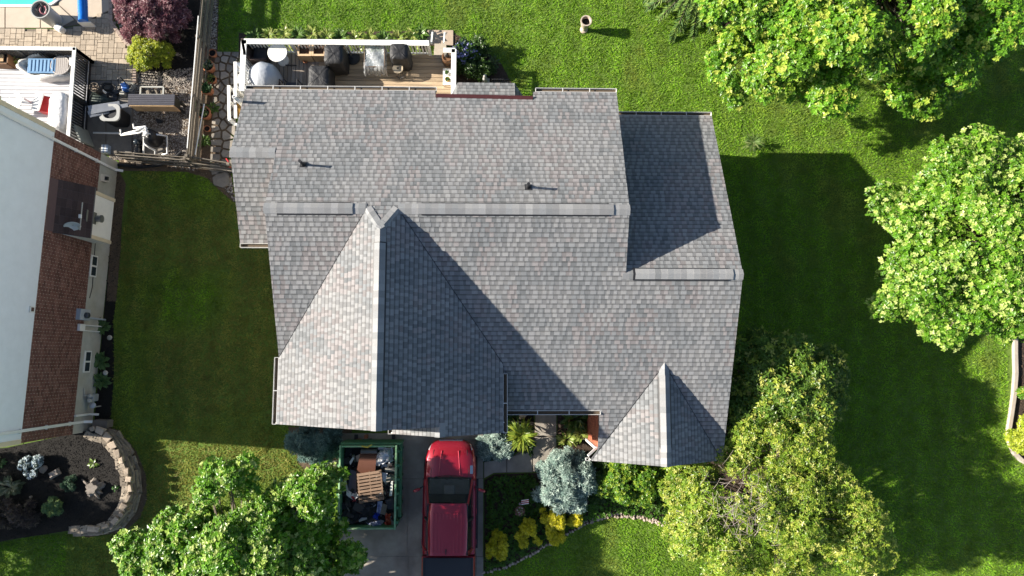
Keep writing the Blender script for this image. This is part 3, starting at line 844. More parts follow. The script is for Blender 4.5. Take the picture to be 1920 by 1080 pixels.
# tree left of the frame whose shade dapples the neighbour's bed
tree('maple_tree', 'green maple just beyond the lower left frame edge', (-22.2, -5.4), (-22.2, -5.6, 2.7), (2.4, 2.7, 1.5), 45, .7, 55, (.16, .13), MAPLE, MTIP, .2, 26, r0=.16)

# drooping conifer at the top
def conifer(label, base, h, r, seed):
    rg = np.random.default_rng(seed); t = thing('hemlock_tree', label, 'tree', (*base, 0))
    mb = MB().tube([(*base, -.1), (*base, h)], .16, 8, .02); T = []; C = []
    for i in range(110):
        z = h * rg.uniform(.06, .97); a = rg.uniform(0, 6.28); ln = r * (1 - z / h) ** .8 * rg.uniform(.75, 1.1)
        d = np.array([math.cos(a), math.sin(a), 0]); pts = []
        for s in np.linspace(0, 1, 6): pts.append(np.array([*base, z]) + d * ln * s - np.array([0, 0, .45 * ln * s * s]))
        mb.tube(pts, .025, 5, .006)
        q = int(70 * ln) + 6
        s = rg.uniform(.15, 1, q); b = np.array([*base, z]) + d * (ln * s)[:, None] - np.array([0, 0, 1.]) * (.45 * ln * s * s)[:, None]
        side = np.array([-d[1], d[0], 0]) * rg.choice([-1, 1], q)[:, None]
        dd = unit(side * .8 + d * .7 + np.array([0, 0, -.3]) + rg.normal(0, .15, (q, 3)))
        T.append(leaf_tris(b, dd, np.tile([0, 0, 1.], (q, 1)), rg.uniform(.18, .34, q) * (1.25 - s * .6), np.full(q, .07)))
        c = pick(rg, q, [(.09, .17, .03), (.12, .21, .04), (.06, .12, .03), (.17, .25, .05)]); C.append(np.concatenate([c, c]))
    mb.build('trunk', M_bark, t); tri_mesh('crown', np.concatenate(T), np.concatenate(C), M_needle, t)
conifer('drooping dark green hemlock at the top edge left of the big maple', P(1292, -5)[:2], 4.6, 2.4, 31)
conifer('narrow dark hemlock mostly under the big top right maple', P(1385, -25)[:2], 4.2, 1.9, 32)

# shrubs
def shrub(name, label, c, R, nl, lr, npl, leaf, pal, tip, tipw, seed, k=5, group=None, z0=.0, needle=False, tilt=(-.1, .6), flat=.9):
    rg = np.random.default_rng(seed); t = thing(name, label, 'shrub', (c[0], c[1], z0), group)
    C = (c[0], c[1], z0 + R[2] * .55)
    lob = lobes(rg, C, (R[0], R[1], R[2] * .55), nl, lr, -.35, .5)
    mb = MB()
    for q in lob[0][::2]: mb.tube([(c[0], c[1], z0 - .05), (c[0] * .5 + q[0] * .5, c[1] * .5 + q[1] * .5, z0 + (q[2] - z0) * .7), q], .018, 5, .006)
    mb.build('stem', M_stem, t)
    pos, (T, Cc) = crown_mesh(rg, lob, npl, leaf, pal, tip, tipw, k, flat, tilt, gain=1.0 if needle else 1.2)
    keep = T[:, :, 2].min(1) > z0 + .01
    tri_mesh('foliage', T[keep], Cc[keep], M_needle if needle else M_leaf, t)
    return t
BLUE = [(.15, .21, .19), (.19, .26, .24), (.11, .16, .15), (.23, .30, .27)]
BTIP = [(.34, .41, .38), (.40, .46, .42)]
def at(px, py, z): q = P(px, py, z); return (q.x, q.y)
shrub('blue_spruce', 'large round silver-blue spruce beside the curved walk', at(1062, 897, .55), (.86, .95, 1.05), 55, .28, 85, (.11, .028), BLUE, BTIP, .5, 41, 7, needle=True)
shrub('blue_spruce', 'low blue spruce right of the parked truck hood', at(930, 836, .3), (.52, .40, .45), 26, .18, 85, (.10, .026), BLUE, BTIP, .45, 42, 7, needle=True)
shrub('blue_spruce', 'shaded teal spruce at the left corner of the garage', at(594, 830, .6), (.90, .50, 1.1), 36, .25, 85, (.10, .026), [(.09, .15, .14), (.11, .18, .17), (.07, .11, .10)], [(.17, .25, .23)], .4, 43, 7, needle=True)
YEL = [(.48, .42, .012), (.54, .46, .016), (.36, .33, .01)]
YT = [(.58, .50, .03)]
for i, (px, py, r, h, lb) in enumerate([(937, 1022, .35, .5, 'golden yellow shrub nearest the driveway in the groundcover bed'),
        (994, 1001, .36, .55, 'golden yellow shrub just below the flower basket'),
        (1040, 966, .40, .55, 'largest golden yellow shrub above the stone edging'),
        (1077, 971, .17, .35, 'tiny golden yellow tuft right of the largest yellow shrub'),
        (1040, 1003, .24, .4, 'small golden yellow shrub closest to the curved stone edging')]):
    shrub('gold_shrub', lb, at(px, py, .3), (r, r * 1.2, h), 14, .15, 60, (.06, .035), YEL, YT, .5, 50 + i, 6, group='golden yellow shrubs in the front bed')
shrub('green_shrub', 'bright green leafy shrub under the porch gable eave', at(1188, 902, .55), (1.15, .72, 1.0), 52, .28, 85, (.08, .045), [(.085, .18, .015), (.11, .22, .02), (.065, .14, .012)], [(.25, .32, .03)], .4, 61)
shrub('green_shrub', 'dark green shrub squeezed between blue spruce and porch eave', at(1127, 902, .4), (.45, .6, .6), 16, .24, 60, (.08, .05), [(.035, .075, .012), (.05, .095, .015)], [(.08, .13, .02)], .2, 62)
shrub('red_maple_shrub', 'purple-red weeping japanese maple by the wooden fence', at(284, 22, .9), (1.12, 1.0, 1.3), 60, .3, 80, (.10, .035), [(.16, .055, .075), (.20, .075, .095), (.11, .04, .055)], [(.32, .17, .19)], .4, 63, 6)
shrub('globe_shrub', 'round chartreuse globe shrub below the red japanese maple', at(286, 103, .45), (.74, .62, .95), 48, .19, 80, (.06, .03), [(.22, .26, .018), (.28, .31, .02), (.15, .19, .012)], [(.42, .42, .04)], .5, 64, 6)
shrub('globe_shrub', 'yellow-green round shrub inside the curbed bed at the right edge', at(1929, 822, .4), (.55, .62, .8), 30, .22, 70, (.08, .05), [(.22, .28, .02), (.28, .33, .025), (.16, .2, .015)], [(.4, .42, .05)], .5, 65)
shrub('green_shrub', 'green shrub at the right frame edge inside the curbed bed', at(1946, 745, .4), (.5, .35, .6), 16, .22, 60, (.08, .05), MAPLE, YTIP, .3, 66)
shrub('green_shrub', 'dark low shrub beside the right rear corner of the deck', at(890, 112, .35), (.62, .6, .5), 24, .25, 60, (.09, .05), [(.03, .06, .012), (.045, .085, .015)], [(.09, .14, .03)], .15, 67)
shrub('hydrangea', 'violet-blue flowering hydrangea against the deck end railing', at(868, 100, .4), (.35, .5, .6), 14, .2, 55, (.09, .07), [(.05, .10, .02), (.06, .12, .02)], [(.25, .24, .5), (.32, .3, .58)], .35, 68)
shrub('dark_shrub', 'dark purple low shrub at the left frame edge of the raised bed', at(28, 962, .7), (.75, .45, .45), 20, .22, 45, (.08, .04), [(.05, .035, .035), (.07, .05, .045)], [(.1, .07, .06)], .2, 69, z0=ZB - .03)
shrub('dwarf_conifer', 'small green dwarf conifer in the raised mulch bed', at(100, 950, .8), (.27, .27, .4), 12, .12, 55, (.06, .02), [(.08, .15, .06), (.11, .19, .08)], [(.22, .27, .08)], .35, 70, 7, z0=ZB - .03, needle=True)
shrub('dwarf_conifer', 'small dark dwarf conifer in the middle of the raised mulch bed', at(130, 909, .7), (.23, .2, .25), 9, .11, 45, (.055, .02), [(.04, .09, .05), (.055, .11, .06)], [(.08, .14, .07)], .2, 71, 7, z0=ZB - .03, needle=True)
shrub('white_flower_shrub', 'low plant with pale blue-white blossom in the raised bed', at(60, 874, .75), (.36, .3, .35), 14, .14, 55, (.055, .04), [(.06, .09, .08), (.10, .13, .13)], [(.5, .54, .6), (.6, .64, .7)], .65, 72, z0=ZB - .03)

# leafy clump plants
def clump(name, label, loc, r, n, ln, wd, pal, seed, tilt=(.1, .9), group=None, rings=3, edge=None, h=.0):
    rg = np.random.default_rng(seed); V, C = [], []
    loc = np.array(loc, float)
    for i in range(rings):
        m_ = max(4, n // rings); a = rg.uniform(0, 6.28, m_)
        d = np.stack([np.cos(a), np.sin(a), np.zeros(m_)], 1); ti = np.linspace(tilt[0], tilt[1], rings)[i]
        b = loc + d * (rg.uniform(.0, .55, m_) * r)[:, None] + np.array([0, 0, .04 + h + .05 * i])
        dd = unit(d + np.array([0, 0, 1.]) * (ti + rg.normal(0, .12, m_))[:, None])
        l = ln * rg.uniform(.75, 1.2, m_); wv = wd * rg.uniform(.8, 1.2, m_)
        up = np.tile([0, 0, 1.], (m_, 1)) + d * -.2
        s = unit(np.cross(dd, up)); nn = unit(np.cross(s, dd))
        # arching leaf: two segments
        p1 = b + dd * (l * .5)[:, None]; tip = p1 + unit(dd + np.array([0, 0, -.7])) * (l * .55)[:, None]
        e1, e2 = p1 + s * (wv * .5)[:, None], p1 - s * (wv * .5)[:, None]
        pm = p1 - nn * (wv * .18)[:, None]
        c = pick(rg, m_, pal) * rg.uniform(.8, 1.2, (m_, 1))
        for t_ in ((b, e1, pm), (b, pm, e2), (pm, e1, tip), (pm, tip, e2)):
            V.append(np.stack(t_, 1)); C.append(c if t_[1] is not pm or edge is None else np.tile(edge, (m_, 1)))
    o = tri_mesh(name, np.concatenate(V), np.concatenate(C), M_leaf)
    dz = loc; return tag(o, label, 'plant', group)
HOS = [(.10, .19, .03), (.13, .23, .04), (.07, .14, .02)]
HOSY = [(.27, .34, .07), (.34, .38, .10), (.18, .27, .04)]
xs_ = [(480, 66), (508, 63), (536, 60), (562, 62), (588, 61), (615, 65), (640, 66), (668, 68), (694, 68), (722, 70), (748, 68), (774, 64), (790, 60)]
ords = ['first', 'second', 'third', 'fourth', 'fifth', 'sixth', 'seventh', 'eighth', 'ninth', 'tenth', 'eleventh', 'twelfth', 'last']
for i, (px, py) in enumerate(xs_):
    clump('hosta', 'light green hosta along the rear deck railing, %s from the left' % ords[i], P(px, py + 9), .26, 54, .27, .12, HOSY if i % 3 else HOS, 100 + i, group='hostas along the deck railing', h=.12)
for i, (px, py) in enumerate([(500, 86), (540, 88), (672, 90), (700, 86), (732, 90), (780, 88)]):
    clump('hosta', 'hosta seen through the deck railing, %s from the left' % ords[i], P(px, py + 6), .26, 36, .3, .14, HOSY, 130 + i, group='hostas under the railing')
FERN = [(.26, .33, .04), (.33, .38, .05), (.18, .26, .03)]
clump('fern_clump', 'yellow-green arching clump in the entry bed beside the garage', P(977, 814, .2), .3, 130, .5, .075, FERN, 140, (.1, 1.0), rings=5, h=.2)
clump('leafy_plant', 'dark green broad leaved plant under the entry eave', P(1075, 785), .45, 60, .38, .16, [(.05, .11, .02), (.07, .14, .025)], 141, h=.15)
clump('leafy_plant', 'sunlit yellow-green hosta in the bed left of the brick wall', P(1062, 822), .22, 34, .34, .12, HOSY, 142, h=.1)
clump('leafy_plant', 'sunlit hosta touching the entry brick wall', P(1086, 812), .22, 36, .32, .12, HOSY, 143, h=.12)
clump('leafy_plant', 'low dark foliage under the garage side eave', P(960, 790), .4, 46, .3, .12, [(.035, .08, .015), (.05, .1, .02)], 144)
clump('leafy_plant', 'dark trailing foliage at the bend of the walk', P(990, 836), .3, 46, .24, .1, [(.04, .09, .015), (.06, .12, .02)], 145)
clump('yucca', 'spiky pale yucca alone in the rear lawn', P(1408, 270), .1, 70, .42, .04, [(.12, .2, .05), (.16, .25, .07), (.26, .31, .12)], 146, (.2, 1.3), rings=5)
clump('variegated_hosta', 'large white-edged hosta at the left of the raised bed', P(22, 913, ZB), .3, 60, .34, .15, [(.10, .13, .07), (.14, .17, .09)], 147, edge=(.4, .4, .28))
clump('seedling', 'bright green five-leaf seedling near the stone wall top', P(177, 868, ZB), .06, 10, .2, .11, [(.16, .25, .04)], 148, rings=1)
clump('seedling', 'tiny pair of green leaves low in the raised bed', P(216, 916, ZB), .05, 8, .13, .09, [(.06, .14, .03)], 149, rings=1)
clump('seedling', 'small green sprout at the left frame edge of the raised bed', P(2, 866, ZB), .1, 14, .2, .1, [(.05, .12, .03)], 150, rings=1)
for i, (px, py, r, lb) in enumerate([(195, 614, .2, 'middling hosta under the neighbour electric boxes'), (191, 677, .26, 'largest round hosta beside the neighbour basement window'), (195, 715, .15, 'smallest ragged hosta below the basement window')]):
    clump('hosta', lb, P(px, py), r, 44, .26, .15, [(.10, .19, .06), (.13, .23, .08)], 151 + i, group='hostas along the neighbour wall', h=.05)
for i, (px, py, r, lb) in enumerate([(382, 248 - 30, .12, 'ragged weed left of the pots by the fence'), (385, 265, .2, 'green weedy plant at the lower end of the pot bed'), (401, 205, .2, 'leafy green plant beside the flagstone path'), (372, 200, .12, 'pale sprout on the fence post'), (381, 145, .12, 'yellowish sprout between the terracotta pots')]):
    clump('weed_plant', lb, P(px, py), r, 40, .2, .09, [(.09, .17, .03), (.13, .22, .05)], 160 + i)
for i, (px, py, r, lb) in enumerate([(905, 98, .2, 'pale edging plant at the tip of the rear corner bed'), (925, 120, .25, 'shaded dark plant midway along the rear corner bed')]):
    clump('edging_plant', lb, P(px, py), r, 40, .2, .08, [(.08, .13, .04), (.12, .17, .06)], 170 + i)
clump('leafy_plant', 'green sprig climbing the shaded house corner bed', P(1390, 850), .3, 60, .3, .13, HOS, 175, h=.3)

# groundcover, mulch chips, gravel, grass: uncountable masses
def scatter(polys, dens, rg, holes=()):
    out = []
    for pl in polys:
        a = np.array(pl); lo, hi = a.min(0), a.max(0); n = int((hi - lo).prod() * dens)
        p = lo + rg.random((n, 2)) * (hi - lo); k = inpoly(p[:, 0], p[:, 1], pl)
        for h in holes: k &= ~inpoly(p[:, 0], p[:, 1], h)
        out.append(p[k])
    return np.concatenate(out)
rg = np.random.default_rng(5)
gc = XY([(912, 905), (928, 893), (1000, 890), (1012, 915), (1040, 938), (1115, 945), (1140, 920), (1250, 905), (1262, 985), (1205, 966), (1150, 961), (1098, 977), (1048, 1002), (996, 1033), (948, 1057), (912, 1068)])
p = scatter([gc], 210, rg)
pos = np.c_[p, .06 + .10 * vnoise(p[:, 0], p[:, 1], 1.5, 3) + rg.uniform(0, .06, len(p))]
shade = vnoise(p[:, 0], p[:, 1], .8, 9)[:, None]
T, C = rosette(pos, rg.normal(0, .35, pos.shape) + [0, 0, 1], 6, .075, .05, pick(rg, len(pos), [(.075, .175, .016), (.095, .21, .022), (.06, .135, .014)]) * (.8 + .5 * shade), rg)
tag(tri_mesh('groundcover', T, C, M_leaf, kind='stuff'), 'low dark green groundcover filling the bed beside the truck', 'groundcover')

def chips(name, label, poly, dens, z, pal, size, seed, cat='mulch'):
    rg = np.random.default_rng(seed); p = scatter([poly] if not isinstance(poly[0], list) else poly, dens, rg); n = len(p)
    b = np.c_[p, np.full(n, z) + rg.uniform(.0, .015, n)]; a = rg.uniform(0, 6.28, n)
    d = np.stack([np.cos(a), np.sin(a), rg.normal(0, .25, n)], 1)
    T = leaf_tris(b, unit(d), np.tile([0, 0, 1.], (n, 1)) + rg.normal(0, .3, (n, 3)), size * rg.uniform(.6, 1.5, n), size * .45 * rg.uniform(.6, 1.4, n))
    c = pick(rg, n, pal) * rg.uniform(.6, 1.4, (n, 1))
    return tag(tri_mesh(name, T, np.concatenate([c, c]), M_chip, kind='stuff'), label, cat)
BLK = [(.012, .010, .009), (.02, .017, .014), (.009, .008, .007)]
BRN = [(.07, .045, .03), (.10, .065, .045), (.045, .03, .02)]
chips('mulch_chips', 'black wood mulch covering the raised bed', nb_poly, 260, ZB - .01, BLK, .055, 201)
chips('mulch_chips', 'brown bark mulch around porch shrubs and entry', [BED['entry_bed_right'], BED['front_bed'], BED['side_bed'], BED['back_corner_bed'], BED['right_bed']], 130, .02, BRN, .06, 202)
chips('mulch_chips', 'dark mulch along the neighbour wall and red maple', [BED['neighbour_strip'], BED['shrub_bed'], BED['entry_bed']], 200, .022, BLK, .05, 203)
chips('leaf_litter', 'dry litter over bare soil strips', [BED['rear_edge_bed'], BED['pot_bed'], BED['bare_soil'], BED['soil_strip'], BED['stone_pad_bed']], 90, .024, [(.16, .12, .08), (.1, .08, .05), (.22, .17, .12)], .06, 204, 'leaf litter')

def pebbles(name, label, polys, dens, z, r, pal, seed, cat='gravel'):
    rg = np.random.default_rng(seed); p = scatter(polys, dens, rg); n = len(p)
    c0 = np.c_[p, np.full(n, z)]; R = r * rg.uniform(.6, 1.5, (n, 1)); a = rg.uniform(0, 6.28, n)
    X_ = np.stack([np.cos(a), np.sin(a), 0 * a], 1) * R * rg.uniform(.9, 1.5, (n, 1)); Y_ = np.stack([-np.sin(a), np.cos(a), 0 * a], 1) * R
    Z_ = np.array([0, 0, 1.]) * R * .7
    e = [X_, Y_, -X_, -Y_]; tp = c0 + Z_ + rg.normal(0, .25, (n, 3)) * R * [1, 1, 0]
    V = []
    for i in range(4):
        A, B = c0 + e[i] + Z_ * .2, c0 + e[(i + 1) % 4] + Z_ * .2
        V += [np.stack([A, B, tp], 1)]
        V += [np.stack([A - Z_ * .4, B - Z_ * .4, B], 1), np.stack([A - Z_ * .4, B, A], 1)]
    c = pick(rg, n, pal) * rg.uniform(.7, 1.3, (n, 1))
    return tag(tri_mesh(name, np.concatenate(V), np.concatenate([c] * 12), M_gravel, kind='stuff'), label, cat)
GRV = [(.34, .30, .26), (.27, .24, .21), (.42, .38, .33), (.2, .17, .15)]
pebbles('gravel', 'pale pea gravel between pool equipment and fence', [XY([(252, 150), (362, 146), (356, 298), (205, 300), (205, 280), (250, 290)])], 800, .02, .019, GRV, 211)
pebbles('gravel', 'pebbles along the fence and shrub bed', [XY([(386, -40), (410, -40), (406, 92), (380, 92)]), XY([(218, -20), (232, -20), (236, 50), (250, 80), (250, 92), (238, 72), (218, 40)]), XY([(254, 138), (360, 128), (362, 152), (254, 156)])], 700, .024, .021, GRV + [(.5, .44, .36)], 212)
pebbles('gravel', 'loose pebbles under the left eave by the path end', [XY([(400, 318), (434, 330), (442, 380), (420, 352)]), XY([(330, 300), (380, 306), (370, 320), (320, 314)])], 300, .024, .03, GRV, 213)

# lawn
rg = np.random.default_rng(9)
fr = XY([(-60, -60), (1980, -60), (1980, 1140), (-60, 1140)])
HOUSE_FP = [[(XLW + .2, 3.7), (XR_, 3.7), (XR_, YEB - .2), (XLW + .2, YEB - .2)], [(XL + .2, YGF), (xgr, YGF), (xgr, 4), (XL + .2, 4)], [(0, -1.2), (XWR - .2, -1.2), (XWR - .2, YEW - .2), (0, YEW - .2)], [(3.2, YFF + .2), (XWR - .2, YFF + .2), (XWR - .2, 0), (3.2, 0)]]
DECK_FP = XY([(446, 60), (860, 60), (860, 200), (446, 200)])
OTHER = [XY([(-200, -100), (215, -100), (250, 160), (250, 310), (180, 800), (-200, 860)]), DECK_FP, XY([(398, 95), (452, 95), (440, 350), (398, 350)]), XY([(1888, 650), (1910, 645), (1910, 850), (1890, 830)])]
p = scatter([fr], 720, rg, EXCL + HOUSE_FP + OTHER); n = len(p); x, y = p[:, 0], p[:, 1]
a = rg.uniform(0, 6.28, n); an = vnoise(x, y, 2.5, 4) * 6.28
lean = rg.uniform(.8, 2.0, n)
d = np.stack([np.cos(a) + .6 * np.cos(an), np.sin(a) + .6 * np.sin(an), 1 / lean], 1); d = unit(d)
ln = rg.uniform(.045, .10, n) * (.8 + .5 * vnoise(x, y, 3.5, 6)); wd = rg.uniform(.012, .022, n)
s = np.stack([-np.sin(a), np.cos(a), 0 * a], 1) * wd[:, None]
b = np.c_[p, np.zeros(n)]
V = np.stack([b - s, b + s, b + d * ln[:, None]], 1)
g = np.array([(.175, .345, .018), (.20, .385, .022), (.15, .30, .016), (.26, .405, .032)])[rg.choice(4, n)]
q = vnoise(x, y, .55, 12) * .6 + vnoise(x, y, 2.2, 13) * .4
dry = np.clip((q - .59) * 4, 0, 1)[:, None] * .42
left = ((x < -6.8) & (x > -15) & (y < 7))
px0, py0 = P(500, 870)[:2]
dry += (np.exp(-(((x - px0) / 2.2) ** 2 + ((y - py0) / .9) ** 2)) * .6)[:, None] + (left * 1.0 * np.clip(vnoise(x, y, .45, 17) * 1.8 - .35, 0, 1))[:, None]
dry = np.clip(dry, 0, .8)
stripe = 1 + .14 * np.sin(x * 2 * math.pi / 1.1 + 1.5 * vnoise(x, y, .3, 15))
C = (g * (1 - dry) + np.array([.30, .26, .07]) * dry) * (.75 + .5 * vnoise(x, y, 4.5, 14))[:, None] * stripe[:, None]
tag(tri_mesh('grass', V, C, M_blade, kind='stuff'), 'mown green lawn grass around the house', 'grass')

# ------------------------------------------------------------------ neighbour's house on the left
NA, NB = P(222, 304), P(172, 808)
nu = (NB - NA).normalized(); nn = Vector((-nu.y, nu.x, 0)); nn = nn if nn.x > 0 else -nn
nl = (NB - NA).length
def W(s, z, o=0.): return NA + nu * s + nn * o + Vector((0, 0, z))
nrz = math.atan2(nu.y, nu.x)
ZF1, ZB1, ZE = 1.1, 3.67, 6.2
nh = thing('neighbour_house', 'neighbouring two-storey house with pale siding above red brick on a concrete base', 'house', tuple(W(nl / 2, 0, -4)))
def nbox(name, s0, s1, z0, z1, o0, o1, m, parent=nh, bevel=0., **kw):
    c = W((s0 + s1) / 2, (z0 + z1) / 2, (o0 + o1) / 2)
    return MB().box(c, (s1 - s0, abs(o1 - o0), z1 - z0), nrz).build(name, m, parent, bevel=bevel, **kw)
nbox('foundation', 0, nl, -.2, ZF1, -2.2, 0, M_found); nbox('rear_block', 0, nl - .8, -.2, ZE - .01, -9, -2.21, mat('siding_pale', (.80, .83, .85), .6, .05, 3, .05))
nbox('brick_backing', .0, nl, ZF1 + .002, ZB1, -2.2, -.015, M_mortar)
nbox('upper_wall', .0, nl, ZB1 + .002, ZE, -2.2, -.03, mat('siding_pale', (.80, .83, .85), .6, .05, 3, .05))
bricks('brickwork', nh, W(0, ZF1 + .01, -.014), nu, nl, 0, ZB1 - ZF1 - .02, nn, [(.175, .083, .063), (.205, .10, .078), (.15, .07, .055), (.23, .12, .095)])
ex = .2; nb_ = int((ZE - ZB1) / ex)
M_sid = mat('siding_pale', (.80, .83, .85))
for i in range(nb_ + 1):
    z0 = ZB1 + i * ex; z1 = min(z0 + ex + .012, ZE - .01)
    if z1 - z0 < .05: break
    a = [W(.1, z0, .012), W(nl - .1, z0, .012), W(nl - .1, z1, -.012), W(.1, z1, -.012)]; b = [W(.1, z0, -.028), W(nl - .1, z0, -.028), W(nl - .1, z1, -.028), W(.1, z1, -.028)]
    MB().add(a + b, [(0, 1, 2, 3), (4, 5, 1, 0), (7, 6, 5, 4), (3, 2, 6, 7), (0, 3, 7, 4), (1, 5, 6, 2)]).build('siding_board', M_sid, nh)
M_beige = mat('beige_trim', (.68, .57, .40), .65, .08, 5, .05)
for s0 in (-.02, nl - .12): nbox('corner_trim', s0, s0 + .14, ZB1, ZE, -.03, .03, M_beige)
nbox('fascia', -.1, nl + .02, ZE - .1, ZE + .08, -.02, .05, M_beige)
zr = 8.2
zm = ZE + .1 + (zr - ZE - .1) * 2.2 / 4.66
mb = MB(); mb.slab3([W(-.25, ZE + .1, .06), W(nl + .03, ZE + .1, .06), W(nl + .03, zm, -2.2), W(-.25, zm, -2.2)], .12)
mb.slab3([W(-.25, zm, -2.2), W(nl - .75, zm, -2.2), W(nl - .75, zr, -4.6), W(-.25, zr, -4.6)], .12)
mb.slab3([W(-.25, ZE + .1, -9.3), W(nl - .75, ZE + .1, -9.3), W(nl - .75, zr, -4.6), W(-.25, zr, -4.6)], .12)
mb.build('roof', mat('neighbour_shingle', (.12, .09, .08), .9, .3, 30, .4), nh)
for s0 in (.02, nl - .95):
    MB().add([W(s0, ZE, -.1), W(s0, ZE, -9), W(s0, zr - .1, -4.6), W(s0 + .1, ZE, -.1), W(s0 + .1, ZE, -9), W(s0 + .1, zr - .1, -4.6)], [(0, 1, 2), (5, 4, 3), (0, 2, 5, 3), (1, 4, 5, 2), (0, 3, 4, 1)]).build('gable_wall', M_sid, nh)
for s0, e in ((.36, .25), (nl - .38, .62)):
    mb = MB(); mb.beam(W(s0, ZE - .05, .06), W(s0, ZE - .4, .05), .08, .06); mb.beam(W(s0, ZE - .38, .05), W(s0, e, .05), .085, .06, up=tuple(nn)); mb.beam(W(s0, e + .02, .04), W(s0, e - .12, .28), .085, .06)
    for z in (1.4, 2.6, 3.8): mb.beam(W(s0 - .07, z, .05), W(s0 + .07, z, .05), .07, .03)
    mb.build('downspout', M_white, nh)
MB().tube([W(nl - .62, 1.15, .05), W(nl - .62, .35, .08), W(nl - .6, .2, .3)], .04, 8).build('drain_pipe', M_white, nh)
sp = P(193, 794, .2); MB().box((sp.x, sp.y, .2), (.52, .26, .4), nrz + 1.57).build('splash_block', mat('aged_block', (.16, .14, .12), .9), None, bevel=.02); tag(bpy.context.scene.objects['splash_block'], 'grey splash block under the neighbour front downspout', 'splash block')
def spos(px, py, o=0.):   # distance along the wall and height of a wall pixel
    r = RW @ Vector((px - 960, 540 - py, -FPX)); q0 = NA + nn * o - Vector((0, 0, HCAM))
    t = q0.dot(nn) / r.dot(nn); q = r * t + Vector((0, 0, HCAM)); return (q - NA).dot(nu), q.z
def cellar_window(px, py):
    s, z = spos(px, py); wn = nbox('window', s - .38, s + .38, z - .19, z + .19, -.02, .03, M_white_wood, bevel=.005)
    for k in (-1, 1): nbox('pane', s + k * .18 - .15, s + k * .18 + .15, z - .13, z + .13, .031, .036, M_glass, wn)
cellar_window(175, 499); cellar_window(163, 678)
# flue box with its own little roof, dish and vent
s0, z_ = spos(165, 352, .58); s1, _ = spos(163, 444, .58)
ch = thing('wall_chase', 'cream boxed bump-out with dark shingle roof on the brick wall', 'bump-out', tuple(W((s0 + s1) / 2, 1.0, .2)))
nbox('box_body', s0, s1, 1.0, 2.36, .0, .56, mat('cream_panel', (.75, .70, .62), .7, .05), ch)
nbox('front_panel', s0 + .12, s1 - .12, 1.04, 2.3, .56, .575, mat('white_panel', (.82, .80, .75), .7, .05), ch)
for a, b in ((s0 - .01, s0 + .11), (s1 - .11, s1 + .01)): nbox('corner_trim', a, b, .98, 2.37, .55, .59, M_beige, ch)
MB().add([W(s0, 2.37, 0), W(s0, 2.37, .56), W(s0, 3.2, 0), W(s1, 2.37, 0), W(s1, 2.37, .56), W(s1, 3.2, 0)], [(0, 1, 2), (5, 4, 3), (1, 4, 5, 2), (0, 2, 5, 3), (0, 3, 4, 1)]).build('cheek_wall', M_sid, ch)
o = MB().slab3([W(s0 - .08, 2.36, .68), W(s1 + .04, 2.36, .68), W(s1 + .04, 3.28, .02), W(s0 - .08, 3.28, .02)], .05).build('chase_roof', M_deckply, ch)
M_bsh = mat('brown_shingle', (.05, .034, .034), .9, .3, 40, .4, 150, rand=.25)
for i in range(7):
    for j in range(6):
        t0, t1 = i / 7, (i + 1) / 7; a = s0 - .08 + (s1 - s0 + .12) * j / 6; b = a + (s1 - s0 + .12) / 6 - .006
        f = lambda s, t, dz: W(s, 2.36 + .92 * t + dz, .68 - .66 * t)
        MB().slab3([f(a, t0, .022), f(b, t0, .022), f(b, t1, .006), f(a, t1, .006)], .012).build('shingle', M_bsh, o)
MB().slab3([W(s0 - .06, 3.29, .035), W(s1 + .02, 3.29, .035), W(s1 + .02, 3.62, .0), W(s0 - .06, 3.62, .0)], .02).build('flashing', mat('plum_metal', (.11, .07, .075), .5, .1), ch)
vs_, vz = spos(172, 407, .6); nbox('vent_plate', vs_ - .2, vs_ + .2, vz - .28, vz + .28, .576, .6, mat('grey_plate', (.16, .16, .13), .6), ch, bevel=.01)
MB().lathe([(.0, 0), (.11, 0), (.11, .14), (.13, .14), (.13, .18), (.0, .18)], W(vs_, vz - .25, .62), 14, axis=tuple(nn)).build('vent_cap', mat('galvanised', (.3, .3, .3), .4, .1, metal=.7), ch, smooth=True, sharp=40)
vs2, vz2 = spos(58, 580); wv = thing('wall_vent', 'tiny white square vent on the pale siding', 'vent', tuple(W(vs2, vz2 - .08, .02)))
nbox('frame', vs2 - .1, vs2 + .1, vz2 - .1, vz2 + .1, .01, .05, M_white_wood, wv); nbox('grille', vs2 - .06, vs2 + .06, vz2 - .06, vz2 + .06, .05, .056, mat('brown_grille', (.1, .05, .04), .7), wv)
ds = W(spos(122, 424)[0], 2.95, .42)
sd = thing('satellite_dish', 'small pale satellite dish on the dark bump-out roof', 'satellite dish', tuple(ds - Vector((0, 0, .3))))
ax = Vector((.25, -.95, .45)).normalized()
MB().lathe([(0, .0), (.12, .01), (.21, .04), (.25, .065), (.255, .055), (.21, .028), (.12, 0), (0, -.012)], ds, 22, sx=1.0, sy=.85, axis=tuple(ax), cap=False).build('reflector', mat('dish_grey', (.5, .55, .57), .4, .05), sd, smooth=True)
MB().tube([ds - Vector((0, 0, .32)), ds - Vector((0, 0, .1)), ds], .025, 8).build('mast', M_found, sd)
MB().tube([ds + Vector((.1, 0, -.1)), ds + ax * .2 + Vector((.22, 0, -.05)), ds + ax * -.3 + Vector((.28, .5, .02))], .018, 6).build('arm', M_found, sd)
MB().box(tuple(ds + Vector((.24, .28, .02))), (.07, .12, .07)).build('receiver', M_white, sd)
s_, z_ = spos(193, 334); dv = thing('dryer_vent', 'silver hooded vent on the foundation near the rear corner', 'vent', tuple(W(s_, z_ - .15, .0)))
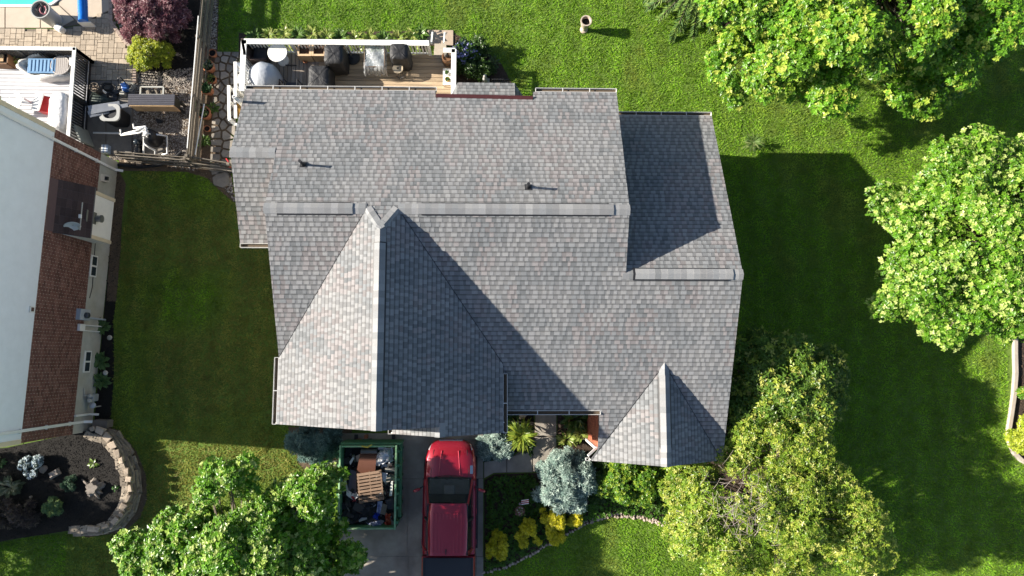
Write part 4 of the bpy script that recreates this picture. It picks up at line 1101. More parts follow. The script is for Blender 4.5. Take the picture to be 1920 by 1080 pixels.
MB().add([W(s_ - .13, z_ + .15, .0), W(s_ + .13, z_ + .15, .0), W(s_ + .13, z_ - .1, .16), W(s_ - .13, z_ - .1, .16), W(s_ - .13, z_ - .15, .0), W(s_ + .13, z_ - .15, .0)], [(0, 3, 2, 1), (3, 4, 5, 2), (0, 4, 3), (1, 2, 5), (0, 1, 5, 4)]).build('hood', mat('galvanised', (.3, .3, .3)), dv)
MB().box(tuple(W(s_, z_ - .02, .12)), (.12, .1, .1), nrz).build('flap', M_dark, dv)
s_, z_ = spos(157, 590, .1); eb = thing('electric_meter', 'grey electric meter box with conduit on the neighbour wall', 'meter', tuple(W(s_, .0, .1)))
nbox('box', s_ - .19, s_ + .19, z_ - .28, z_ + .28, .0, .16, mat('meter_grey', (.4, .44, .48), .5, .05), eb, bevel=.012)
MB().lathe([(0, 0), (.11, 0), (.10, .1), (.05, .13), (0, .13)], W(s_ + .02, z_ - .02, .16), 16, axis=tuple(nn)).build('dial', M_glass, eb, smooth=True)
MB().tube([W(s_ + .08, z_ - .28, .06), W(s_ + .1, .02, .1)], .035, 8).build('conduit', mat('meter_grey', (.4, .44, .48)), eb)
s_, z_ = spos(153, 614, .06); jb = thing('junction_box', 'small white utility box with two conduits below the electric meter', 'utility box', tuple(W(s_, 0, .05)))
nbox('box', s_ - .12, s_ + .12, z_ - .15, z_ + .15, .0, .1, M_white, jb, bevel=.01)
for k in (-.09, .1): MB().tube([W(s_ + k, z_ - .1, .05), W(s_ + k, .03, .07)], .02, 6).build('conduit', M_white, jb)
mb = MB().tube([W(spos(175, 560)[0] + k, z, .015) for k, z in ((-2.1, .95), (-1.2, .9), (-.4, .85), (0, .95))], .012, 5); tag(mb.build('cable', M_black), 'black cable sagging along the neighbour foundation', 'cable')
s_, z_ = spos(182, 746, .2); gm = thing('gas_meter', 'grey gas meter with regulator low on the foundation', 'meter', tuple(W(s_, 0, .2)))
nbox('meter_body', s_ - .16, s_ + .1, .35, .68, .1, .34, mat('gas_grey', (.30, .32, .33), .5, .1), gm, bevel=.04)
for k in (-.1, .06): MB().lathe([(0, 0), (.07, 0), (.07, .08), (.05, .1), (0, .1)], W(s_ + k, .68, .24), 12).build('dial', M_found, gm, smooth=True)
MB().lathe([(0, 0), (.09, 0), (.11, .05), (.09, .1), (0, .1)], W(s_ + .24, .5, .26), 14).build('regulator', mat('gas_light', (.45, .47, .5), .4), gm, smooth=True)
MB().tube([W(s_ - .35, .75, .02), W(s_ - .1, .75, .05), W(s_ - .1, .7, .2)], .02, 6).build('pipe', M_found, gm); MB().tube([W(s_ + .2, .55, .24), W(s_ + .3, .5, .24), W(s_ + .3, .0, .24)], .02, 6).build('pipe', M_found, gm)
for px, py, lb in ((206, 633, 'round pale path light above the big hosta by the neighbour wall'), (198, 699, 'round pale path light below the big hosta by the neighbour wall')):
    q = P(px, py, .2); lt = thing('path_light', lb, 'garden light', (q.x, q.y, 0), 'path lights by the neighbour wall')
    MB().lathe([(.0, .2), (.085, .2), (.09, .225), (.05, .25), (0, .25)], (q.x, q.y, 0), 14).build('cap', M_found, lt, smooth=True); MB().lathe([(.015, -.02), (.015, .2)], (q.x, q.y, 0), 6).build('stake', M_dark, lt)

# ------------------------------------------------------------------ raised bed: dry stone wall, rocks, stump
def rock(mb, c, sx, sy, h, seed, rz=0.):
    r_ = random.Random(seed); n = r_.choice((6, 7, 8)); ring = []
    for lv, (k, z) in enumerate(((1., 0), (1.04, .45), (.72, 1.))):
        ring.append([])
        for j in range(n):
            a = 2 * math.pi * j / n; rr = k * (1 + .22 * math.sin(3.1 * j + seed)) * r_.uniform(.86, 1.1)
            x, y = sx / 2 * rr * math.cos(a), sy / 2 * rr * math.sin(a)
            ring[-1].append((c[0] + x * math.cos(rz) - y * math.sin(rz), c[1] + x * math.sin(rz) + y * math.cos(rz), c[2] + h * z * r_.uniform(.92, 1.05)))
    return mb.loft(ring)
def blockstone(c, ln, dp, h, rz, seed):
    r_ = random.Random(seed); mb = MB(); j = lambda: r_.uniform(-.035, .035)
    vs = []
    for e in (0, 1):
        for a, b in ((-1, -1), (1, -1), (1, 1), (-1, 1)):
            x, y = a * ln / 2 + j(), b * dp / 2 + j()
            vs.append((c[0] + x * math.cos(rz) - y * math.sin(rz), c[1] + x * math.sin(rz) + y * math.cos(rz), c[2] + e * h + j() * .4))
    return mb.add(vs, [(3, 2, 1, 0), (4, 5, 6, 7), (0, 1, 5, 4), (1, 2, 6, 5), (2, 3, 7, 6), (3, 0, 4, 7)])
wp = [P(*q) for q in ((193, 803), (222, 813), (247, 845), (261, 885), (264, 922), (253, 958), (232, 984), (200, 997), (150, 1000))]
sw = thing('stone_wall', 'curved dry-stacked brown stone wall holding the raised mulch bed', 'stone wall', tuple(wp[4]))
def along(pts, step, shift=0.):
    out = []; t = shift; k = 0
    for a, b in zip(pts, pts[1:]):
        ln = (b - a).length
        while t < ln:
            out.append((a + (b - a) * (t / ln), math.atan2((b - a).y, (b - a).x))); t += step
        t -= ln
    return out
sd_ = 0; cen = P(120, 900, 0)
for lv in range(5):
    z = .11 * lv
    for q, a in along(wp, .34, .17 * (lv % 2)):
        inw = (cen - q); inw.z = 0; inw.normalize(); sd_ += 1
        q = q + inw * (.06 + .05 * lv + rnd.uniform(-.02, .02))
        blockstone((q.x, q.y, z), .34 + rnd.uniform(-.06, .06), .26, .105, a + rnd.uniform(-.12, .12), sd_).build('stone', M_wallstone, sw, bevel=.012)
M_capst = mat('cap_stone', (.36, .29, .22), .9, .25, 8, .6, 30, rand=.3)
for i, (px, py, l_, d_, a) in enumerate([(173, 804, .25, .2, .3), (187, 808, .42, .28, -.4), (200, 820, .4, .3, -.7), (210, 835, .38, .34, -1.0), (219, 850, .36, .25, -1.2), (226, 863, .25, .2, -1.3),
        (236, 884, .26, .24, -1.5), (240, 899, .3, .28, -1.6), (243, 916, .36, .18, -1.5), (241, 934, .32, .18, -1.9), (231, 950, .3, .28, -2.2), (226, 966, .24, .2, -2.2), (216, 977, .36, .25, -2.3), (197, 988, .34, .2, -2.9), (174, 992, .55, .26, 3.1), (182, 990, .25, .2, 3.0)]):
    q = P(px, py, .62); blockstone((q.x, q.y, .52), l_ * .7, d_ * .72, .12, -a if False else a, 900 + i).build('cap_stone', M_capst, sw, bevel=.02)
q = P(101, 888, .62); tag(rock(MB(), (q.x, q.y, ZB - .06), .46, .28, .2, 5, .5).build('garden_rock', mat('pale_rock', (.30, .25, .21), .9, .3, 8, .6)), 'pale pointed rock in the middle of the raised bed', 'rock')
q = P(80, 880, .6); tag(rock(MB(), (q.x, q.y, ZB - .06), .3, .24, .16, 6, .9).build('garden_rock', mat('pale_rock', (.30, .25, .21))), 'small grey rock beside the white blossom', 'rock')
for i, (px, py, s_, lb) in enumerate([(48, 948, .2, 'small brown rock right of the dark purple shrub'), (61, 950, .18, 'small rock second from the dark purple shrub'), (56, 932, .1, 'tiny round stone in the raised bed')]):
    q = P(px, py, .6); tag(rock(MB(), (q.x, q.y, ZB - .05), s_, s_ * .7, .1, 30 + i).build('garden_rock', mat('pale_rock', (.30, .25, .21))), lb, 'rock')
q = P(174, 915, .65); st = thing('tree_stump', 'weathered grey tree stump with roots in the raised bed', 'stump', (q.x, q.y, ZB - .05))
M_stump = mat('stump_wood', (.22, .19, .16), .95, .35, 9, .9, 30)
mb = MB(); ring = []
for k, z in ((1.25, 0), (.85, .1), (.7, .22), (.66, .26)):
    ring.append([(q.x + .27 * k * (1 + .18 * math.sin(5 * a) + .1 * math.sin(3 * a + 1)) * math.cos(a), q.y + .27 * k * (1 + .18 * math.sin(5 * a) + .1 * math.sin(3 * a + 1)) * math.sin(a), ZB - .05 + z) for a in [2 * math.pi * j / 22 for j in range(22)]])
mb.loft(ring).build('stump_body', M_stump, st)
for a, l_ in ((2.6, .34), (.6, .16), (-.6, .15), (-1.1, .24), (3.6, .12)):
    d = Vector((math.cos(a), math.sin(a), 0)); MB().tube([q + d * .18 + Vector((0, 0, .0)), q + d * (.2 + l_ * .5) - Vector((0, 0, .06)), q + d * (.2 + l_) - Vector((0, 0, .12))], .06, 7, .02).build('root', M_stump, st, smooth=True)

# edging of the front groundcover bed: small rounded stones
M_edge = mat('edge_stone', (.40, .32, .26), .9, .25, 12, .5, 40, rand=.35)
ed = thing('stone_edging', 'curved row of small pale stones edging the groundcover bed', 'edging', tuple(P(1050, 1005)))
ep = [P(*q) for q in ((908, 1073), (950, 1063), (1000, 1038), (1050, 1007), (1098, 983), (1125, 973), (1150, 968), (1180, 969), (1205, 973), (1235, 982), (1258, 990))]
dup = []
for i in range(6):
    o = rock(MB(), (ed.location.x, ed.location.y, -.02), .13, .1, .08, 60 + i).build('edging_stone', M_edge, ed); dup.append(o)
for k, (q, a) in enumerate(along(ep, .115)):
    for r_ in range(2 if q.x > 3 else 1):
        o = dup[k] if k < 6 and r_ == 0 else dup[rnd.randrange(6)].copy()
        if not (k < 6 and r_ == 0): COL.objects.link(o)
        o.location = q - ed.location + Vector((rnd.uniform(-.03, .03), rnd.uniform(-.03, .03) + .1 * r_, 0)); o.rotation_euler = (0, 0, rnd.uniform(0, 6)); o.scale = [rnd.uniform(.75, 1.25)] * 3
# concrete curb of the right bed
cp = [P(*q) for q in ((1901, 630), (1901, 660), (1902, 700), (1899, 740), (1893, 780), (1889, 805), (1891, 830), (1900, 850), (1912, 862), (1935, 874))]
cb = thing('concrete_curb', 'pale curved concrete curb round the bed at the right edge', 'curb', tuple(cp[5]))
M_curb = mat('curb_concrete', (.42, .36, .29), .9, .14, 6, .3)
for a, b in zip(cp, cp[1:]):
    n_ = (b - a).normalized() * .01
    MB().beam(a - n_ + Vector((0, 0, .05)), b + n_ + Vector((0, 0, .052)), .16, .14).build('curb_section', M_curb, cb, bevel=.02)

# ------------------------------------------------------------------ flagstone path
fpoly = XY([(404, 98), (449, 98), (444, 170), (432, 260), (424, 322), (398, 322), (400, 240)])
path = sheet('flagstone_path', fpoly, .022, M_soil)
sds = []
a_ = np.array(fpoly); lo, hi = a_.min(0), a_.max(0); r_ = random.Random(3); tries = 0
while len(sds) < 64 and tries < 4000:
    tries += 1; x, y = r_.uniform(lo[0], hi[0]), r_.uniform(lo[1], hi[1])
    if inpoly(np.array([x]), np.array([y]), fpoly)[0] and all(math.hypot(x - u, y - v) > .25 for u, v in sds): sds.append((x, y))
bound = [(lo[0], lo[1]), (hi[0], lo[1]), (hi[0], hi[1]), (lo[0], hi[1])]
LP = [XY([(404, 98), (449, 98), (444, 170), (400, 170)]), XY([(400, 170), (444, 170), (432, 260), (424, 322), (398, 322)])]
for cpoly in cells(sds, bound, .05):
    cx = sum(p[0] for p in cpoly) / len(cpoly); cy = sum(p[1] for p in cpoly) / len(cpoly)
    if any(math.hypot(x - cx, y - cy) > .75 for x, y in cpoly): cpoly = [(cx + (x - cx) * .6, cy + (y - cy) * .6) for x, y in cpoly]
    cpoly = [(cx + (x - cx) * rnd.uniform(.9, 1.), cy + (y - cy) * rnd.uniform(.9, 1.)) for x, y in cpoly]
    MB().prism(cpoly, -.02, .045 + rnd.uniform(0, .02), inset=.05).build('flagstone', M_stone, path)
for i, (pl, lb) in enumerate((([(399, 334), (412, 323), (430, 325), (433, 345), (420, 353), (402, 348)], 'large slate stepping stone at the end of the flagstone path'), ([(396, 316), (422, 313), (428, 325), (398, 328)], 'narrow stepping stone under the fence corner'),
        ([(604, 862), (634, 862), (634, 893), (606, 886)], 'square tan paving slab left of the dumpster'), ([(608, 890), (634, 896), (634, 905), (618, 902)], 'broken pale slab below the square tan slab'))):
    tag(MB().prism(XY(pl), -.02, .07, inset=.04).build('stepping_stone', M_stone), lb, 'paving stone')

# ------------------------------------------------------------------ pool corner, patio, pavers
sheet('pool_deck', XY([(-120, -80), (208, -80), (208, 20), (150, 46), (112, 53), (-120, 53)]), .02, M_joint, th=.1)
pd = bpy.data.objects['pool_deck']
for pl in ([(-120, 14), (10, 14), (10, 53), (-120, 53)], [(12, 14), (76, 14), (76, 53), (12, 53)], [(78, 14), (112, 12), (140, 38), (112, 53), (78, 53)], [(112, 10), (120, -80), (207, -80), (207, 20), (150, 45), (142, 37)]):
    MB().prism(XY(pl), 0, .045).build('slab', M_conc_pool, pd)
wpoly = [(-120, -80), (122, -80), (118, -20), (110, -2), (98, 7), (84, 11), (-120, 11)]
sheet('pool_water', XY(wpoly), .03, M_water)
mb = MB(); w1 = [P(x, y, .06) for x, y in wpoly[1:]]
pw = thing('pool_coping', 'white coping round the turquoise pool corner', 'pool edge', tuple(P(60, 12)))
for a, b in zip(w1, w1[1:]): MB().beam(a, b, .09, .06).build('coping_section', M_white, pw)
pav = [(-100, 55), (112, 55), (150, 48), (206, 22), (207, -60), (214, -60), (212, 42), (232, 74), (247, 90), (253, 104), (255, 151), (168, 151), (168, 118), (-100, 118)]
ppoly = XY(pav); patio = sheet('paver_patio', ppoly, .024, M_joint)
EXCL.append(ppoly)
u_ = .105; a_ = np.array(ppoly); lo, hi = a_.min(0), a_.max(0)
nx_, ny_ = int((hi[0] - lo[0]) / u_) + 1, int((hi[1] - lo[1]) / u_) + 1
occ = np.zeros((nx_ + 4, ny_ + 4), bool); pieces = []
for j in range(ny_):
    for i in range(nx_):
        if occ[i, j]: continue
        opts = [(2, 2), (3, 2), (2, 3), (2, 1), (1, 2), (3, 2), (2, 2)]; rnd.shuffle(opts)
        for (a, b) in opts + [(1, 1)]:
            if not occ[i:i + a, j:j + b].any(): break
        occ[i:i + a, j:j + b] = True
        cx, cy = lo[0] + (i + a / 2) * u_, lo[1] + (j + b / 2) * u_
        if inpoly(np.array([cx]), np.array([cy]), ppoly)[0]:
            px_, py_ = pj((cx, cy, 0))
            pieces.append((cx, cy, a, b, px_, py_))
vis = lambda q: q[4] > -6 and q[5] > -6 and not (q[4] < 140 and q[5] > 90)
pieces.sort(key=lambda q: (not vis(q), -q[2] * q[3]))
PM_ = {}
rest = MB()
for k, (cx, cy, a, b, _, _) in enumerate(pieces):
    if k < 300:
        if (a, b) not in PM_:
            o = MB().box((patio.location.x, patio.location.y, .035), (a * u_ - .012, b * u_ - .012, .045)).build('paver', M_paver, patio, bevel=.006); PM_[(a, b)] = o
        else:
            o = PM_[(a, b)].copy(); COL.objects.link(o)
        o.location = (cx - patio.location.x, cy - patio.location.y, rnd.uniform(-.004, .004))
    else:
        g = rnd.uniform(.8, 1.2); rest.box((cx, cy, .035), (a * u_ - .012, b * u_ - .012, .045), 0, (.40 * g, .33 * g, .25 * g))
rest.build('paver_field', mat('paver_rest', (.4, .33, .25), .9, .2, 11, .4, 70, tint=True), patio, kind='stuff')
eg = thing('block_edging', 'curved brownish block edging between pavers and shrub bed', 'edging', tuple(P(232, 74)))
for q, a in along([P(*q) for q in ((209, -40), (210, 42), (232, 75), (248, 91), (254, 106), (255, 152))], .23):
    MB().box((q.x, q.y, .05), (.22, .13, .12), a).build('edging_block', M_paver_edge, eg, bevel=.012)
# equipment pad
EXCL.append(XY([(160, 140), (260, 140), (260, 300), (160, 300)]))
pad = sheet('equipment_pad', XY([(160, 152), (255, 152), (255, 205), (262, 235), (300, 240), (306, 290), (205, 292), (160, 285)]), .02, M_joint, th=.1)
M_padc = mat('pad_concrete', (.2, .18, .155), .9, .2, 5, .3, rand=.08)
for pl in ([(160, 152), (209, 152), (209, 199), (160, 199)], [(211, 152), (254, 152), (254, 199), (211, 199)], [(160, 201), (199, 201), (199, 290), (160, 284)], [(201, 201), (248, 201), (248, 290), (201, 290)], [(268, 242), (306, 242), (306, 290), (268, 290)]):
    MB().prism(XY(pl), 0, .05).build('slab', M_padc, pad)

# ------------------------------------------------------------------ fence of weathered boards
def fence(label, a, b, h, nb, seed, step=2.1):
    a, b = Vector(a), Vector(b); a.z = b.z = 0; d = (b - a); ln = d.length; u = d / ln; n = Vector((-u.y, u.x, 0)); r_ = random.Random(seed)
    t = thing('board_fence', label, 'fence', tuple((a + b) / 2)); k = max(1, round(ln / step))
    for i in range(k + 1):
        q = a + d * (i / k); MB().box((q.x, q.y, (h + .06) / 2 - .1), (.11, .11, h + .26), r_.uniform(-.2, .2) + math.atan2(u.y, u.x)).build('post', M_oldwood, t, bevel=.01)
    for i in range(k):
        p0, p1 = a + d * (i / k), a + d * ((i + 1) / k)
        for j in range(nb):
            z = .14 + (h - .2) * j / (nb - 1); s = 1 if j % 2 else -1
            o = n * (.075 * s); e = lambda: Vector((0, 0, r_.uniform(-.02, .02)))
            MB().beam(p0 + o + Vector((0, 0, z)) + e() - u * .03, p1 + o + Vector((0, 0, z)) + e() + u * .03, .03, .15).build('board', M_oldwood, t, bevel=.006)
    return t
fence('long weathered board fence between pool yard and rear lawn', P(380, -40, 1.1), P(350, 292, 1.1), 1.1, 6, 1)
fence('short weathered board fence behind the pool equipment', P(218, 286, .95), P(347, 296, .95), .95, 5, 2)
fence('low weathered rail fence from the fence corner to the flagstone path', P(354, 297, .95), P(428, 309, .95), .95, 4, 3)
for x_, lb in (((P(372, 30, 1.22), P(351, 278, 1.22)), 'thin white strip of painted sunlight along the fence top, outer side'), ((P(383, 195, .95), P(366, 290, .95)), 'short white strip of painted sunlight low on the inner fence side')):
    tag(MB().beam(x_[0], x_[1], .028, .03).build('sunlight_strip', M_white), lb, 'painted sunlight')  # white strips added to paint the sunlit edges of the fence, not trim
tag(MB().tube([P(*q, .06) for q in ((222, 309), (260, 313), (295, 310), (320, 303), (340, 285))], .06, 8).build('drain_hose', M_black), 'black corrugated drain hose under the equipment fence', 'hose')

# terracotta pots
def pot(px, py, r, h, label, plant=None, seed=0):
    q = P(px, py, h); t = thing('terracotta_pot', label, 'plant pot', (q.x, q.y, .02), 'terracotta pots along the fence'); c = (q.x, q.y, .02)
    MB().lathe([(r * .68, 0), (r * .93, h * .8), (r * 1.02, h * .8), (r * 1.02, h), (r * .88, h), (r * .84, h * .85), (.01, h * .84)], c, 22, cap=True).build('pot_body', M_terra, t, smooth=True, sharp=35)
    MB().lathe([(r * .86, h * .845), (.005, h * .9)], c, 14, cap=False).build('soil', M_mulch, t)
    if plant:
        rg = np.random.default_rng(seed); n = plant[2]; a = rg.uniform(0, 6.28, n); rr = r * .8 * np.sqrt(rg.random(n))
        pos = np.stack([c[0] + rr * np.cos(a), c[1] + rr * np.sin(a), np.full(n, .02 + h * .95) + rg.uniform(0, .08, n)], 1)
        T, C = rosette(pos, rg.normal(0, .4, pos.shape) + [0, 0, 1], 5, plant[0], plant[1], pick(rg, n, plant[3]), rg, (.0, .9)); tri_mesh('foliage', T, C, M_leaf, t)
G1 = [(.09, .17, .04), (.14, .22, .08), (.06, .12, .03)]
pot(398, 99, .15, .26, 'empty terracotta pot at the top of the pot row')
pot(390, 123, .22, .34, 'wide terracotta pot with pale succulents, second in the row', (.08, .04, 26, [(.16, .22, .14), (.3, .33, .25), (.08, .14, .05)]), 1)
pot(397, 148, .16, .26, 'small terracotta pot with yellow leaves, third in the row', (.09, .05, 14, [(.3, .32, .06), (.12, .2, .05)]), 2)
pot(387, 166, .22, .36, 'wide terracotta pot full of dark green leaves', (.1, .05, 40, [(.05, .12, .04), (.07, .15, .05)]), 3)
pot(382, 211, .24, .36, 'largest terracotta pot with sparse red-green plants', (.09, .04, 22, [(.1, .15, .05), (.2, .12, .06), (.12, .2, .05)]), 4)
pot(388, 241, .12, .2, 'smallest terracotta pot at the bottom of the pot row')
tag(MB().tube([P(x, y, .9) for x, y in ((424, 297), (428, 303), (427, 310), (432, 314))], .025, 6).build('red_strap', mat('red_plastic', (.5, .03, .03), .5)), 'red strap hanging at the left eave corner', 'strap')

# ------------------------------------------------------------------ pool equipment and yard things
def rrect(cx, cy, sx, sy, r, z, n=5):
    out = []
    for kx, ky, a0 in ((1, 1, 0), (-1, 1, 90), (-1, -1, 180), (1, -1, 270)):
        for i in range(n): a = math.radians(a0 + 90 * i / (n - 1)); out.append((cx + kx * (sx / 2 - r) + r * math.cos(a), cy + ky * (sy / 2 - r) + r * math.sin(a), z))
    return out
M_lgrey = mat('light_grey_plastic', (.36, .36, .34), .5, .1)
q = P(206, 211, .85); tk = thing('water_tank', 'black tank with pale rounded rim beside the neighbour deck', 'tank', (q.x, q.y, .05))
MB().loft([rrect(q.x, q.y, .62, .55, .15, .05), rrect(q.x, q.y, .66, .6, .16, .8)]).build('tank_body', M_black, tk, smooth=True, sharp=40)
mb = MB(); R1, R2 = rrect(q.x, q.y, .72, .64, .18, .8), rrect(q.x, q.y, .5, .44, .2, .8)
up_ = lambda R, z: [(x, y, z) for x, y, _ in R]
mb.loft([R1, up_(R1, .87), up_(R2, .87), up_(R2, .6)], cap=False).build('rim', M_lgrey, tk, smooth=True, sharp=40)
MB().lathe([(0, .62), (.22, .62), (.1, .7), (0, .7)], (q.x, q.y, 0), 14).build('fan', M_dark, tk)
q = P(276, 252, .75); fl = thing('pool_filter', 'black cylindrical pool filter with white valve pipes', 'pool filter', (q.x, q.y, .05))
MB().lathe([(.24, .05), (.27, .1), (.27, .55), (.22, .72), (.1, .8), (.0, .8)], (q.x, q.y, 0), 22).build('tank_body', M_black, fl, smooth=True, sharp=50)
MB().lathe([(.09, .8), (.1, .86), (.06, .92), (0, .92)], (q.x, q.y, 0), 14).build('valve', M_white, fl)
for i in range(5): a = i * 1.256; MB().lathe([(.022, .78), (.022, .86), (0, .86)], (q.x + .12 * math.cos(a), q.y + .12 * math.sin(a), 0), 8).build('bolt', M_white, fl)
pip = thing('pool_pipes', 'white plastic pool pipes running between filter and fence', 'pipes', tuple(P(280, 265)))
for pl in ([(175, 249, .35), (222, 250, .35), (228, 252, .55), (252, 246, .75), (272, 239, .85)], [(226, 243, .6), (227, 253, .6), (262, 249, .8), (276, 240, .85)], [(238, 250, .7), (272, 240, .8)], [(250, 232, .6), (251, 240, .7), (273, 237, .85), (274, 248, .85)],
           [(270, 258, .75), (270, 270, .4), (269, 287, .15), (273, 291, .1)], [(270, 269, .5), (281, 277, .35), (291, 282, .2), (291, 292, .1)], [(292, 252, .6), (313, 255, .3), (314, 288, .15), (304, 290, .1)]):
    MB().tube([P(*p_) for p_ in pl], .035, 8).build('pipe', M_white, pip, smooth=True)
q = P(257, 278, .25); pu = thing('pool_pump', 'black pool pump beside the filter', 'pump', (q.x, q.y, .05))
MB().lathe([(.0, -.3), (.1, -.3), (.11, 0), (.08, .02), (.08, .12), (.12, .14), (.12, .3), (0, .3)], (q.x, q.y, .2), 14, axis=(0, 1, 0)).build('motor', M_dark, pu, smooth=True, sharp=40)
MB().bz(q.x - .13, q.x + .13, q.y - .3, q.y + .3, .05, .1).build('base', M_black, pu)
MB().lathe([(.0, .2), (.1, .2), (.11, .36), (.06, .4), (0, .4)], (q.x, q.y + .22, 0), 12).build('strainer_lid', M_glass, pu, smooth=True)
# bench-like storage chest with slatted lid
a, b = P(240, 176, 1.0), P(326, 197, 1.0); b2 = P(326, 208, .5)
bx = thing('storage_chest', 'long storage chest with dark slatted lid and pale wooden front', 'chest', ((a.x + b.x) / 2, (a.y + b.y) / 2, .02))
for i in range(6):
    y0 = a.y + (b.y - a.y) * i / 6; y1 = a.y + (b.y - a.y) * (i + 1) / 6 + .012
    MB().bz(a.x, b.x, y1, y0, .95, .98).build('lid_slat', mat('slate_slat', (.045, .045, .06), .6, .2), bx)
for i in range(3): MB().bz(a.x + .03, b.x - .03, b.y - .02, b.y + .01, .4 + .18 * i, .4 + .18 * i + .17).build('front_plank', M_pale_wood, bx)
MB().bz(a.x + .05, b.x - .05, b.y + .03, a.y - .04, .4, .94).build('chest_body', M_dark, bx)
for x in (a.x + .06, b.x - .06):
    for y in (b.y + .06, a.y - .08): MB().bz(x - .04, x + .04, y - .04, y + .04, .02, .4).build('leg', M_dark, bx)
rk_ = thing('log_rack', 'dark metal rack frame standing behind the storage chest', 'rack', tuple(P(287, 168)))
c0, c1 = P(264, 163, .55), P(306, 178, .55)
for y in (c0.y, c1.y): MB().beam((c0.x, y, .55), (c1.x, y, .55), .05, .04).build('rail', M_found, rk_)
for x in (c0.x, c1.x): MB().beam((x, c0.y, .55), (x, c1.y, .55), .05, .04).build('rail', M_found, rk_)
for x in (c0.x, c1.x):
    for y in (c0.y, c1.y): MB().beam((x, y, .02), (x, y, .55), .04, .04).build('leg', M_dark, rk_)
for i in range(9):
    x = c0.x + .1 + (c1.x - c0.x - .2) * i / 8; MB().tube([(x, c0.y - .05, .28 + .06 * (i % 3)), (x + .06, c1.y + .05, .3 + .05 * (i % 2))], .05, 7).build('log', M_oldwood, rk_)
gp = thing('gutter_lengths', 'loose grey gutter lengths leaning across the equipment yard', 'gutter', tuple(P(200, 205)))
for (x0, y0, x1, y1, w_) in ((165, 212, 240, 197, .14), (166, 206, 225, 197, .3), (168, 218, 205, 210, .1)):
    MB().beam(P(x0, y0, .95), P(x1, y1, .8), w_, .03).build('length', mat('zinc_grey', (.20, .215, .24), .5, .1), gp)
um = thing('umbrella_base', 'fallen umbrella pole with round dark base beside the deck rail', 'umbrella base', tuple(P(210, 181)))
q = P(210, 181, .1); MB().lathe([(.0, .05), (.22, .05), (.2, .09), (.05, .12), (0, .12)], (q.x, q.y, 0), 18).build('base_disc', M_dark, um, smooth=True, sharp=40); MB().tube([q + Vector((0, 0, .05)), P(184, 166, .7)], .025, 8).build('pole', M_dark, um); MB().tube([P(193, 170, .52), P(199, 174, .4)], .035, 8).build('collar', M_white, um)
q = P(176, 163, .5); bk = thing('wire_basket', 'round basket of pebbles on a stand by the deck rail', 'basket', (q.x, q.y, .05))
MB().lathe([(.12, .05), (.16, .5), (.18, .5), (.18, .46), (.15, .44), (.0, .44)], (q.x, q.y, 0), 16).build('bowl', M_oldwood, bk)
r_ = random.Random(4)
for i in range(12): rock(MB(), (q.x + r_.uniform(-.1, .1), q.y + r_.uniform(-.1, .1), .44), .07, .06, .05, i).build('pebble', M_capst, bk)
for i, (px, py, lb) in enumerate(((205, 165, 'black garden hose coil beside the umbrella base'), (243, 165, 'tangled grey hose coil near the paver corner'))):
    q = P(px, py, .08); pts = [(q.x + (.2 + .03 * math.sin(3 * t)) * math.cos(t), q.y + (.17 + .03 * math.cos(2 * t)) * math.sin(t), .06 + .012 * t) for t in np.linspace(0, 19, 90)]
    tag(MB().tube(pts, .016, 5).build('hose_coil', M_black if i == 0 else M_found), lb, 'hose')
q = P(227, 158, .5); vc = thing('pool_cleaner', 'blue and black pool cleaner with curved handle', 'pool cleaner', (q.x, q.y, .05))
MB().box((q.x, q.y, .2), (.22, .3, .25), .4).build('cleaner_body', mat('blue_plastic', (.03, .12, .4), .4), vc, bevel=.04)
MB().tube([P(222, 160, .3), P(221, 147, .7), P(225, 144, .75), P(236, 156, .4)], .02, 6).build('handle', M_black, vc)
for i in range(6):
    r_ = random.Random(40 + i); q = P(232 + r_.uniform(-10, 12), 172 + r_.uniform(-8, 8), .1); MB().box((q.x, q.y, .15), (.2, .12, .16), r_.uniform(0, 3)).build('part', M_dark if i % 2 else M_found, vc, bevel=.02)
tag(rock(MB(), tuple(P(190, 192)), .8, .6, .35, 8).build('tarp_heap', mat('green_tarp', (.05, .07, .06), .7, .2, 6, .8, 8, bdist=.05), smooth=True), 'crumpled dark green tarp heap beside the neighbour deck', 'tarp')
tag(MB().beam(P(166, 248, .0) + Vector((0, 0, .5)), P(178, 278, .0) + Vector((0, 0, .45)), .06, .9).build('leaning_panel', mat('grey_green_panel', (.26, .27, .24), .7, .1)), 'grey-green flat panel standing at the rear house corner', 'panel')
q = P(197, 279, .25); sp2 = thing('striped_tin', 'small white and blue striped box by the equipment fence', 'box', (q.x, q.y, .05))
for i in range(4): MB().box((q.x - .1 + .06 * i, q.y, .17), (.055, .3, .22)).build('stripe', M_white if i % 2 == 0 else mat('grey_blue', (.3, .38, .5), .5), sp2)
tag(rock(MB(), tuple(P(300, 228)), .35, .18, .08, 12, -.4).build('work_glove', M_black), 'black glove lying on the gravel', 'glove')
for i, (px, py) in enumerate(((252, 304), (262, 309), (240, 301))):
    tag(rock(MB(), tuple(P(px, py)), .28, .2, .08, 80 + i).build('flat_rock', M_capst), 'flat grey rock under the equipment fence, %s from the left' % ('second', 'third', 'first')[i], 'rock')

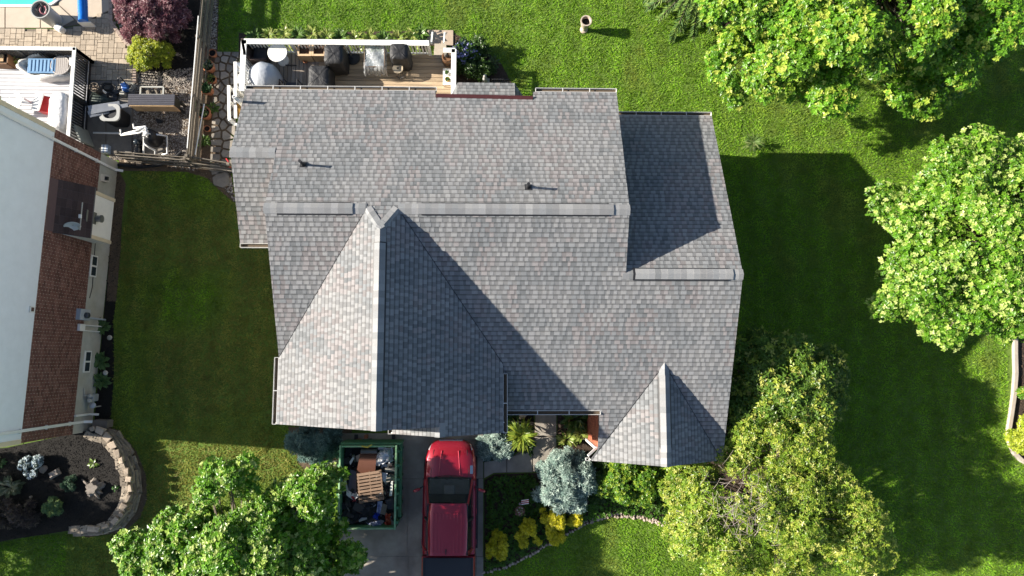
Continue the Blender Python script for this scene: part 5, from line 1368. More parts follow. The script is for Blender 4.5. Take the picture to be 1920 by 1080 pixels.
# trash barrel and blue roll by the pool
q = P(75, 17, .95); tb = thing('trash_barrel', 'big pale grey barrel full of pool toys on the pool deck', 'barrel', (q.x, q.y, .05))
MB().lathe([(.27, .05), (.31, .85), (.35, .85), (.35, .95), (.31, .95), (.29, .6), (0, .6)], (q.x, q.y, 0), 24).build('barrel_body', M_lgrey, tb, smooth=True, sharp=40)
for i, (dx, dy, c) in enumerate(((-.08, .1, M_dark), (.06, .02, mat('pink_plastic', (.5, .2, .22), .5)), (.1, .08, M_dark))):
    pts = [(q.x + dx + .11 * math.cos(t), q.y + dy + .15 * math.sin(t), .86 + .03 * math.sin(t * 2 + i)) for t in np.linspace(0, 6.28, 17)]; MB().tube(pts, .022, 6).build('ring_toy', c, tb)
MB().box((q.x + .28, q.y - .38, .2), (.3, .22, .3), -.5).build('side_bag', M_white_wood, tb, bevel=.05)
q0, q1 = P(154, -30, .45), P(156, 40, .45); br = thing('blue_cover_roll', 'shiny blue rolled pool cover lying beside the pool deck', 'cover roll', ((q0.x + q1.x) / 2, (q0.y + q1.y) / 2, .05))
MB().tube([q0, q0.lerp(q1, .3), q0.lerp(q1, .6), q1], .17, 16).build('roll', mat('blue_vinyl', (.01, .16, .6), .25, .1, 3, .5, 6, bdist=.04), br, smooth=True, sharp=60)
for q in (q0, q1): MB().box((q.x, q.y, .22), (.5, .05, .4)).build('stand', M_white, br, bevel=.02)

# ------------------------------------------------------------------ neighbour's deck
ZD = .3; D1 = P(139, 91, 1.2); XD0, XD1, YD0, YD1 = -21.5, D1.x, NA.y + .1, D1.y
nd = thing('neighbour_deck', 'pale board deck with white capped black railing behind the neighbour house', 'deck', ((XD0 + XD1) / 2, (YD0 + YD1) / 2, 0))
nbd = int((YD1 - YD0) / .145)
M_comp = mat('composite_board', (.50, .50, .52), .7, .1, 4, .1, rand=.07)
for i in range(nbd): y = YD0 + (i + .5) * (YD1 - YD0) / nbd; MB().bz(XD0, XD1, y - .067, y + .067, ZD - .03, ZD).build('board', M_comp, nd)
MB().bz(XD0 + .1, XD1 - .05, YD0, YD1 - .05, .0, ZD - .035).build('skirt', M_dark, nd)
def rail(parent, pts, z0, h, mcap, mbal, capw=.12, gap=.115, post=None, balw=.025):
    for a, b in zip(pts, pts[1:]):
        a, b = Vector((*a, 0)), Vector((*b, 0)); d = b - a; u = d.normalized()
        MB().beam(a - u * .05 + Vector((0, 0, z0 + h - .02)), b + u * .05 + Vector((0, 0, z0 + h - .02)), capw, .04).build('top_rail', mcap, parent, bevel=.006)
        MB().beam(a + Vector((0, 0, z0 + .1)), b + Vector((0, 0, z0 + .1)), .05, .06).build('bottom_rail', mbal, parent)
        n = int(d.length / gap)
        for i in range(1, n):
            q = a + d * (i / n); MB().box((q.x, q.y, z0 + .1 + (h - .14) / 2), (balw, balw, h - .14)).build('baluster', mbal, parent)
        k = max(1, round(d.length / 1.8))
        for i in range(k + 1):
            q = a + d * (i / k); MB().box((q.x, q.y, z0 / 2 + (h - .04) / 2), (.1, .1, z0 + h - .05)).build('post', post or mcap, parent)
rail(nd, [(XD0, YD1), (XD1, YD1), (XD1, YD0 + .25)], ZD, .9, M_white_wood, M_dark, post=M_dark, capw=.13, gap=.1, balw=.045)
def nth(px, py, z): q = P(px, py, z); return Vector((q.x, q.y, ZD))
q = nth(78, 123, .75); dbx = thing('deck_box', 'storage tote with ridged blue lid inside the crumpled cover', 'storage box', tuple(q))
MB().box((q.x, q.y, ZD + .2), (.95, .5, .4)).build('box_body', M_found, dbx, bevel=.03)
MB().box((q.x, q.y, ZD + .42), (1.02, .56, .06)).build('lid', mat('blue_lid', (.12, .25, .42), .5, .08), dbx, bevel=.02)
for i in range(7): MB().box((q.x - .4 + .133 * i, q.y, ZD + .455), (.07, .44, .025)).build('lid_ridge', mat('blue_lid2', (.16, .30, .48), .5, .08), dbx, bevel=.008)
q = nth(113, 122, .75); rt = thing('round_table', 'round grey slatted table beside the blue-lidded tote', 'table', tuple(q))
for i in range(8):
    x = -.31 + .62 * (i + .5) / 8; hw = math.sqrt(.335 ** 2 - x * x); MB().box((q.x + x * .9 - 0, q.y, ZD + .43), (.06, 2 * hw, .03), .5 if False else 0).build('slat', mat('taupe', (.36, .33, .31), .6, .08), rt)
mb = MB(); pts = [(q.x + .34 * math.cos(t), q.y + .34 * math.sin(t), ZD + .43) for t in np.linspace(0, 6.2832, 25)]; mb.tube(pts, .03, 6).build('rim', mat('taupe', (.36, .33, .31)), rt, smooth=True)
for i in range(4): a = .78 + 1.57 * i; MB().tube([(q.x + .2 * math.cos(a), q.y + .2 * math.sin(a), ZD + .42), (q.x + .24 * math.cos(a), q.y + .24 * math.sin(a), ZD)], .02, 6).build('leg', M_found, rt)
c = nth(90, 121, .7); mb = MB(); rings = []; r_ = random.Random(6)
for lv, (k, z) in enumerate(((1.0, .0), (1.06, .25), (1.02, .42), (.9, .47), (.8, .38), (.76, .12))):
    rings.append([(c.x + 1.05 * k * (1 + .05 * math.sin(7 * a + lv) + r_.uniform(-.03, .03)) * math.cos(a), c.y + .52 * k * (1 + .06 * math.sin(6 * a + lv) + r_.uniform(-.04, .04)) * math.sin(a), ZD + z * (1 + .25 * math.sin(4 * a + 1))) for a in [2 * math.pi * j / 40 for j in range(40)]])
tag(mb.loft(rings, cap=False).build('furniture_cover', mat('cream_fabric', (.62, .60, .57), .8, .12, 5, .5, 10, bdist=.04), smooth=True), 'cream fabric cover rolled down round the tote and table', 'cover')
c = nth(116, 212, .9); mb = MB(); rings = []
for lv, (k, z) in enumerate(((1.05, .0), (1.0, .5), (.93, .85), (.7, .93), (.3, .95))):
    rings.append([(c.x + .34 * k * (1 + .05 * math.sin(9 * a + lv) + r_.uniform(-.03, .03)) * (math.copysign(abs(math.cos(a)) ** .6, math.cos(a))), c.y + .72 * k * (1 + r_.uniform(-.03, .03)) * (math.copysign(abs(math.sin(a)) ** .6, math.sin(a))), ZD + z) for a in [2 * math.pi * j / 32 for j in range(32)]])
tag(mb.loft(rings).build('grill_cover', mat('white_cover', (.68, .67, .67), .7, .1, 5, .6, 9, bdist=.05), smooth=True), 'white covered grill against the neighbour deck railing', 'covered grill')
c = nth(80, 196, .6); ck = thing('cooler', 'red cooler with white lid on the neighbour deck', 'cooler', tuple(c))
MB().box((c.x + .1, c.y, ZD + .2), (.42, .6, .4), -.2).build('cooler_body', mat('cooler_red', (.5, .03, .03), .4), ck, bevel=.03); MB().box((c.x - .08, c.y + .04, ZD + .46), (.4, .66, .06), -.2, None, ('Y', -.35)).build('lid', M_white, ck, bevel=.02)
c = nth(38, 200, .5); ac = thing('slatted_chair', 'white slatted round-backed chair on the neighbour deck', 'chair', tuple(c))
for i in range(7): a = -1.2 + .4 * i; MB().beam((c.x + .1, c.y, ZD + .35), (c.x - .42 * math.cos(a) * -1, c.y + .42 * math.sin(a), ZD + .75), .09, .02).build('back_slat', M_white_wood, ac)
for i in range(5): MB().box((c.x - .35 + .1 * i, c.y, ZD + .36), (.085, .5, .025)).build('seat_slat', M_white_wood, ac)
for x in (-.3, .2):
    for y in (-.25, .25): MB().box((c.x + x, c.y + y, ZD + .18), (.05, .05, .36)).build('leg', M_white_wood, ac)
c = nth(5, 108, .6); wb = thing('wooden_planter', 'brown wooden planter box at the left frame edge of the deck', 'planter', tuple(c))
for dx, dy, sx, sy in ((-.28, 0, .04, .6), (.28, 0, .04, .6), (0, .28, .6, .04), (0, -.28, .6, .04)): MB().box((c.x + dx, c.y + dy, ZD + .22), (sx, sy, .44)).build('side', mat('brown_wood', (.2, .1, .045), .7, .2), wb)
MB().box((c.x, c.y, ZD + .3), (.52, .52, .1)).build('soil', M_mulch, wb); MB().box((c.x + .02, c.y + .02, ZD + .37), (.14, .4, .04)).build('label_board', M_pale_wood, wb)
clump('potted_plant', 'small green plant beside the wooden planter on the deck', nth(26, 110, .5), .12, 30, .2, .07, HOSY, 190)

# ------------------------------------------------------------------ rear deck of the house
ZK = .45; HR = .95
c0 = P(457, 77, ZK + HR); c1 = P(802, 81, ZK + HR); c2 = P(851, 94, ZK + HR); YRL = c0.y; XK0, XK1 = c0.x, c2.x; YK0 = YEB - IN + .02
dk = thing('rear_deck', 'weathered brown board deck with white railing behind the house', 'deck', ((XK0 + XK1) / 2, (YK0 + YRL) / 2, 0))
XS = P(598, 120, ZK).x
n_ = int((YRL - YK0) / .143)
for i in range(n_):
    y = YK0 + (i + .5) * (YRL - YK0) / n_; xm = XS + (XK1 - XS) * rnd.choice((.45, .5, .55)) if i % 3 == 0 else None
    for a, b in (((XS, xm), (xm + .006, XK1)) if xm else ((XS, XK1),)): MB().bz(a, b, y - .067, y + .067, ZK - .035, ZK + rnd.uniform(-.003, .003)).build('board', M_deckwood, dk)
m_ = int((XS - XK0) / .143)
for i in range(m_):
    x = XK0 + (i + .5) * (XS - XK0) / m_; ym = YK0 + (YRL - YK0) * rnd.uniform(.4, .6)
    for a, b in ((YK0, ym), (ym + .006, YRL)): MB().bz(x - .067, x + .061, a, b, ZK - .035, ZK + rnd.uniform(-.003, .003)).build('board', M_deckwood2, dk)
MB().bz(XK0 + .05, XK1 - .05, YK0, YRL - .05, .0, ZK - .045).build('skirt', mat('shade_wood', (.12, .09, .06), .9), dk)
rail(dk, [(XK0, P(457, 168, ZK + HR).y), (XK0, YRL), (c1.x, YRL)], ZK, HR, M_white_wood, M_white_wood, capw=.2, gap=.12, balw=.04)
rail(dk, [(P(834, 94, ZK + HR).x, c2.y), (XK1, c2.y), (XK1, YK0 + .3)], ZK, HR, M_white_wood, M_white_wood, capw=.18, gap=.12, balw=.04)
# steps down to the lawn
s0, s1 = c1.x + .12, P(834, 94, ZK + HR).x - .05
for i in range(2): MB().bz(s0, s1, YRL + .02 + .28 * i, YRL + .3 + .28 * i, .0, ZK - .15 - .15 * i).build('step', mat('step_board', (.42, .36, .28), .8, .15), dk)
for x in (s0, s1): MB().beam((x, YRL + .05, ZK + HR - .1), (x, YRL + .62, ZK + HR - .45), .06, .06).build('stair_rail', M_white_wood, dk)
a, b = P(801, 57), P(850, 86); tag(MB().bz(a.x, b.x, b.y, a.y, -.05, .05).build('landing_slab', mat('landing', (.42, .33, .25), .9, .12, 6, .2), bevel=.01), 'tan concrete landing slab at the foot of the deck steps', 'slab')
# side steps on the left
ss = thing('side_steps', 'white railed side steps at the left end of the deck', 'steps', tuple(P(440, 180)))
for i in range(4):
    y = P(450, 118 + 20 * i, .4).y; x0 = P(441, 118 + 20 * i, .4).x; MB().bz(x0, XK0 - .06, y - .34, y, .02, ZK - .02 - .1 * i).build('tread', M_white_wood, ss)
for pts in ([(441, 116, 1.4), (442, 168, 1.3)], [(429, 160, 1.25), (430, 224, 1.0)], [(430, 224, 1.0), (441, 234, .75)], [(441, 165, 1.0), (442, 222, .75)]):
    MB().beam(P(*pts[0]), P(*pts[1]), .11, .05).build('hand_rail', M_white_wood, ss)
for px, py in ((441, 118), (442, 166), (429, 162), (430, 190), (430, 222), (441, 232)): q = P(px, py, 1.1); MB().box((q.x, q.y, .52), (.08, .08, 1.04)).build('post', M_white_wood, ss)
q0, q1, q2 = P(443, 192, 1.0), P(456, 192, .9), P(446, 219, .4)
gp_ = thing('canvas_sling', 'golden brown canvas piece hanging by the side steps', 'canvas', (q0.x, q0.y, .1))
MB().slab3([q0, q1, P(454, 212, .6), q2], .03).build('canvas', mat('golden_canvas', (.36, .2, .045), .8, .15), gp_); MB().tube([q0 - Vector((0, 0, .9)), q0], .02, 6).build('pole', M_oldwood, gp_)

def on(px, py, h): q = P(px, py, ZK + h); return Vector((q.x, q.y, ZK))
def drape(name, label, c, sx, sy, h, m, seed, cat, topk=.93, sk=.34, amp=.04, nf=11, tiltx=0.):
    r_ = random.Random(seed); n = 44; rings = []
    for k, z in ((1.06, .02), (1.03, h * .35), (1., h * .7), (.97, h * .93), (topk, h), (topk * .5, h * 1.01), (.05, h * 1.015)):
        rr = []
        for j in range(n):
            a = 2 * math.pi * j / n; ca, sa = math.cos(a), math.sin(a)
            f = 1 + amp * (1 - z / h * .6) * math.sin(nf * a + seed + z * 2) + r_.uniform(-.018, .018)
            rr.append((c.x + sx / 2 * k * f * math.copysign(abs(ca) ** sk, ca) + tiltx * z, c.y + sy / 2 * k * f * math.copysign(abs(sa) ** sk, sa), c.z + z + r_.uniform(-.012, .012) * (z > h * .5)))
        rings.append(rr)
    return tag(MB().loft(rings).build(name, m, smooth=True), label, cat)
drape('covered_grill', 'black covered grill in the middle of the deck railing', on(625, 101, .98), .70, .74, .98, M_cover, 1, 'covered grill')
drape('covered_grill', 'black covered grill near the deck steps', on(748, 96, .98), .68, .6, .98, M_cover, 2, 'covered grill')
drape('covered_chair', 'black covered chair against the rear eave of the house', on(597, 143, .85), .78, .9, .85, M_cover, 3, 'covered chair', topk=.8, amp=.07, nf=8)
c = on(489, 139, .8); rings = []; r_ = random.Random(8)
for k, z in ((1.05, .02), (1.08, .3), (1.0, .6), (.8, .8), (.45, .92), (.08, .96)):
    rings.append([(c.x + .55 * k * (1 + .03 * math.sin(7 * a + z * 3) + r_.uniform(-.015, .015)) * math.cos(a), c.y + .55 * k * (1 + .03 * math.sin(7 * a + z * 3) + r_.uniform(-.015, .015)) * math.sin(a), ZK + z) for a in [2 * math.pi * j / 36 for j in range(36)]])
dc = thing('covered_firepit', 'pale grey domed cover over a round table at the deck corner', 'covered table', tuple(c))
MB().loft(rings).build('cover', M_greycover, dc, smooth=True)
for a0 in (2.6, 3.6): MB().tube([(c.x + 1.1 * .55 * math.cos(a0) , c.y + 1.1 * .55 * math.sin(a0), ZK + .3), (c.x + .6 * math.cos(a0 + .5), c.y + .6 * math.sin(a0 + .5), ZK + .22), (c.x + .6 * math.cos(a0 + 1), c.y + .6 * math.sin(a0 + 1), ZK + .18)], .03, 6).build('strap', M_dark, dc)
# wicker armchair
M_wick = mat('brown_wicker', (.055, .035, .03), .75, .3, 40, .8, 120)
c = on(483, 98, .5); wc = thing('wicker_chair', 'dark brown wicker armchair beside the white round table', 'chair', tuple(c))
MB().box((c.x + .05, c.y, ZK + .2), (.56, .56, .32)).build('seat_base', M_wick, wc, bevel=.04); MB().box((c.x + .08, c.y, ZK + .41), (.5, .44, .1)).build('cushion', M_cover, wc, bevel=.04)
MB().loft([[(c.x - .34 + .05 * math.cos(3.14 * t) - .06 * k, c.y + (t - .5) * .62, ZK + z) for t in (0, .25, .5, .75, 1)] + [(c.x - .24 + .05 * math.cos(3.14 * t) - .06 * k, c.y + (t - .5) * .62, ZK + z) for t in (1, .75, .5, .25, 0)] for k, z in ((0, .05), (.5, .5), (1, .95))]).build('backrest', M_wick, wc)
for s in (-1, 1): MB().box((c.x + .05, c.y + s * .3, ZK + .33), (.58, .09, .6)).build('armrest', M_wick, wc, bevel=.03)
for x in (-.2, .28):
    for y in (-.24, .24): MB().box((c.x + x, c.y + y, ZK + .03), (.05, .05, .06)).build('leg', M_dark, wc)
c = on(520, 98, .7); wt = thing('bistro_table', 'small round bright white table on the deck', 'table', tuple(c))
MB().lathe([(.0, .67), (.34, .67), (.355, .685), (.34, .7), (0, .7)], c, 30).build('table_top', M_white, wt, smooth=True, sharp=40); MB().lathe([(.03, .03), (.03, .67)], c, 10).build('column', M_white, wt); MB().lathe([(.0, .0), (.22, .0), (.2, .03), (.03, .05), (0, .05)], c, 20).build('foot', M_white, wt)
for i, (px, lb) in enumerate(((571, 'left wooden planter box filled with bark on the deck'), (598, 'right wooden planter box filled with bark beside the grill'))):
    c = on(px, 93, .5); t = thing('planter_box', lb, 'planter', tuple(c), 'wooden planter boxes')
    for dx, dy, sx, sy in ((-.22, 0, .05, .49), (.22, 0, .05, .49), (0, .22, .39, .05), (0, -.22, .39, .05)): MB().box((c.x + dx, c.y + dy, ZK + .27), (sx, sy, .5)).build('side_board', M_pale_wood, t)
    MB().box((c.x, c.y, ZK + .3), (.38, .38, .26)).build('soil', M_soil, t)
    for dx, dy, sx, sy in ((-.22, 0, .075, .51), (.22, 0, .075, .51), (0, .22, .36, .075), (0, -.22, .36, .075)): MB().box((c.x + dx, c.y + dy, ZK + .53), (sx, sy, .02)).build('rim_board', mat('blond_wood', (.6, .43, .27), .7, .12), t)
    rg = np.random.default_rng(i); r_ = random.Random(i); mb = MB()
    for _ in range(70): rock(mb, (c.x + r_.uniform(-.17, .17), c.y + r_.uniform(-.17, .17), ZK + .42), .06, .04, .03, r_.randrange(999))
    mb.build('bark_nuggets', mat('bark_nugget', (.16, .09, .06), .9, .4, 20), t, kind='stuff')
    for x in (-.19, .19):
        for y in (-.19, .19): MB().box((c.x + x, c.y + y, ZK + .01), (.06, .06, .04)).build('foot', M_pale_wood, t)
c = on(572, 114, .12); tp = thing('small_pot', 'tiny empty terracotta pot in front of the planter boxes', 'plant pot', tuple(c)); MB().lathe([(.05, 0), (.07, .1), (.085, .1), (.085, .14), (.07, .14), (.05, .03), (0, .03)], c, 16).build('pot_body', M_terra, tp, smooth=True, sharp=40)
c = on(661, 107, .08); ub = thing('parasol_stand', 'round dark parasol base with a grey pole between the grills', 'parasol stand', tuple(c))
MB().lathe([(.0, 0), (.27, 0), (.26, .05), (.06, .09), (0, .09)], c, 24).build('base_disc', M_dark, ub, smooth=True, sharp=40); MB().tube([c + Vector((-.02, 0, .05)), c + Vector((-.02, 0, 1.0))], .025, 8).build('pole', mat('galvanised', (.3, .3, .3)), ub)
c = on(702, 104, .75); gt = thing('glass_table', 'glass patio table under clear crumpled plastic', 'table', tuple(c))
for x in (-.36, .36):
    for y in (-.4, .4): MB().tube([(c.x + x, c.y + y, ZK), (c.x + x, c.y + y, ZK + .7)], .02, 6).build('leg', mat('bronze_metal', (.16, .12, .09), .5), gt)
for s in (-1, 1): MB().tube([(c.x - .36, c.y + s * .4, ZK + .7), (c.x + .36, c.y + s * .4, ZK + .7)], .022, 6).build('frame_rail', mat('bronze_metal', (.16, .12, .09)), gt); MB().tube([(c.x + s * .36, c.y - .4, ZK + .7), (c.x + s * .36, c.y + .4, ZK + .7)], .022, 6).build('frame_rail', mat('bronze_metal', (.16, .12, .09)), gt)
MB().bz(c.x - .35, c.x + .35, c.y - .39, c.y + .39, ZK + .695, ZK + .703).build('table_top', mat('table_glass', (.35, .4, .42), .05, 0, bump=0, alpha=.3), gt)
r_ = random.Random(12); gx, gy = 22, 24; vs_, fs_ = [], []
for j in range(gy):
    for i in range(gx):
        u, v = i / (gx - 1), j / (gy - 1); x = (u - .5) * .86; y = (v - .5) * 1.1
        over = max(0, abs(x) - .37) * 3 + max(0, abs(y) - .42) * 3.2
        vs_.append((c.x + max(-.42, min(.42, x)), c.y + max(-.5, min(.48, y)) - (.12 * r_.random() if v < .1 else 0), ZK + .72 - over + .035 * math.sin(9 * u + 7 * v) + r_.uniform(-.02, .02)))
fs_ = [(j * gx + i, j * gx + i + 1, (j + 1) * gx + i + 1, (j + 1) * gx + i) for j in range(gy - 1) for i in range(gx - 1)]
tag(MB().add(vs_, fs_).build('plastic_sheet', mat('clear_plastic', (.75, .78, .8), .12, 0, bump=.8, bscale=25, alpha=.33, bdist=.03), smooth=True), 'clear crinkled plastic sheet thrown over the patio table', 'plastic sheet')
c = on(746, 128, .45); sl_ = thing('star_stool', 'round cream stool with a dark star in front of the right grill', 'stool', tuple(c))
MB().lathe([(.0, .42), (.185, .42), (.195, .44), (.185, .46), (0, .46)], c, 26).build('stool_seat', mat('cream_wood', (.58, .48, .34), .7, .1), sl_, smooth=True, sharp=40)
st_ = []
for k in range(10): r = .07 if k % 2 == 0 else .028; a = math.pi / 2 + k * math.pi / 5; st_.append((c.x + r * math.cos(a), c.y + r * math.sin(a)))
MB().prism(st_, ZK + .455, ZK + .464).build('star', M_dark, sl_)
for k in range(3): a = .5 + k * 2.09; MB().tube([(c.x + .1 * math.cos(a), c.y + .1 * math.sin(a), ZK + .42), (c.x + .22 * math.cos(a), c.y + .22 * math.sin(a), ZK)], .015, 6).build('leg', M_dark, sl_)
MB().tube([(c.x + .15, c.y - .12, ZK + .42), (c.x + .2, c.y - .26, ZK + .3), (c.x + .05, c.y - .28, ZK + .2), (c.x - .1, c.y - .2, ZK + .25)], .012, 6).build('wire_brace', M_dark, sl_)
c = on(838, 104, .6); bf = thing('barrel_fountain', 'wooden barrel planter with dark pump at the deck end', 'barrel', tuple(c))
MB().lathe([(.17, 0), (.22, .28), (.19, .55), (.17, .55), (.15, .5), (0, .5)], c, 20).build('barrel_body', mat('barrel_wood', (.17, .085, .04), .7, .3), bf, smooth=True, sharp=50)
for z in (.08, .28, .47): MB().lathe([(.225 - abs(z - .28) * .13, z - .02), (.23 - abs(z - .28) * .13, z), (.225 - abs(z - .28) * .13, z + .02)], c, 20, cap=False).build('hoop', M_dark, bf)
MB().lathe([(.05, .5), (.07, .62), (.03, .7), (.04, .74), (0, .74)], c, 12).build('spout', M_dark, bf, smooth=True)
c = on(838, 143, .3); ps = thing('plant_stand', 'white plant stand against the deck end railing', 'plant stand', tuple(c))
MB().box((c.x, c.y, ZK + .26), (.3, .62, .03)).build('shelf', M_white_wood, ps)
for x in (-.13, .13):
    for y in (-.28, .28): MB().box((c.x + x, c.y + y, ZK + .13), (.03, .03, .26)).build('leg', M_white_wood, ps)
for i, (px, py, m1, lb) in enumerate(((838, 136, M_white, 'small white pot with green plant on the plant stand'), (839, 148, mat('yellow_glaze', (.5, .3, .03), .4), 'small yellow pot with plant on the plant stand'))):
    q = P(px, py, ZK + .42); t = thing('herb_pot', lb, 'plant pot', (q.x, q.y, ZK + .275)); cc = (q.x, q.y, ZK + .275)
    MB().lathe([(.06, 0), (.095, .14), (.085, .14), (.05, .1), (0, .1)], cc, 16).build('pot_body', m1, t, smooth=True, sharp=40)
    rg = np.random.default_rng(i + 70); pos = np.array(cc) + rg.normal(0, .03, (14, 3)) + [0, 0, .15]; T, C = rosette(pos, rg.normal(0, .4, pos.shape) + [0, 0, 1], 5, .07, .03, pick(rg, 14, G1), rg, (0, 1)); tri_mesh('foliage', T, C, M_leaf, t)
for i, (px, py, lb) in enumerate(((513, 158, 'brown metal patio chair half under the rear eave, next to the grey dome'), (546, 158, 'dark metal chair frame half under the rear eave'))):
    c = on(px, py, .5); t = thing('metal_chair', lb, 'chair', tuple(c)); m1 = M_wick if i == 0 else M_dark
    if i == 0: MB().lathe([(.0, .4), (.22, .4), (.24, .43), (.2, .45), (0, .45)], c, 18).build('seat', m1, t)
    else: MB().box((c.x, c.y - .1, ZK + .42), (.42, .4, .03)).build('seat', m1, t)
    for s in (-1, 1): MB().tube([(c.x + s * .24, c.y - .2, ZK + .62), (c.x + s * .24, c.y + .14, ZK + .63), (c.x + s * .24, c.y + .2, ZK)], .018, 6).build('arm', m1, t); MB().tube([(c.x + s * .24, c.y - .22, ZK), (c.x + s * .24, c.y - .2, ZK + .62)], .018, 6).build('leg', m1, t)
    MB().tube([(c.x - .24, c.y - .22, ZK + .85), (c.x + .24, c.y - .22, ZK + .85)], .018, 6).build('back_rail', m1, t)
tag(MB().box(tuple(on(461, 108, .5) + Vector((.0, 0, .35))), (.03, .8, .6)).build('blue_boogie_board', mat('dull_blue', (.08, .14, .26), .6)), 'dull blue flat float leaning inside the left deck railing', 'float')
tag(MB().beam(on(535, 122, .02) + Vector((0, 0, .02)), on(556, 123, .02) + Vector((0, 0, .03)), .03, .03).build('broom_stick', M_dark), 'thin dark stick lying on the deck boards', 'stick')

# lawn urn, statue and other yard things
q = P(1099, 39, .72); ur = thing('lawn_urn', 'pale stone urn planter standing alone on the rear lawn', 'urn', (q.x, q.y, 0)); M_urn = mat('urn_stone', (.44, .36, .29), .85, .15, 10, .3)
MB().lathe([(.15, 0), (.15, .06), (.09, .1), (.075, .25), (.12, .3), (.17, .45), (.18, .66), (.215, .7), (.215, .74), (.17, .74), (.15, .6), (0, .58)], (q.x, q.y, 0), 24).build('urn_body', M_urn, ur, smooth=True, sharp=40)
MB().lathe([(.15, .605), (.0, .62)], (q.x, q.y, 0), 14, cap=False).build('soil', M_mulch, ur)
q = P(909, 142, .6); sta = thing('garden_statue', 'small grey stone statue behind the rear bay roof', 'statue', (q.x, q.y, 0))
MB().lathe([(.13, 0), (.13, .08), (.09, .12), (.1, .3), (.07, .42), (.04, .47), (.065, .53), (.06, .6), (0, .64)], (q.x, q.y, 0), 16).build('figure', mat('statue_grey', (.33, .32, .30), .85, .15, 10), sta, smooth=True)
MB().box((q.x + .02, q.y - .02, .04), (.3, .3, .08)).build('plinth', M_found, sta)
a, b = P(922, 150, .5), P(955, 150, .5); tr = thing('wire_bench', 'dark wire trellis low in the rear corner bed', 'trellis', ((a.x + b.x) / 2, a.y, 0))
for i in range(7): x = a.x + (b.x - a.x) * i / 6; MB().tube([(x, a.y, 0), (x, a.y + .05, .5)], .01, 5).build('upright', M_dark, tr)
for z in (.25, .5): MB().tube([(a.x, a.y + .03, z), (b.x, a.y + .03, z)], .012, 5).build('bar', M_dark, tr)
q = P(975, 960, .45); fb = thing('flower_basket', 'wicker basket of pink and white flowers in the groundcover bed', 'flower basket', (q.x, q.y, 0)); cc = (q.x, q.y, 0)
MB().lathe([(.1, .12), (.17, .32), (.18, .32), (.18, .3), (.0, .28)], cc, 18).build('basket', mat('wicker_tan', (.2, .12, .07), .85, .3, 40, .6, 90), fb); MB().tube([(q.x - .17, q.y, .32), (q.x - .1, q.y + .04, .55), (q.x, q.y + .05, .62), (q.x + .1, q.y + .04, .55), (q.x + .17, q.y, .32)], .014, 6).build('handle', mat('wicker_tan', (.2, .12, .07)), fb); MB().tube([(q.x, q.y, 0), (q.x, q.y, .15)], .03, 6).build('stake', M_dark, fb)
rg = np.random.default_rng(77); pos = np.array(cc) + np.c_[rg.normal(0, .07, (40, 2)), rg.uniform(.31, .42, 40)]; T, C = rosette(pos, rg.normal(0, .3, pos.shape) + [0, 0, 1], 6, .045, .035, pick(rg, 40, [(.6, .5, .5), (.5, .15, .2), (.65, .62, .6), (.3, .4, .1), (.12, .2, .05)]), rg, (0, .6)); tri_mesh('blossom', T, C, M_leaf, fb)
q = P(984, 943, .5); fg = thing('garden_flag', 'small red and white striped flag above the flower basket', 'flag', (q.x, q.y, 0)); MB().tube([(q.x - .13, q.y, 0), (q.x - .13, q.y, .55)], .01, 5).build('pole', M_dark, fg)
for i in range(5): MB().beam((q.x - .12, q.y - .05 + .028 * i, .5 - .02 * i), (q.x + .14, q.y - .01 + .028 * i, .52 - .02 * i), .027, .006).build('stripe', M_white if i % 2 == 0 else mat('flag_red', (.5, .05, .06), .7), fg)
q = P(942, 941, .05); tag(rock(MB(), (q.x, q.y, .08), .06, .05, .06, 3).build('white_pebble', M_white), 'single white pebble in the groundcover near the truck mirror', 'pebble')
q = P(1301, 878, .1); lg = thing('fallen_log', 'pale cut log lying in the mulch under the porch gable', 'log', (q.x, q.y, 0)); MB().tube([P(1283, 871, .1), P(1306, 889, .1)], .075, 12).build('bark_body', mat('pale_log', (.42, .33, .22), .9, .25, 10, .5), lg, smooth=True, sharp=50)
q = P(1270, 887, .05); tag(MB().lathe([(.0, 0), (.24, 0), (.24, .05), (.0, .06)], (q.x, q.y, .01), 20, sx=1.0, sy=.45).build('log_slice', mat('pale_log', (.42, .33, .22)), smooth=True, sharp=40), 'flat pale wood slice beside the fallen log', 'wood slice')
for i, (px, py, lb) in enumerate(((979, 779, 'brown garden rock under the entry eave'),)): q = P(px, py, .15); tag(rock(MB(), (q.x, q.y, .0), .3, .3, .3, 21).build('entry_rock', M_capst), lb, 'rock')
mb = MB(); q = P(1062, 802, .3)
br_ = thing('bare_twigs', 'bare pale twigs sticking out of the entry bed', 'twigs', (q.x, q.y, 0))
for i in range(6): a = i * 1.1; MB().tube([(q.x, q.y, .02), (q.x + .18 * math.cos(a), q.y + .18 * math.sin(a), .25), (q.x + .35 * math.cos(a + .2), q.y + .3 * math.sin(a + .2), .45)], .012, 5, .004).build('twig', M_pale_wood, br_)

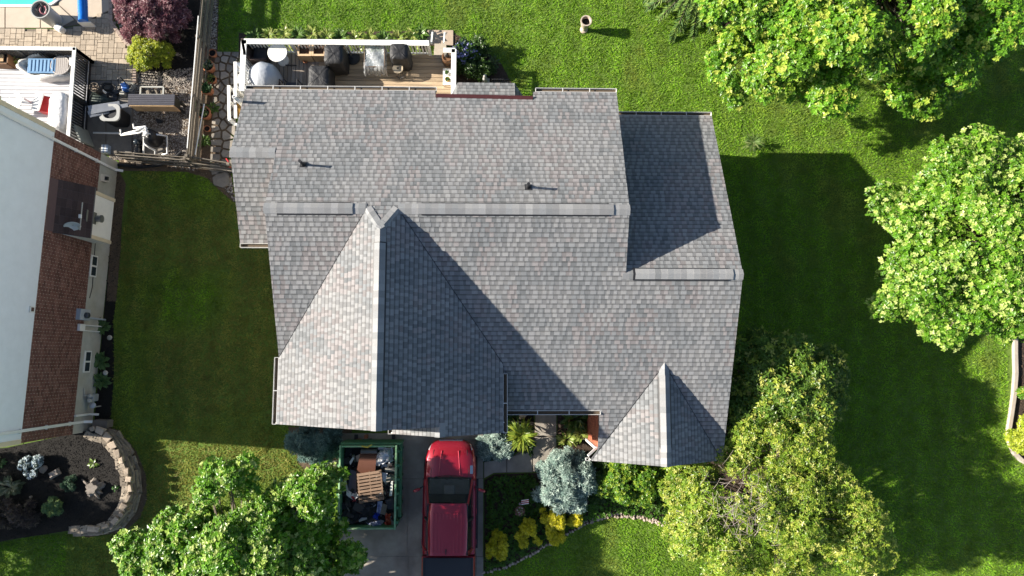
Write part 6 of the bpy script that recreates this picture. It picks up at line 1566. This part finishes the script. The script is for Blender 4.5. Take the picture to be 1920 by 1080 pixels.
# ------------------------------------------------------------------ pickup truck
tf = P(845, 826, .85); tr_ = P(840, 1062, 1.2)
tyaw = math.atan2(-(tr_.x - tf.x), (tf.y - tr_.y)) * -1
TM = Matrix.Rotation(-tyaw if False else math.atan2((tf.x - tr_.x), (tf.y - tr_.y)) * -1, 3, 'Z')
def T_(x, t, z): v = TM @ Vector((x, -t, 0)); return Vector((tf.x + v.x, tf.y + v.y, z + .045))
trk = thing('pickup_truck', 'dark red crew cab pickup truck with black bed cover parked on the driveway', 'pickup truck', tuple(T_(0, 2.6, 0)))
M_red = mat('red_paint', (.34, .012, .03), .28, .03, 3, 0, metal=.35, coat=1., spec=.5)
M_tglass = mat('car_glass', (.02, .03, .03), .03, 0, bump=0, spec=.6, alpha=.5)
M_chrome = mat('chrome', (.6, .6, .6), .15, 0, bump=0, metal=1.)
M_rub = mat('rubber', (.02, .02, .02), .85, .2)
def ring(t, w, zb, zs, zt, cr, k=.86):
    p = [(-w * .93, zb), (-w, zb + .14), (-w, zs - .12), (-w * .97, zs), (-w * k, zt), (-w * .45, zt + cr * .75), (0, zt + cr)]
    q = p + [(-x, z) for x, z in p[-2::-1]]
    return [T_(x, t, z) for x, z in q]
st = [(0.0, .44, .45, .62, .68, .01), (.05, .58, .38, .70, .76, .02), (.14, .70, .34, .76, .84, .03), (.3, .80, .32, .80, .88, .05), (.6, .88, .32, .85, .94, .06), (1.0, .90, .32, .89, .98, .06), (1.3, .905, .32, .94, 1.02, .04), (1.32, .905, .32, 1.0, 1.05, .0), (3.75, .905, .32, 1.0, 1.05, .0)]
MB().loft([ring(*s) for s in st]).build('body', M_red, trk, smooth=True, sharp=38)
MB().loft([[T_(x, t, z) for x, z in ((-.905, .36), (-.92, .6), (-.905, 1.0), (-.86, 1.1), (.86, 1.1), (.905, 1.0), (.92, .6), (.905, .36))] for t in (3.8, 5.3)]).build('bed', M_red, trk, bevel=.03)
MB().loft([[T_(x, t, z) for x, z in ((-.83, 1.09), (-.8, 1.15), (.8, 1.15), (.83, 1.09))] for t in (3.83, 5.27)]).build('bed_cover', mat('black_vinyl', (.028, .03, .036), .55, .1, 4, .3, 60), trk, bevel=.02)
for x in (-.82, .82): MB().beam(T_(x, 3.83, 1.14), T_(x, 5.27, 1.14), .05, .05).build('cover_rail', M_dark, trk)
# hood with its two power creases
for x in (-.36, .36): MB().beam(T_(x * .8, .32, .94), T_(x, 1.12, 1.05), .045, .025).build('hood_crease', M_red, trk, bevel=.012)
for x in (-.62, .62): MB().beam(T_(x * .92, .3, .905), T_(x * 1.05, 1.2, 1.02), .012, .012).build('hood_seam', M_dark, trk)
# cabin: panes, roof, pillars
wb, wt_, zb, zt = .76, .63, 1.06, 1.64
t0, t1, t2, t3 = 1.18, 1.95, 3.62, 3.74
arc = lambda w_, t, z, b, n=9: [T_(w_ * (2 * i / (n - 1) - 1), t - b * (1 - (2 * i / (n - 1) - 1) ** 2), z + .02 * (1 - (2 * i / (n - 1) - 1) ** 2)) for i in range(n)]
MB().loft([arc(wb, t0 + .1, zb, .16), arc((wb + wt_) / 2, (t0 + t1) / 2 + .06, (zb + zt) / 2 + .05, .12), arc(wt_, t1 + .04, zt + .01, .08)], cap=False, closed=False).build('windshield', M_tglass, trk, smooth=True)
for s in (-1, 1):
    sg = lambda t, w_, z: T_(s * w_, t, z)
    for ta, tb in ((1.4, 2.5), (2.58, 3.5)):
        MB().add([sg(ta, wb + .06, zb), sg(tb, wb + .06, zb), sg(tb - .04, wt_ + .03, zt - .03), sg(max(ta, 1.98), wt_ + .03, zt - .03)], [(0, 1, 2, 3)]).build('side_window', M_tglass, trk)
    MB().beam(sg(t0 + .1, wb + .02, zb), sg(t1 + .06, wt_ + .02, zt), .07, .05).build('pillar', M_red, trk)
    MB().beam(sg(2.54, wb + .06, zb), sg(2.52, wt_ + .03, zt), .08, .04).build('pillar', M_dark, trk)
    MB().beam(sg(3.6, wb + .05, zb), sg(3.56, wt_ + .03, zt), .16, .05).build('pillar', M_red, trk)
    MB().beam(sg(t1, wt_ + .02, zt + .02), sg(t2, wt_ + .02, zt + .02), .035, .03).build('roof_rail', M_dark, trk)
    d1 = MB().add([sg(1.42, .913, .42), sg(2.5, .913, .42), sg(2.5, .912, .98), sg(1.42, .912, .98), sg(1.42, .9, .42), sg(2.5, .9, .42), sg(2.5, .9, .98), sg(1.42, .9, .98)], [(0, 1, 2, 3), (7, 6, 5, 4), (3, 2, 6, 7), (0, 4, 5, 1), (1, 5, 6, 2), (0, 3, 7, 4)]).build('door', M_red, trk)
    MB().beam(sg(2.28, .925, .88), sg(2.44, .925, .88), .02, .035).build('handle', M_red, d1)
    d2 = MB().add([sg(2.54, .913, .42), sg(3.5, .913, .42), sg(3.5, .912, .98), sg(2.54, .912, .98), sg(2.54, .9, .42), sg(3.5, .9, .42), sg(3.5, .9, .98), sg(2.54, .9, .98)], [(0, 1, 2, 3), (7, 6, 5, 4), (3, 2, 6, 7), (0, 4, 5, 1), (1, 5, 6, 2), (0, 3, 7, 4)]).build('door', M_red, trk)
    MB().beam(sg(3.3, .925, .88), sg(3.46, .925, .88), .02, .035).build('handle', M_red, d2)
    q = T_(s * 1.10, 1.62, 1.14)
    mr = MB().lathe([(.0, -.13), (.05, -.12), (.075, -.05), (.075, .05), (.05, .12), (0, .13)], q, 12, sx=.75, axis=tuple((TM @ Vector((1, -.35 * s, 0))))).build('mirror', M_red, trk, smooth=True)
    MB().beam(T_(s * .88, 1.5, 1.08), T_(s * 1.02, 1.58, 1.12), .05, .05).build('mirror_arm', M_dark, mr)
    hl = [T_(s * x, t, z) for x, t, z in ((.44, .03, .72), (.66, .13, .77), (.765, .3, .83), (.70, .34, .88), (.47, .1, .81))]
    MB().slab3(hl, .04).build('headlight', mat('headlight', (.5, .5, .52), .15, 0, bump=0, spec=.7), trk)
    for t in (.95, 4.3):
        cc = T_(s * .80, t, .36); ax_ = TM @ Vector((s, 0, 0))
        wh = MB().lathe([(.22, -.11), (.33, -.12), (.37, -.07), (.37, .07), (.33, .12), (.22, .11)], cc - Vector((0, 0, .0)), 26, axis=tuple(ax_), cap=False).build('wheel', M_rub, trk, smooth=True, sharp=40)
        MB().lathe([(.0, .06), (.07, .08), (.08, .04), (.2, .06), (.23, .1), (.23, -.1), (0, -.1)], cc, 20, axis=tuple(ax_)).build('rim', M_chrome, wh, smooth=True, sharp=40)
    MB().beam(T_(s * .9, 1.35, .42), T_(s * .9, 3.7, .42), .14, .06).build('running_board', M_dark, trk)
    tl = T_(s * .84, 5.31, .85); MB().box(tuple(tl), (.12, .05, .34), math.atan2(TM[1][0], TM[0][0])).build('tail_light', mat('tail_red', (.35, .01, .01), .2), trk)
R = []
for t, w_, z in ((t1 + .0, wt_ * .96, zt + .025), (t1 + .12, wt_, zt + .05), (2.6, wt_ + .02, zt + .075), (t2 - .15, wt_ + .01, zt + .06), (t2, wt_ - .02, zt + .03)):
    R.append([T_(x * w_, t, z + dz) for x, dz in ((-1.02, -.05), (-.97, -.005), (-.7, .02), (0, .03), (.7, .02), (.97, -.005), (1.02, -.05))])
ro = MB().loft(R).build('roof', M_red, trk, smooth=True, sharp=50)
for i in range(9): x = -.46 + .115 * i; MB().beam(T_(x, 2.25, zt + .092), T_(x, t2 - .1, zt + .085), .05, .012).build('roof_rib', M_red, ro, bevel=.005)
MB().beam(T_(-.04, t2 - .22, zt + .11), T_(-.04, t2 - .05, zt + .13), .03, .04).build('antenna', M_dark, ro)
MB().loft([arc(wt_, t2 + .0, zt - .02, 0.), arc(wb, t3, zb, 0.)], cap=False, closed=False).build('rear_window', M_tglass, trk)
MB().add([T_(-.75, 1.2, 1.062), T_(.75, 1.2, 1.062), T_(.75, 3.7, 1.066), T_(-.75, 3.7, 1.066)], [(0, 1, 2, 3)]).build('cabin_floor', M_black, trk)
MB().loft([[T_(x, t, z) for x, z in ((-.7, 1.05), (-.66, 1.10), (.66, 1.10), (.7, 1.05))] for t in (1.25, 1.75)]).build('dashboard', mat('dash_grey', (.17, .19, .18), .7), trk, bevel=.03)
MB().box(tuple(T_(0, 1.6, 1.12)), (.36, .3, .08)).build('dash_hood', mat('dash_light', (.3, .33, .32), .6), trk, bevel=.03)
for x in (-.36, .36): MB().box(tuple(T_(x, 2.3, 1.15)), (.48, .16, .4)).build('seat', M_dark, trk, bevel=.05); MB().box(tuple(T_(x, 2.28, 1.36)), (.22, .1, .16)).build('head_rest', M_dark, trk, bevel=.03)
MB().box(tuple(T_(0, 3.2, 1.15)), (1.3, .16, .4)).build('rear_seat', M_dark, trk, bevel=.05)
for s in (-1, 1): MB().beam(T_(-.5 + .5 * (s > 0), 1.17, 1.1), T_(-.05 + .5 * (s > 0), 1.27, 1.13), .02, .02).build('wiper', M_black, trk)
MB().loft([[T_(x * .7, .07 - .1 * (1 - abs(x)), z) for x in (-1, -.6, 0, .6, 1)] for z in (.42, .56)], cap=False, closed=False).build('bumper', M_red, trk)
MB().box(tuple(T_(0, .02, .66)), (.8, .03, .14)).build('grille', M_dark, trk); MB().box(tuple(T_(0, .01, .68)), (.82, .04, .03)).build('grille_bar', M_chrome, trk)
MB().box(tuple(T_(0, 5.36, .5)), (1.6, .12, .16)).build('rear_bumper', M_chrome, trk, bevel=.02); MB().box(tuple(T_(0, 5.315, .85)), (1.5, .02, .45)).build('tailgate', M_red, trk)
MB().box(tuple(T_(.74, .95, 1.03)), (.1, .28, .008), 0).build('fender_badge', M_chrome, trk)

# ------------------------------------------------------------------ dumpster and what lies in it
ZQ = 1.3
A_, B_, C_ = P(637, 836, ZQ), P(744, 836, ZQ), P(739, 992, ZQ)
dx0, dx1, dy0, dy1 = A_.x, (B_.x + C_.x) / 2 + .02, C_.y, A_.y
dm = thing('dumpster', 'open green steel dumpster heaped with roofing debris on the driveway', 'dumpster', ((dx0 + dx1) / 2, (dy0 + dy1) / 2, .045))
for nm, x0, x1, y0, y1 in (('side_wall', dx0, dx0 + .05, dy0, dy1), ('side_wall', dx1 - .05, dx1, dy0, dy1), ('end_wall', dx0 + .05, dx1 - .05, dy0, dy0 + .05), ('end_wall', dx0 + .05, dx1 - .05, dy1 - .05, dy1)): MB().bz(x0, x1, y0, y1, .1, ZQ - .03).build(nm, M_green, dm)
MB().bz(dx0 + .05, dx1 - .05, dy0 + .05, dy1 - .05, .1, .2).build('floor_plate', M_green, dm)
M_rimg = mat('worn_green_rim', (.18, .40, .2), .5, .25, 9, .2, rgb2=(.33, .46, .27))
for x in (dx0 + .02, dx1 - .02): MB().bz(x - .03, x + .03, dy0 - .02, dy1 + .02, ZQ - .04, ZQ + .03).build('top_rail', M_rimg, dm, bevel=.008)
for y in (dy0 + .02, dy1 - .02): MB().bz(dx0 + .07, dx1 - .07, y - .028, y + .028, ZQ - .041, ZQ + .028).build('top_rail', M_rimg, dm, bevel=.008)
for i in range(6):
    y = dy0 + .2 + (dy1 - dy0 - .4) * i / 5
    for x in (dx0 - .04, dx1 + .04): MB().bz(x - .04, x + .04, y - .04, y + .04, .1, ZQ - .05).build('rib', M_green, dm)
for x in (dx0 + .3, dx1 - .3): MB().bz(x - .06, x + .06, dy0 - .1, dy1 + .25, .0, .1).build('skid', M_dark, dm)
MB().bz(dx0, dx1 + .1, dy1 + .02, dy1 + .09, .2, ZQ - .12).build('hook_frame', M_green, dm); MB().bz(dx0 + .75, dx0 + .85, dy1 + .2, dy1 + .32, .7, .95).build('hook', mat('rust', (.22, .08, .04), .8, .3), dm)
MB().bz(dx1 + .02, dx1 + .13, dy0 + .3, dy1 + .1, .75, .9).build('side_rail', M_green, dm)
MB().tube([(dx0 + .75, dy1 + .0, ZQ + .06), (dx0 + .95, dy1 - .04, ZQ + .08), (dx0 + 1.1, dy1 + .04, ZQ + .05)], .025, 6).build('chain', mat('chain_yellow', (.6, .5, .08), .5), dm)
r_ = random.Random(21); mb = MB()
for i in range(620):
    x, y = r_.uniform(dx0 + .12, dx1 - .12), r_.uniform(dy0 + .12, dy1 - .12); k = r_.random()
    c = (.03, .03, .032) if k < .5 else ((.07, .065, .063) if k < .74 else ((.3, .28, .25) if k < .87 else ((.5, .5, .52) if k < .94 else (.16, .09, .07))))
    h = .86 + .14 * math.sin(3 * x) * math.cos(2 * y)
    mb.box((x, y, h + r_.uniform(-.15, .08)), (r_.uniform(.1, .34), r_.uniform(.08, .26), .012), r_.uniform(0, 6.3), c, ('X', r_.uniform(-.5, .5)))
MB().bz(dx0 + .06, dx1 - .06, dy0 + .06, dy1 - .06, .2, .74).build('debris_core', M_black, dm)
tag(mb.build('roofing_debris', mat('debris', (.03, .03, .03), .9, .2, 20, .4, tint=True), kind='stuff'), 'torn black shingles and scraps filling the dumpster', 'debris')
def Pz(px, py, z): return P(px, py, z)
pa = thing('wooden_pallet', 'weathered brown wooden pallet on top of the dumpster load', 'pallet', tuple(Pz(694, 912, 1.05)))
a, b, c, d = Pz(669, 888, 1.14), Pz(715, 881, 1.14), Pz(720, 937, 1.14), Pz(673, 945, 1.14)
M_pal = mat('pallet_wood', (.235, .155, .105), .9, .2, 6, .4, 30, rand=.15)
for i in range(9):
    t = (i + .5) / 9; p0, p1 = a.lerp(d, t), b.lerp(c, t); MB().beam(p0, p1, .074 if i not in (0, 8) else .09, .02).build('slat', M_pal, pa)
for s in (.04, .5, .96): p0, p1 = a.lerp(b, s), d.lerp(c, s); dn = Vector((0, 0, .055)); MB().beam(p0 - dn, p1 - dn, .04, .09).build('stringer', M_pal, pa)
for t in (.06, .5, .94): p0, p1 = a.lerp(d, t), b.lerp(c, t); dn = Vector((0, 0, .11)); MB().beam(p0 - dn, p1 - dn, .1, .02).build('base_board', M_pal, pa)
n = 9; rg_ = []
for i in range(n):
    t = i / (n - 1); z = 1.02 + .12 * math.sin(t * 3.0); xa, xb = 676 - 8 * t, 707 - 4 * t; y = 846 + 42 * t; q0, q1 = Pz(xa, y, z), Pz(xb, y, z); rg_.append([q0, q1, q1 - Vector((0, 0, .01)), q0 - Vector((0, 0, .01))])
sh_ = thing('brown_sheet', 'curved brown metal sheet above the pallet in the dumpster', 'metal sheet', tuple(Pz(690, 865, .9)))
MB().loft(rg_).build('sheet', mat('brown_metal', (.17, .075, .05), .35, .08, 3, .05, metal=.3), sh_, smooth=True, sharp=60)
MB().tube([Pz(677, 846, 1.16), Pz(707, 846, 1.16)], .085, 14).build('rolled_edge', mat('steel_roll', (.14, .14, .145), .3, .05, metal=.6), sh_, smooth=True, sharp=60)
def crumple(name, label, pts, z, m, seed, cat, amp=.08, n=9):
    r_ = random.Random(seed); a, b, c, d = [Pz(x, y, z) for x, y in pts]; vs = []
    for j in range(n):
        for i in range(n):
            u, v = i / (n - 1), j / (n - 1); q = a.lerp(b, u).lerp(d.lerp(c, u), v); e = min(u, v, 1 - u, 1 - v)
            vs.append((q.x + r_.uniform(-.04, .04), q.y + r_.uniform(-.04, .04), q.z + r_.uniform(-amp, amp) + (.1 if e > .2 else -.06)))
    return tag(MB().add(vs, [(j * n + i, (j + 1) * n + i, (j + 1) * n + i + 1, j * n + i + 1) for j in range(n - 1) for i in range(n - 1)]).build(name, m), label, cat)
crumple('white_tarp', 'crumpled white tarp in the top right corner of the dumpster', [(711, 838), (737, 840), (736, 866), (701, 874)], 1.12, mat('white_vinyl', (.62, .63, .66), .5, .08), 1, 'tarp')
crumple('blue_bag', 'bright blue plastic bag in the lower part of the dumpster', [(699, 962), (710, 962), (708, 974), (699, 975)], 1.0, mat('blue_bag', (.02, .06, .5), .35), 2, 'bag', .05, 6)
crumple('printed_bag', 'crumpled blue and white shingle wrapper at the dumpster end', [(688, 980), (712, 977), (714, 990), (690, 992)], .98, mat('wrapper', (.45, .48, .6), .4, .4, 14, rgb2=(.08, .1, .3)), 3, 'wrapper', .05, 7)
crumple('red_bag', 'red and orange wrapper near the right dumpster wall', [(719, 962), (730, 964), (732, 984), (722, 986)], 1.02, mat('red_wrapper', (.5, .05, .03), .4, .2, 14, rgb2=(.55, .16, .08)), 4, 'wrapper', .05, 6)
crumple('red_scrap', 'dark red cloth scrap left below the pallet', [(657, 930), (669, 926), (672, 942), (662, 944)], 1.0, mat('red_cloth', (.3, .03, .035), .7), 5, 'scrap', .04, 5)
def board(name, label, pts, z, th, m, cat, tilt=0.): return tag(MB().slab3([Pz(x, y, z + (tilt if i > 1 else 0)) for i, (x, y) in enumerate(pts)], th).build(name, m), label, cat)
board('slate_panel', 'dark blue-grey flat panel left of the pallet', [(657, 880), (668, 884), (668, 925), (652, 920)], 1.02, .02, mat('slate_panel', (.09, .09, .12), .6), 'panel')
board('white_board', 'pale board offcut right of the pallet', [(716, 886), (727, 887), (722, 905), (717, 900)], 1.06, .02, mat('pale_board', (.55, .55, .58), .6), 'board')
board('paper_sheet', 'white paper sheet at the left below the pallet', [(650, 918), (668, 928), (662, 938), (649, 928)], 1.04, .01, M_white_wood, 'paper', .02)
board('grey_plank', 'grey-brown plank offcut under the pallet', [(717, 944), (726, 947), (722, 966), (713, 963)], 1.04, .03, M_oldwood, 'plank')
board('packet', 'white and blue packet beside the plank offcut', [(708, 940), (717, 940), (714, 964), (706, 962)], 1.02, .03, mat('wrapper', (.45, .48, .6)), 'packet')
board('metal_strip', 'white metal strip along the right dumpster wall', [(733, 902), (737, 902), (735, 930), (730, 930)], 1.02, .01, M_white, 'metal strip')
board('wood_strip', 'thin pale strip along the left dumpster wall', [(638, 888), (641, 888), (643, 922), (640, 922)], 1.02, .02, M_white, 'strip')
board('wood_strip', 'slanting pale strip left of the slate panel', [(644, 893), (647, 892), (654, 924), (651, 926)], 1.02, .02, M_found, 'strip', .03)
board('torn_flashing', 'torn pale flashing among black shingles at the dumpster top left', [(655, 866), (662, 856), (664, 860), (657, 872)], 1.02, .01, M_white, 'flashing')
board('torn_flashing', 'crumpled beige shingle scrap beside the brown sheet', [(667, 855), (676, 851), (676, 862), (669, 866)], 1.03, .02, mat('beige_scrap', (.4, .33, .27), .8), 'scrap')
board('asphalt_sheet', 'bent dark grey sheet near the red wrapper', [(722, 938), (737, 932), (739, 955), (727, 955)], 1.0, .02, mat('asphalt_sheet', (.05, .05, .06), .7), 'sheet')
for i, (px, py, lb) in enumerate(((668, 822, 'small orange brick behind the dumpster hook'), (688, 822, 'dark metal fitting on the concrete behind the dumpster'))):
    q = P(px + 4, py + 4, .1); tag(MB().box((q.x, q.y, .1), (.2, .12, .11), .1).build('loose_brick', M_terra if i == 0 else M_dark, bevel=.008), lb, 'brick' if i == 0 else 'fitting')
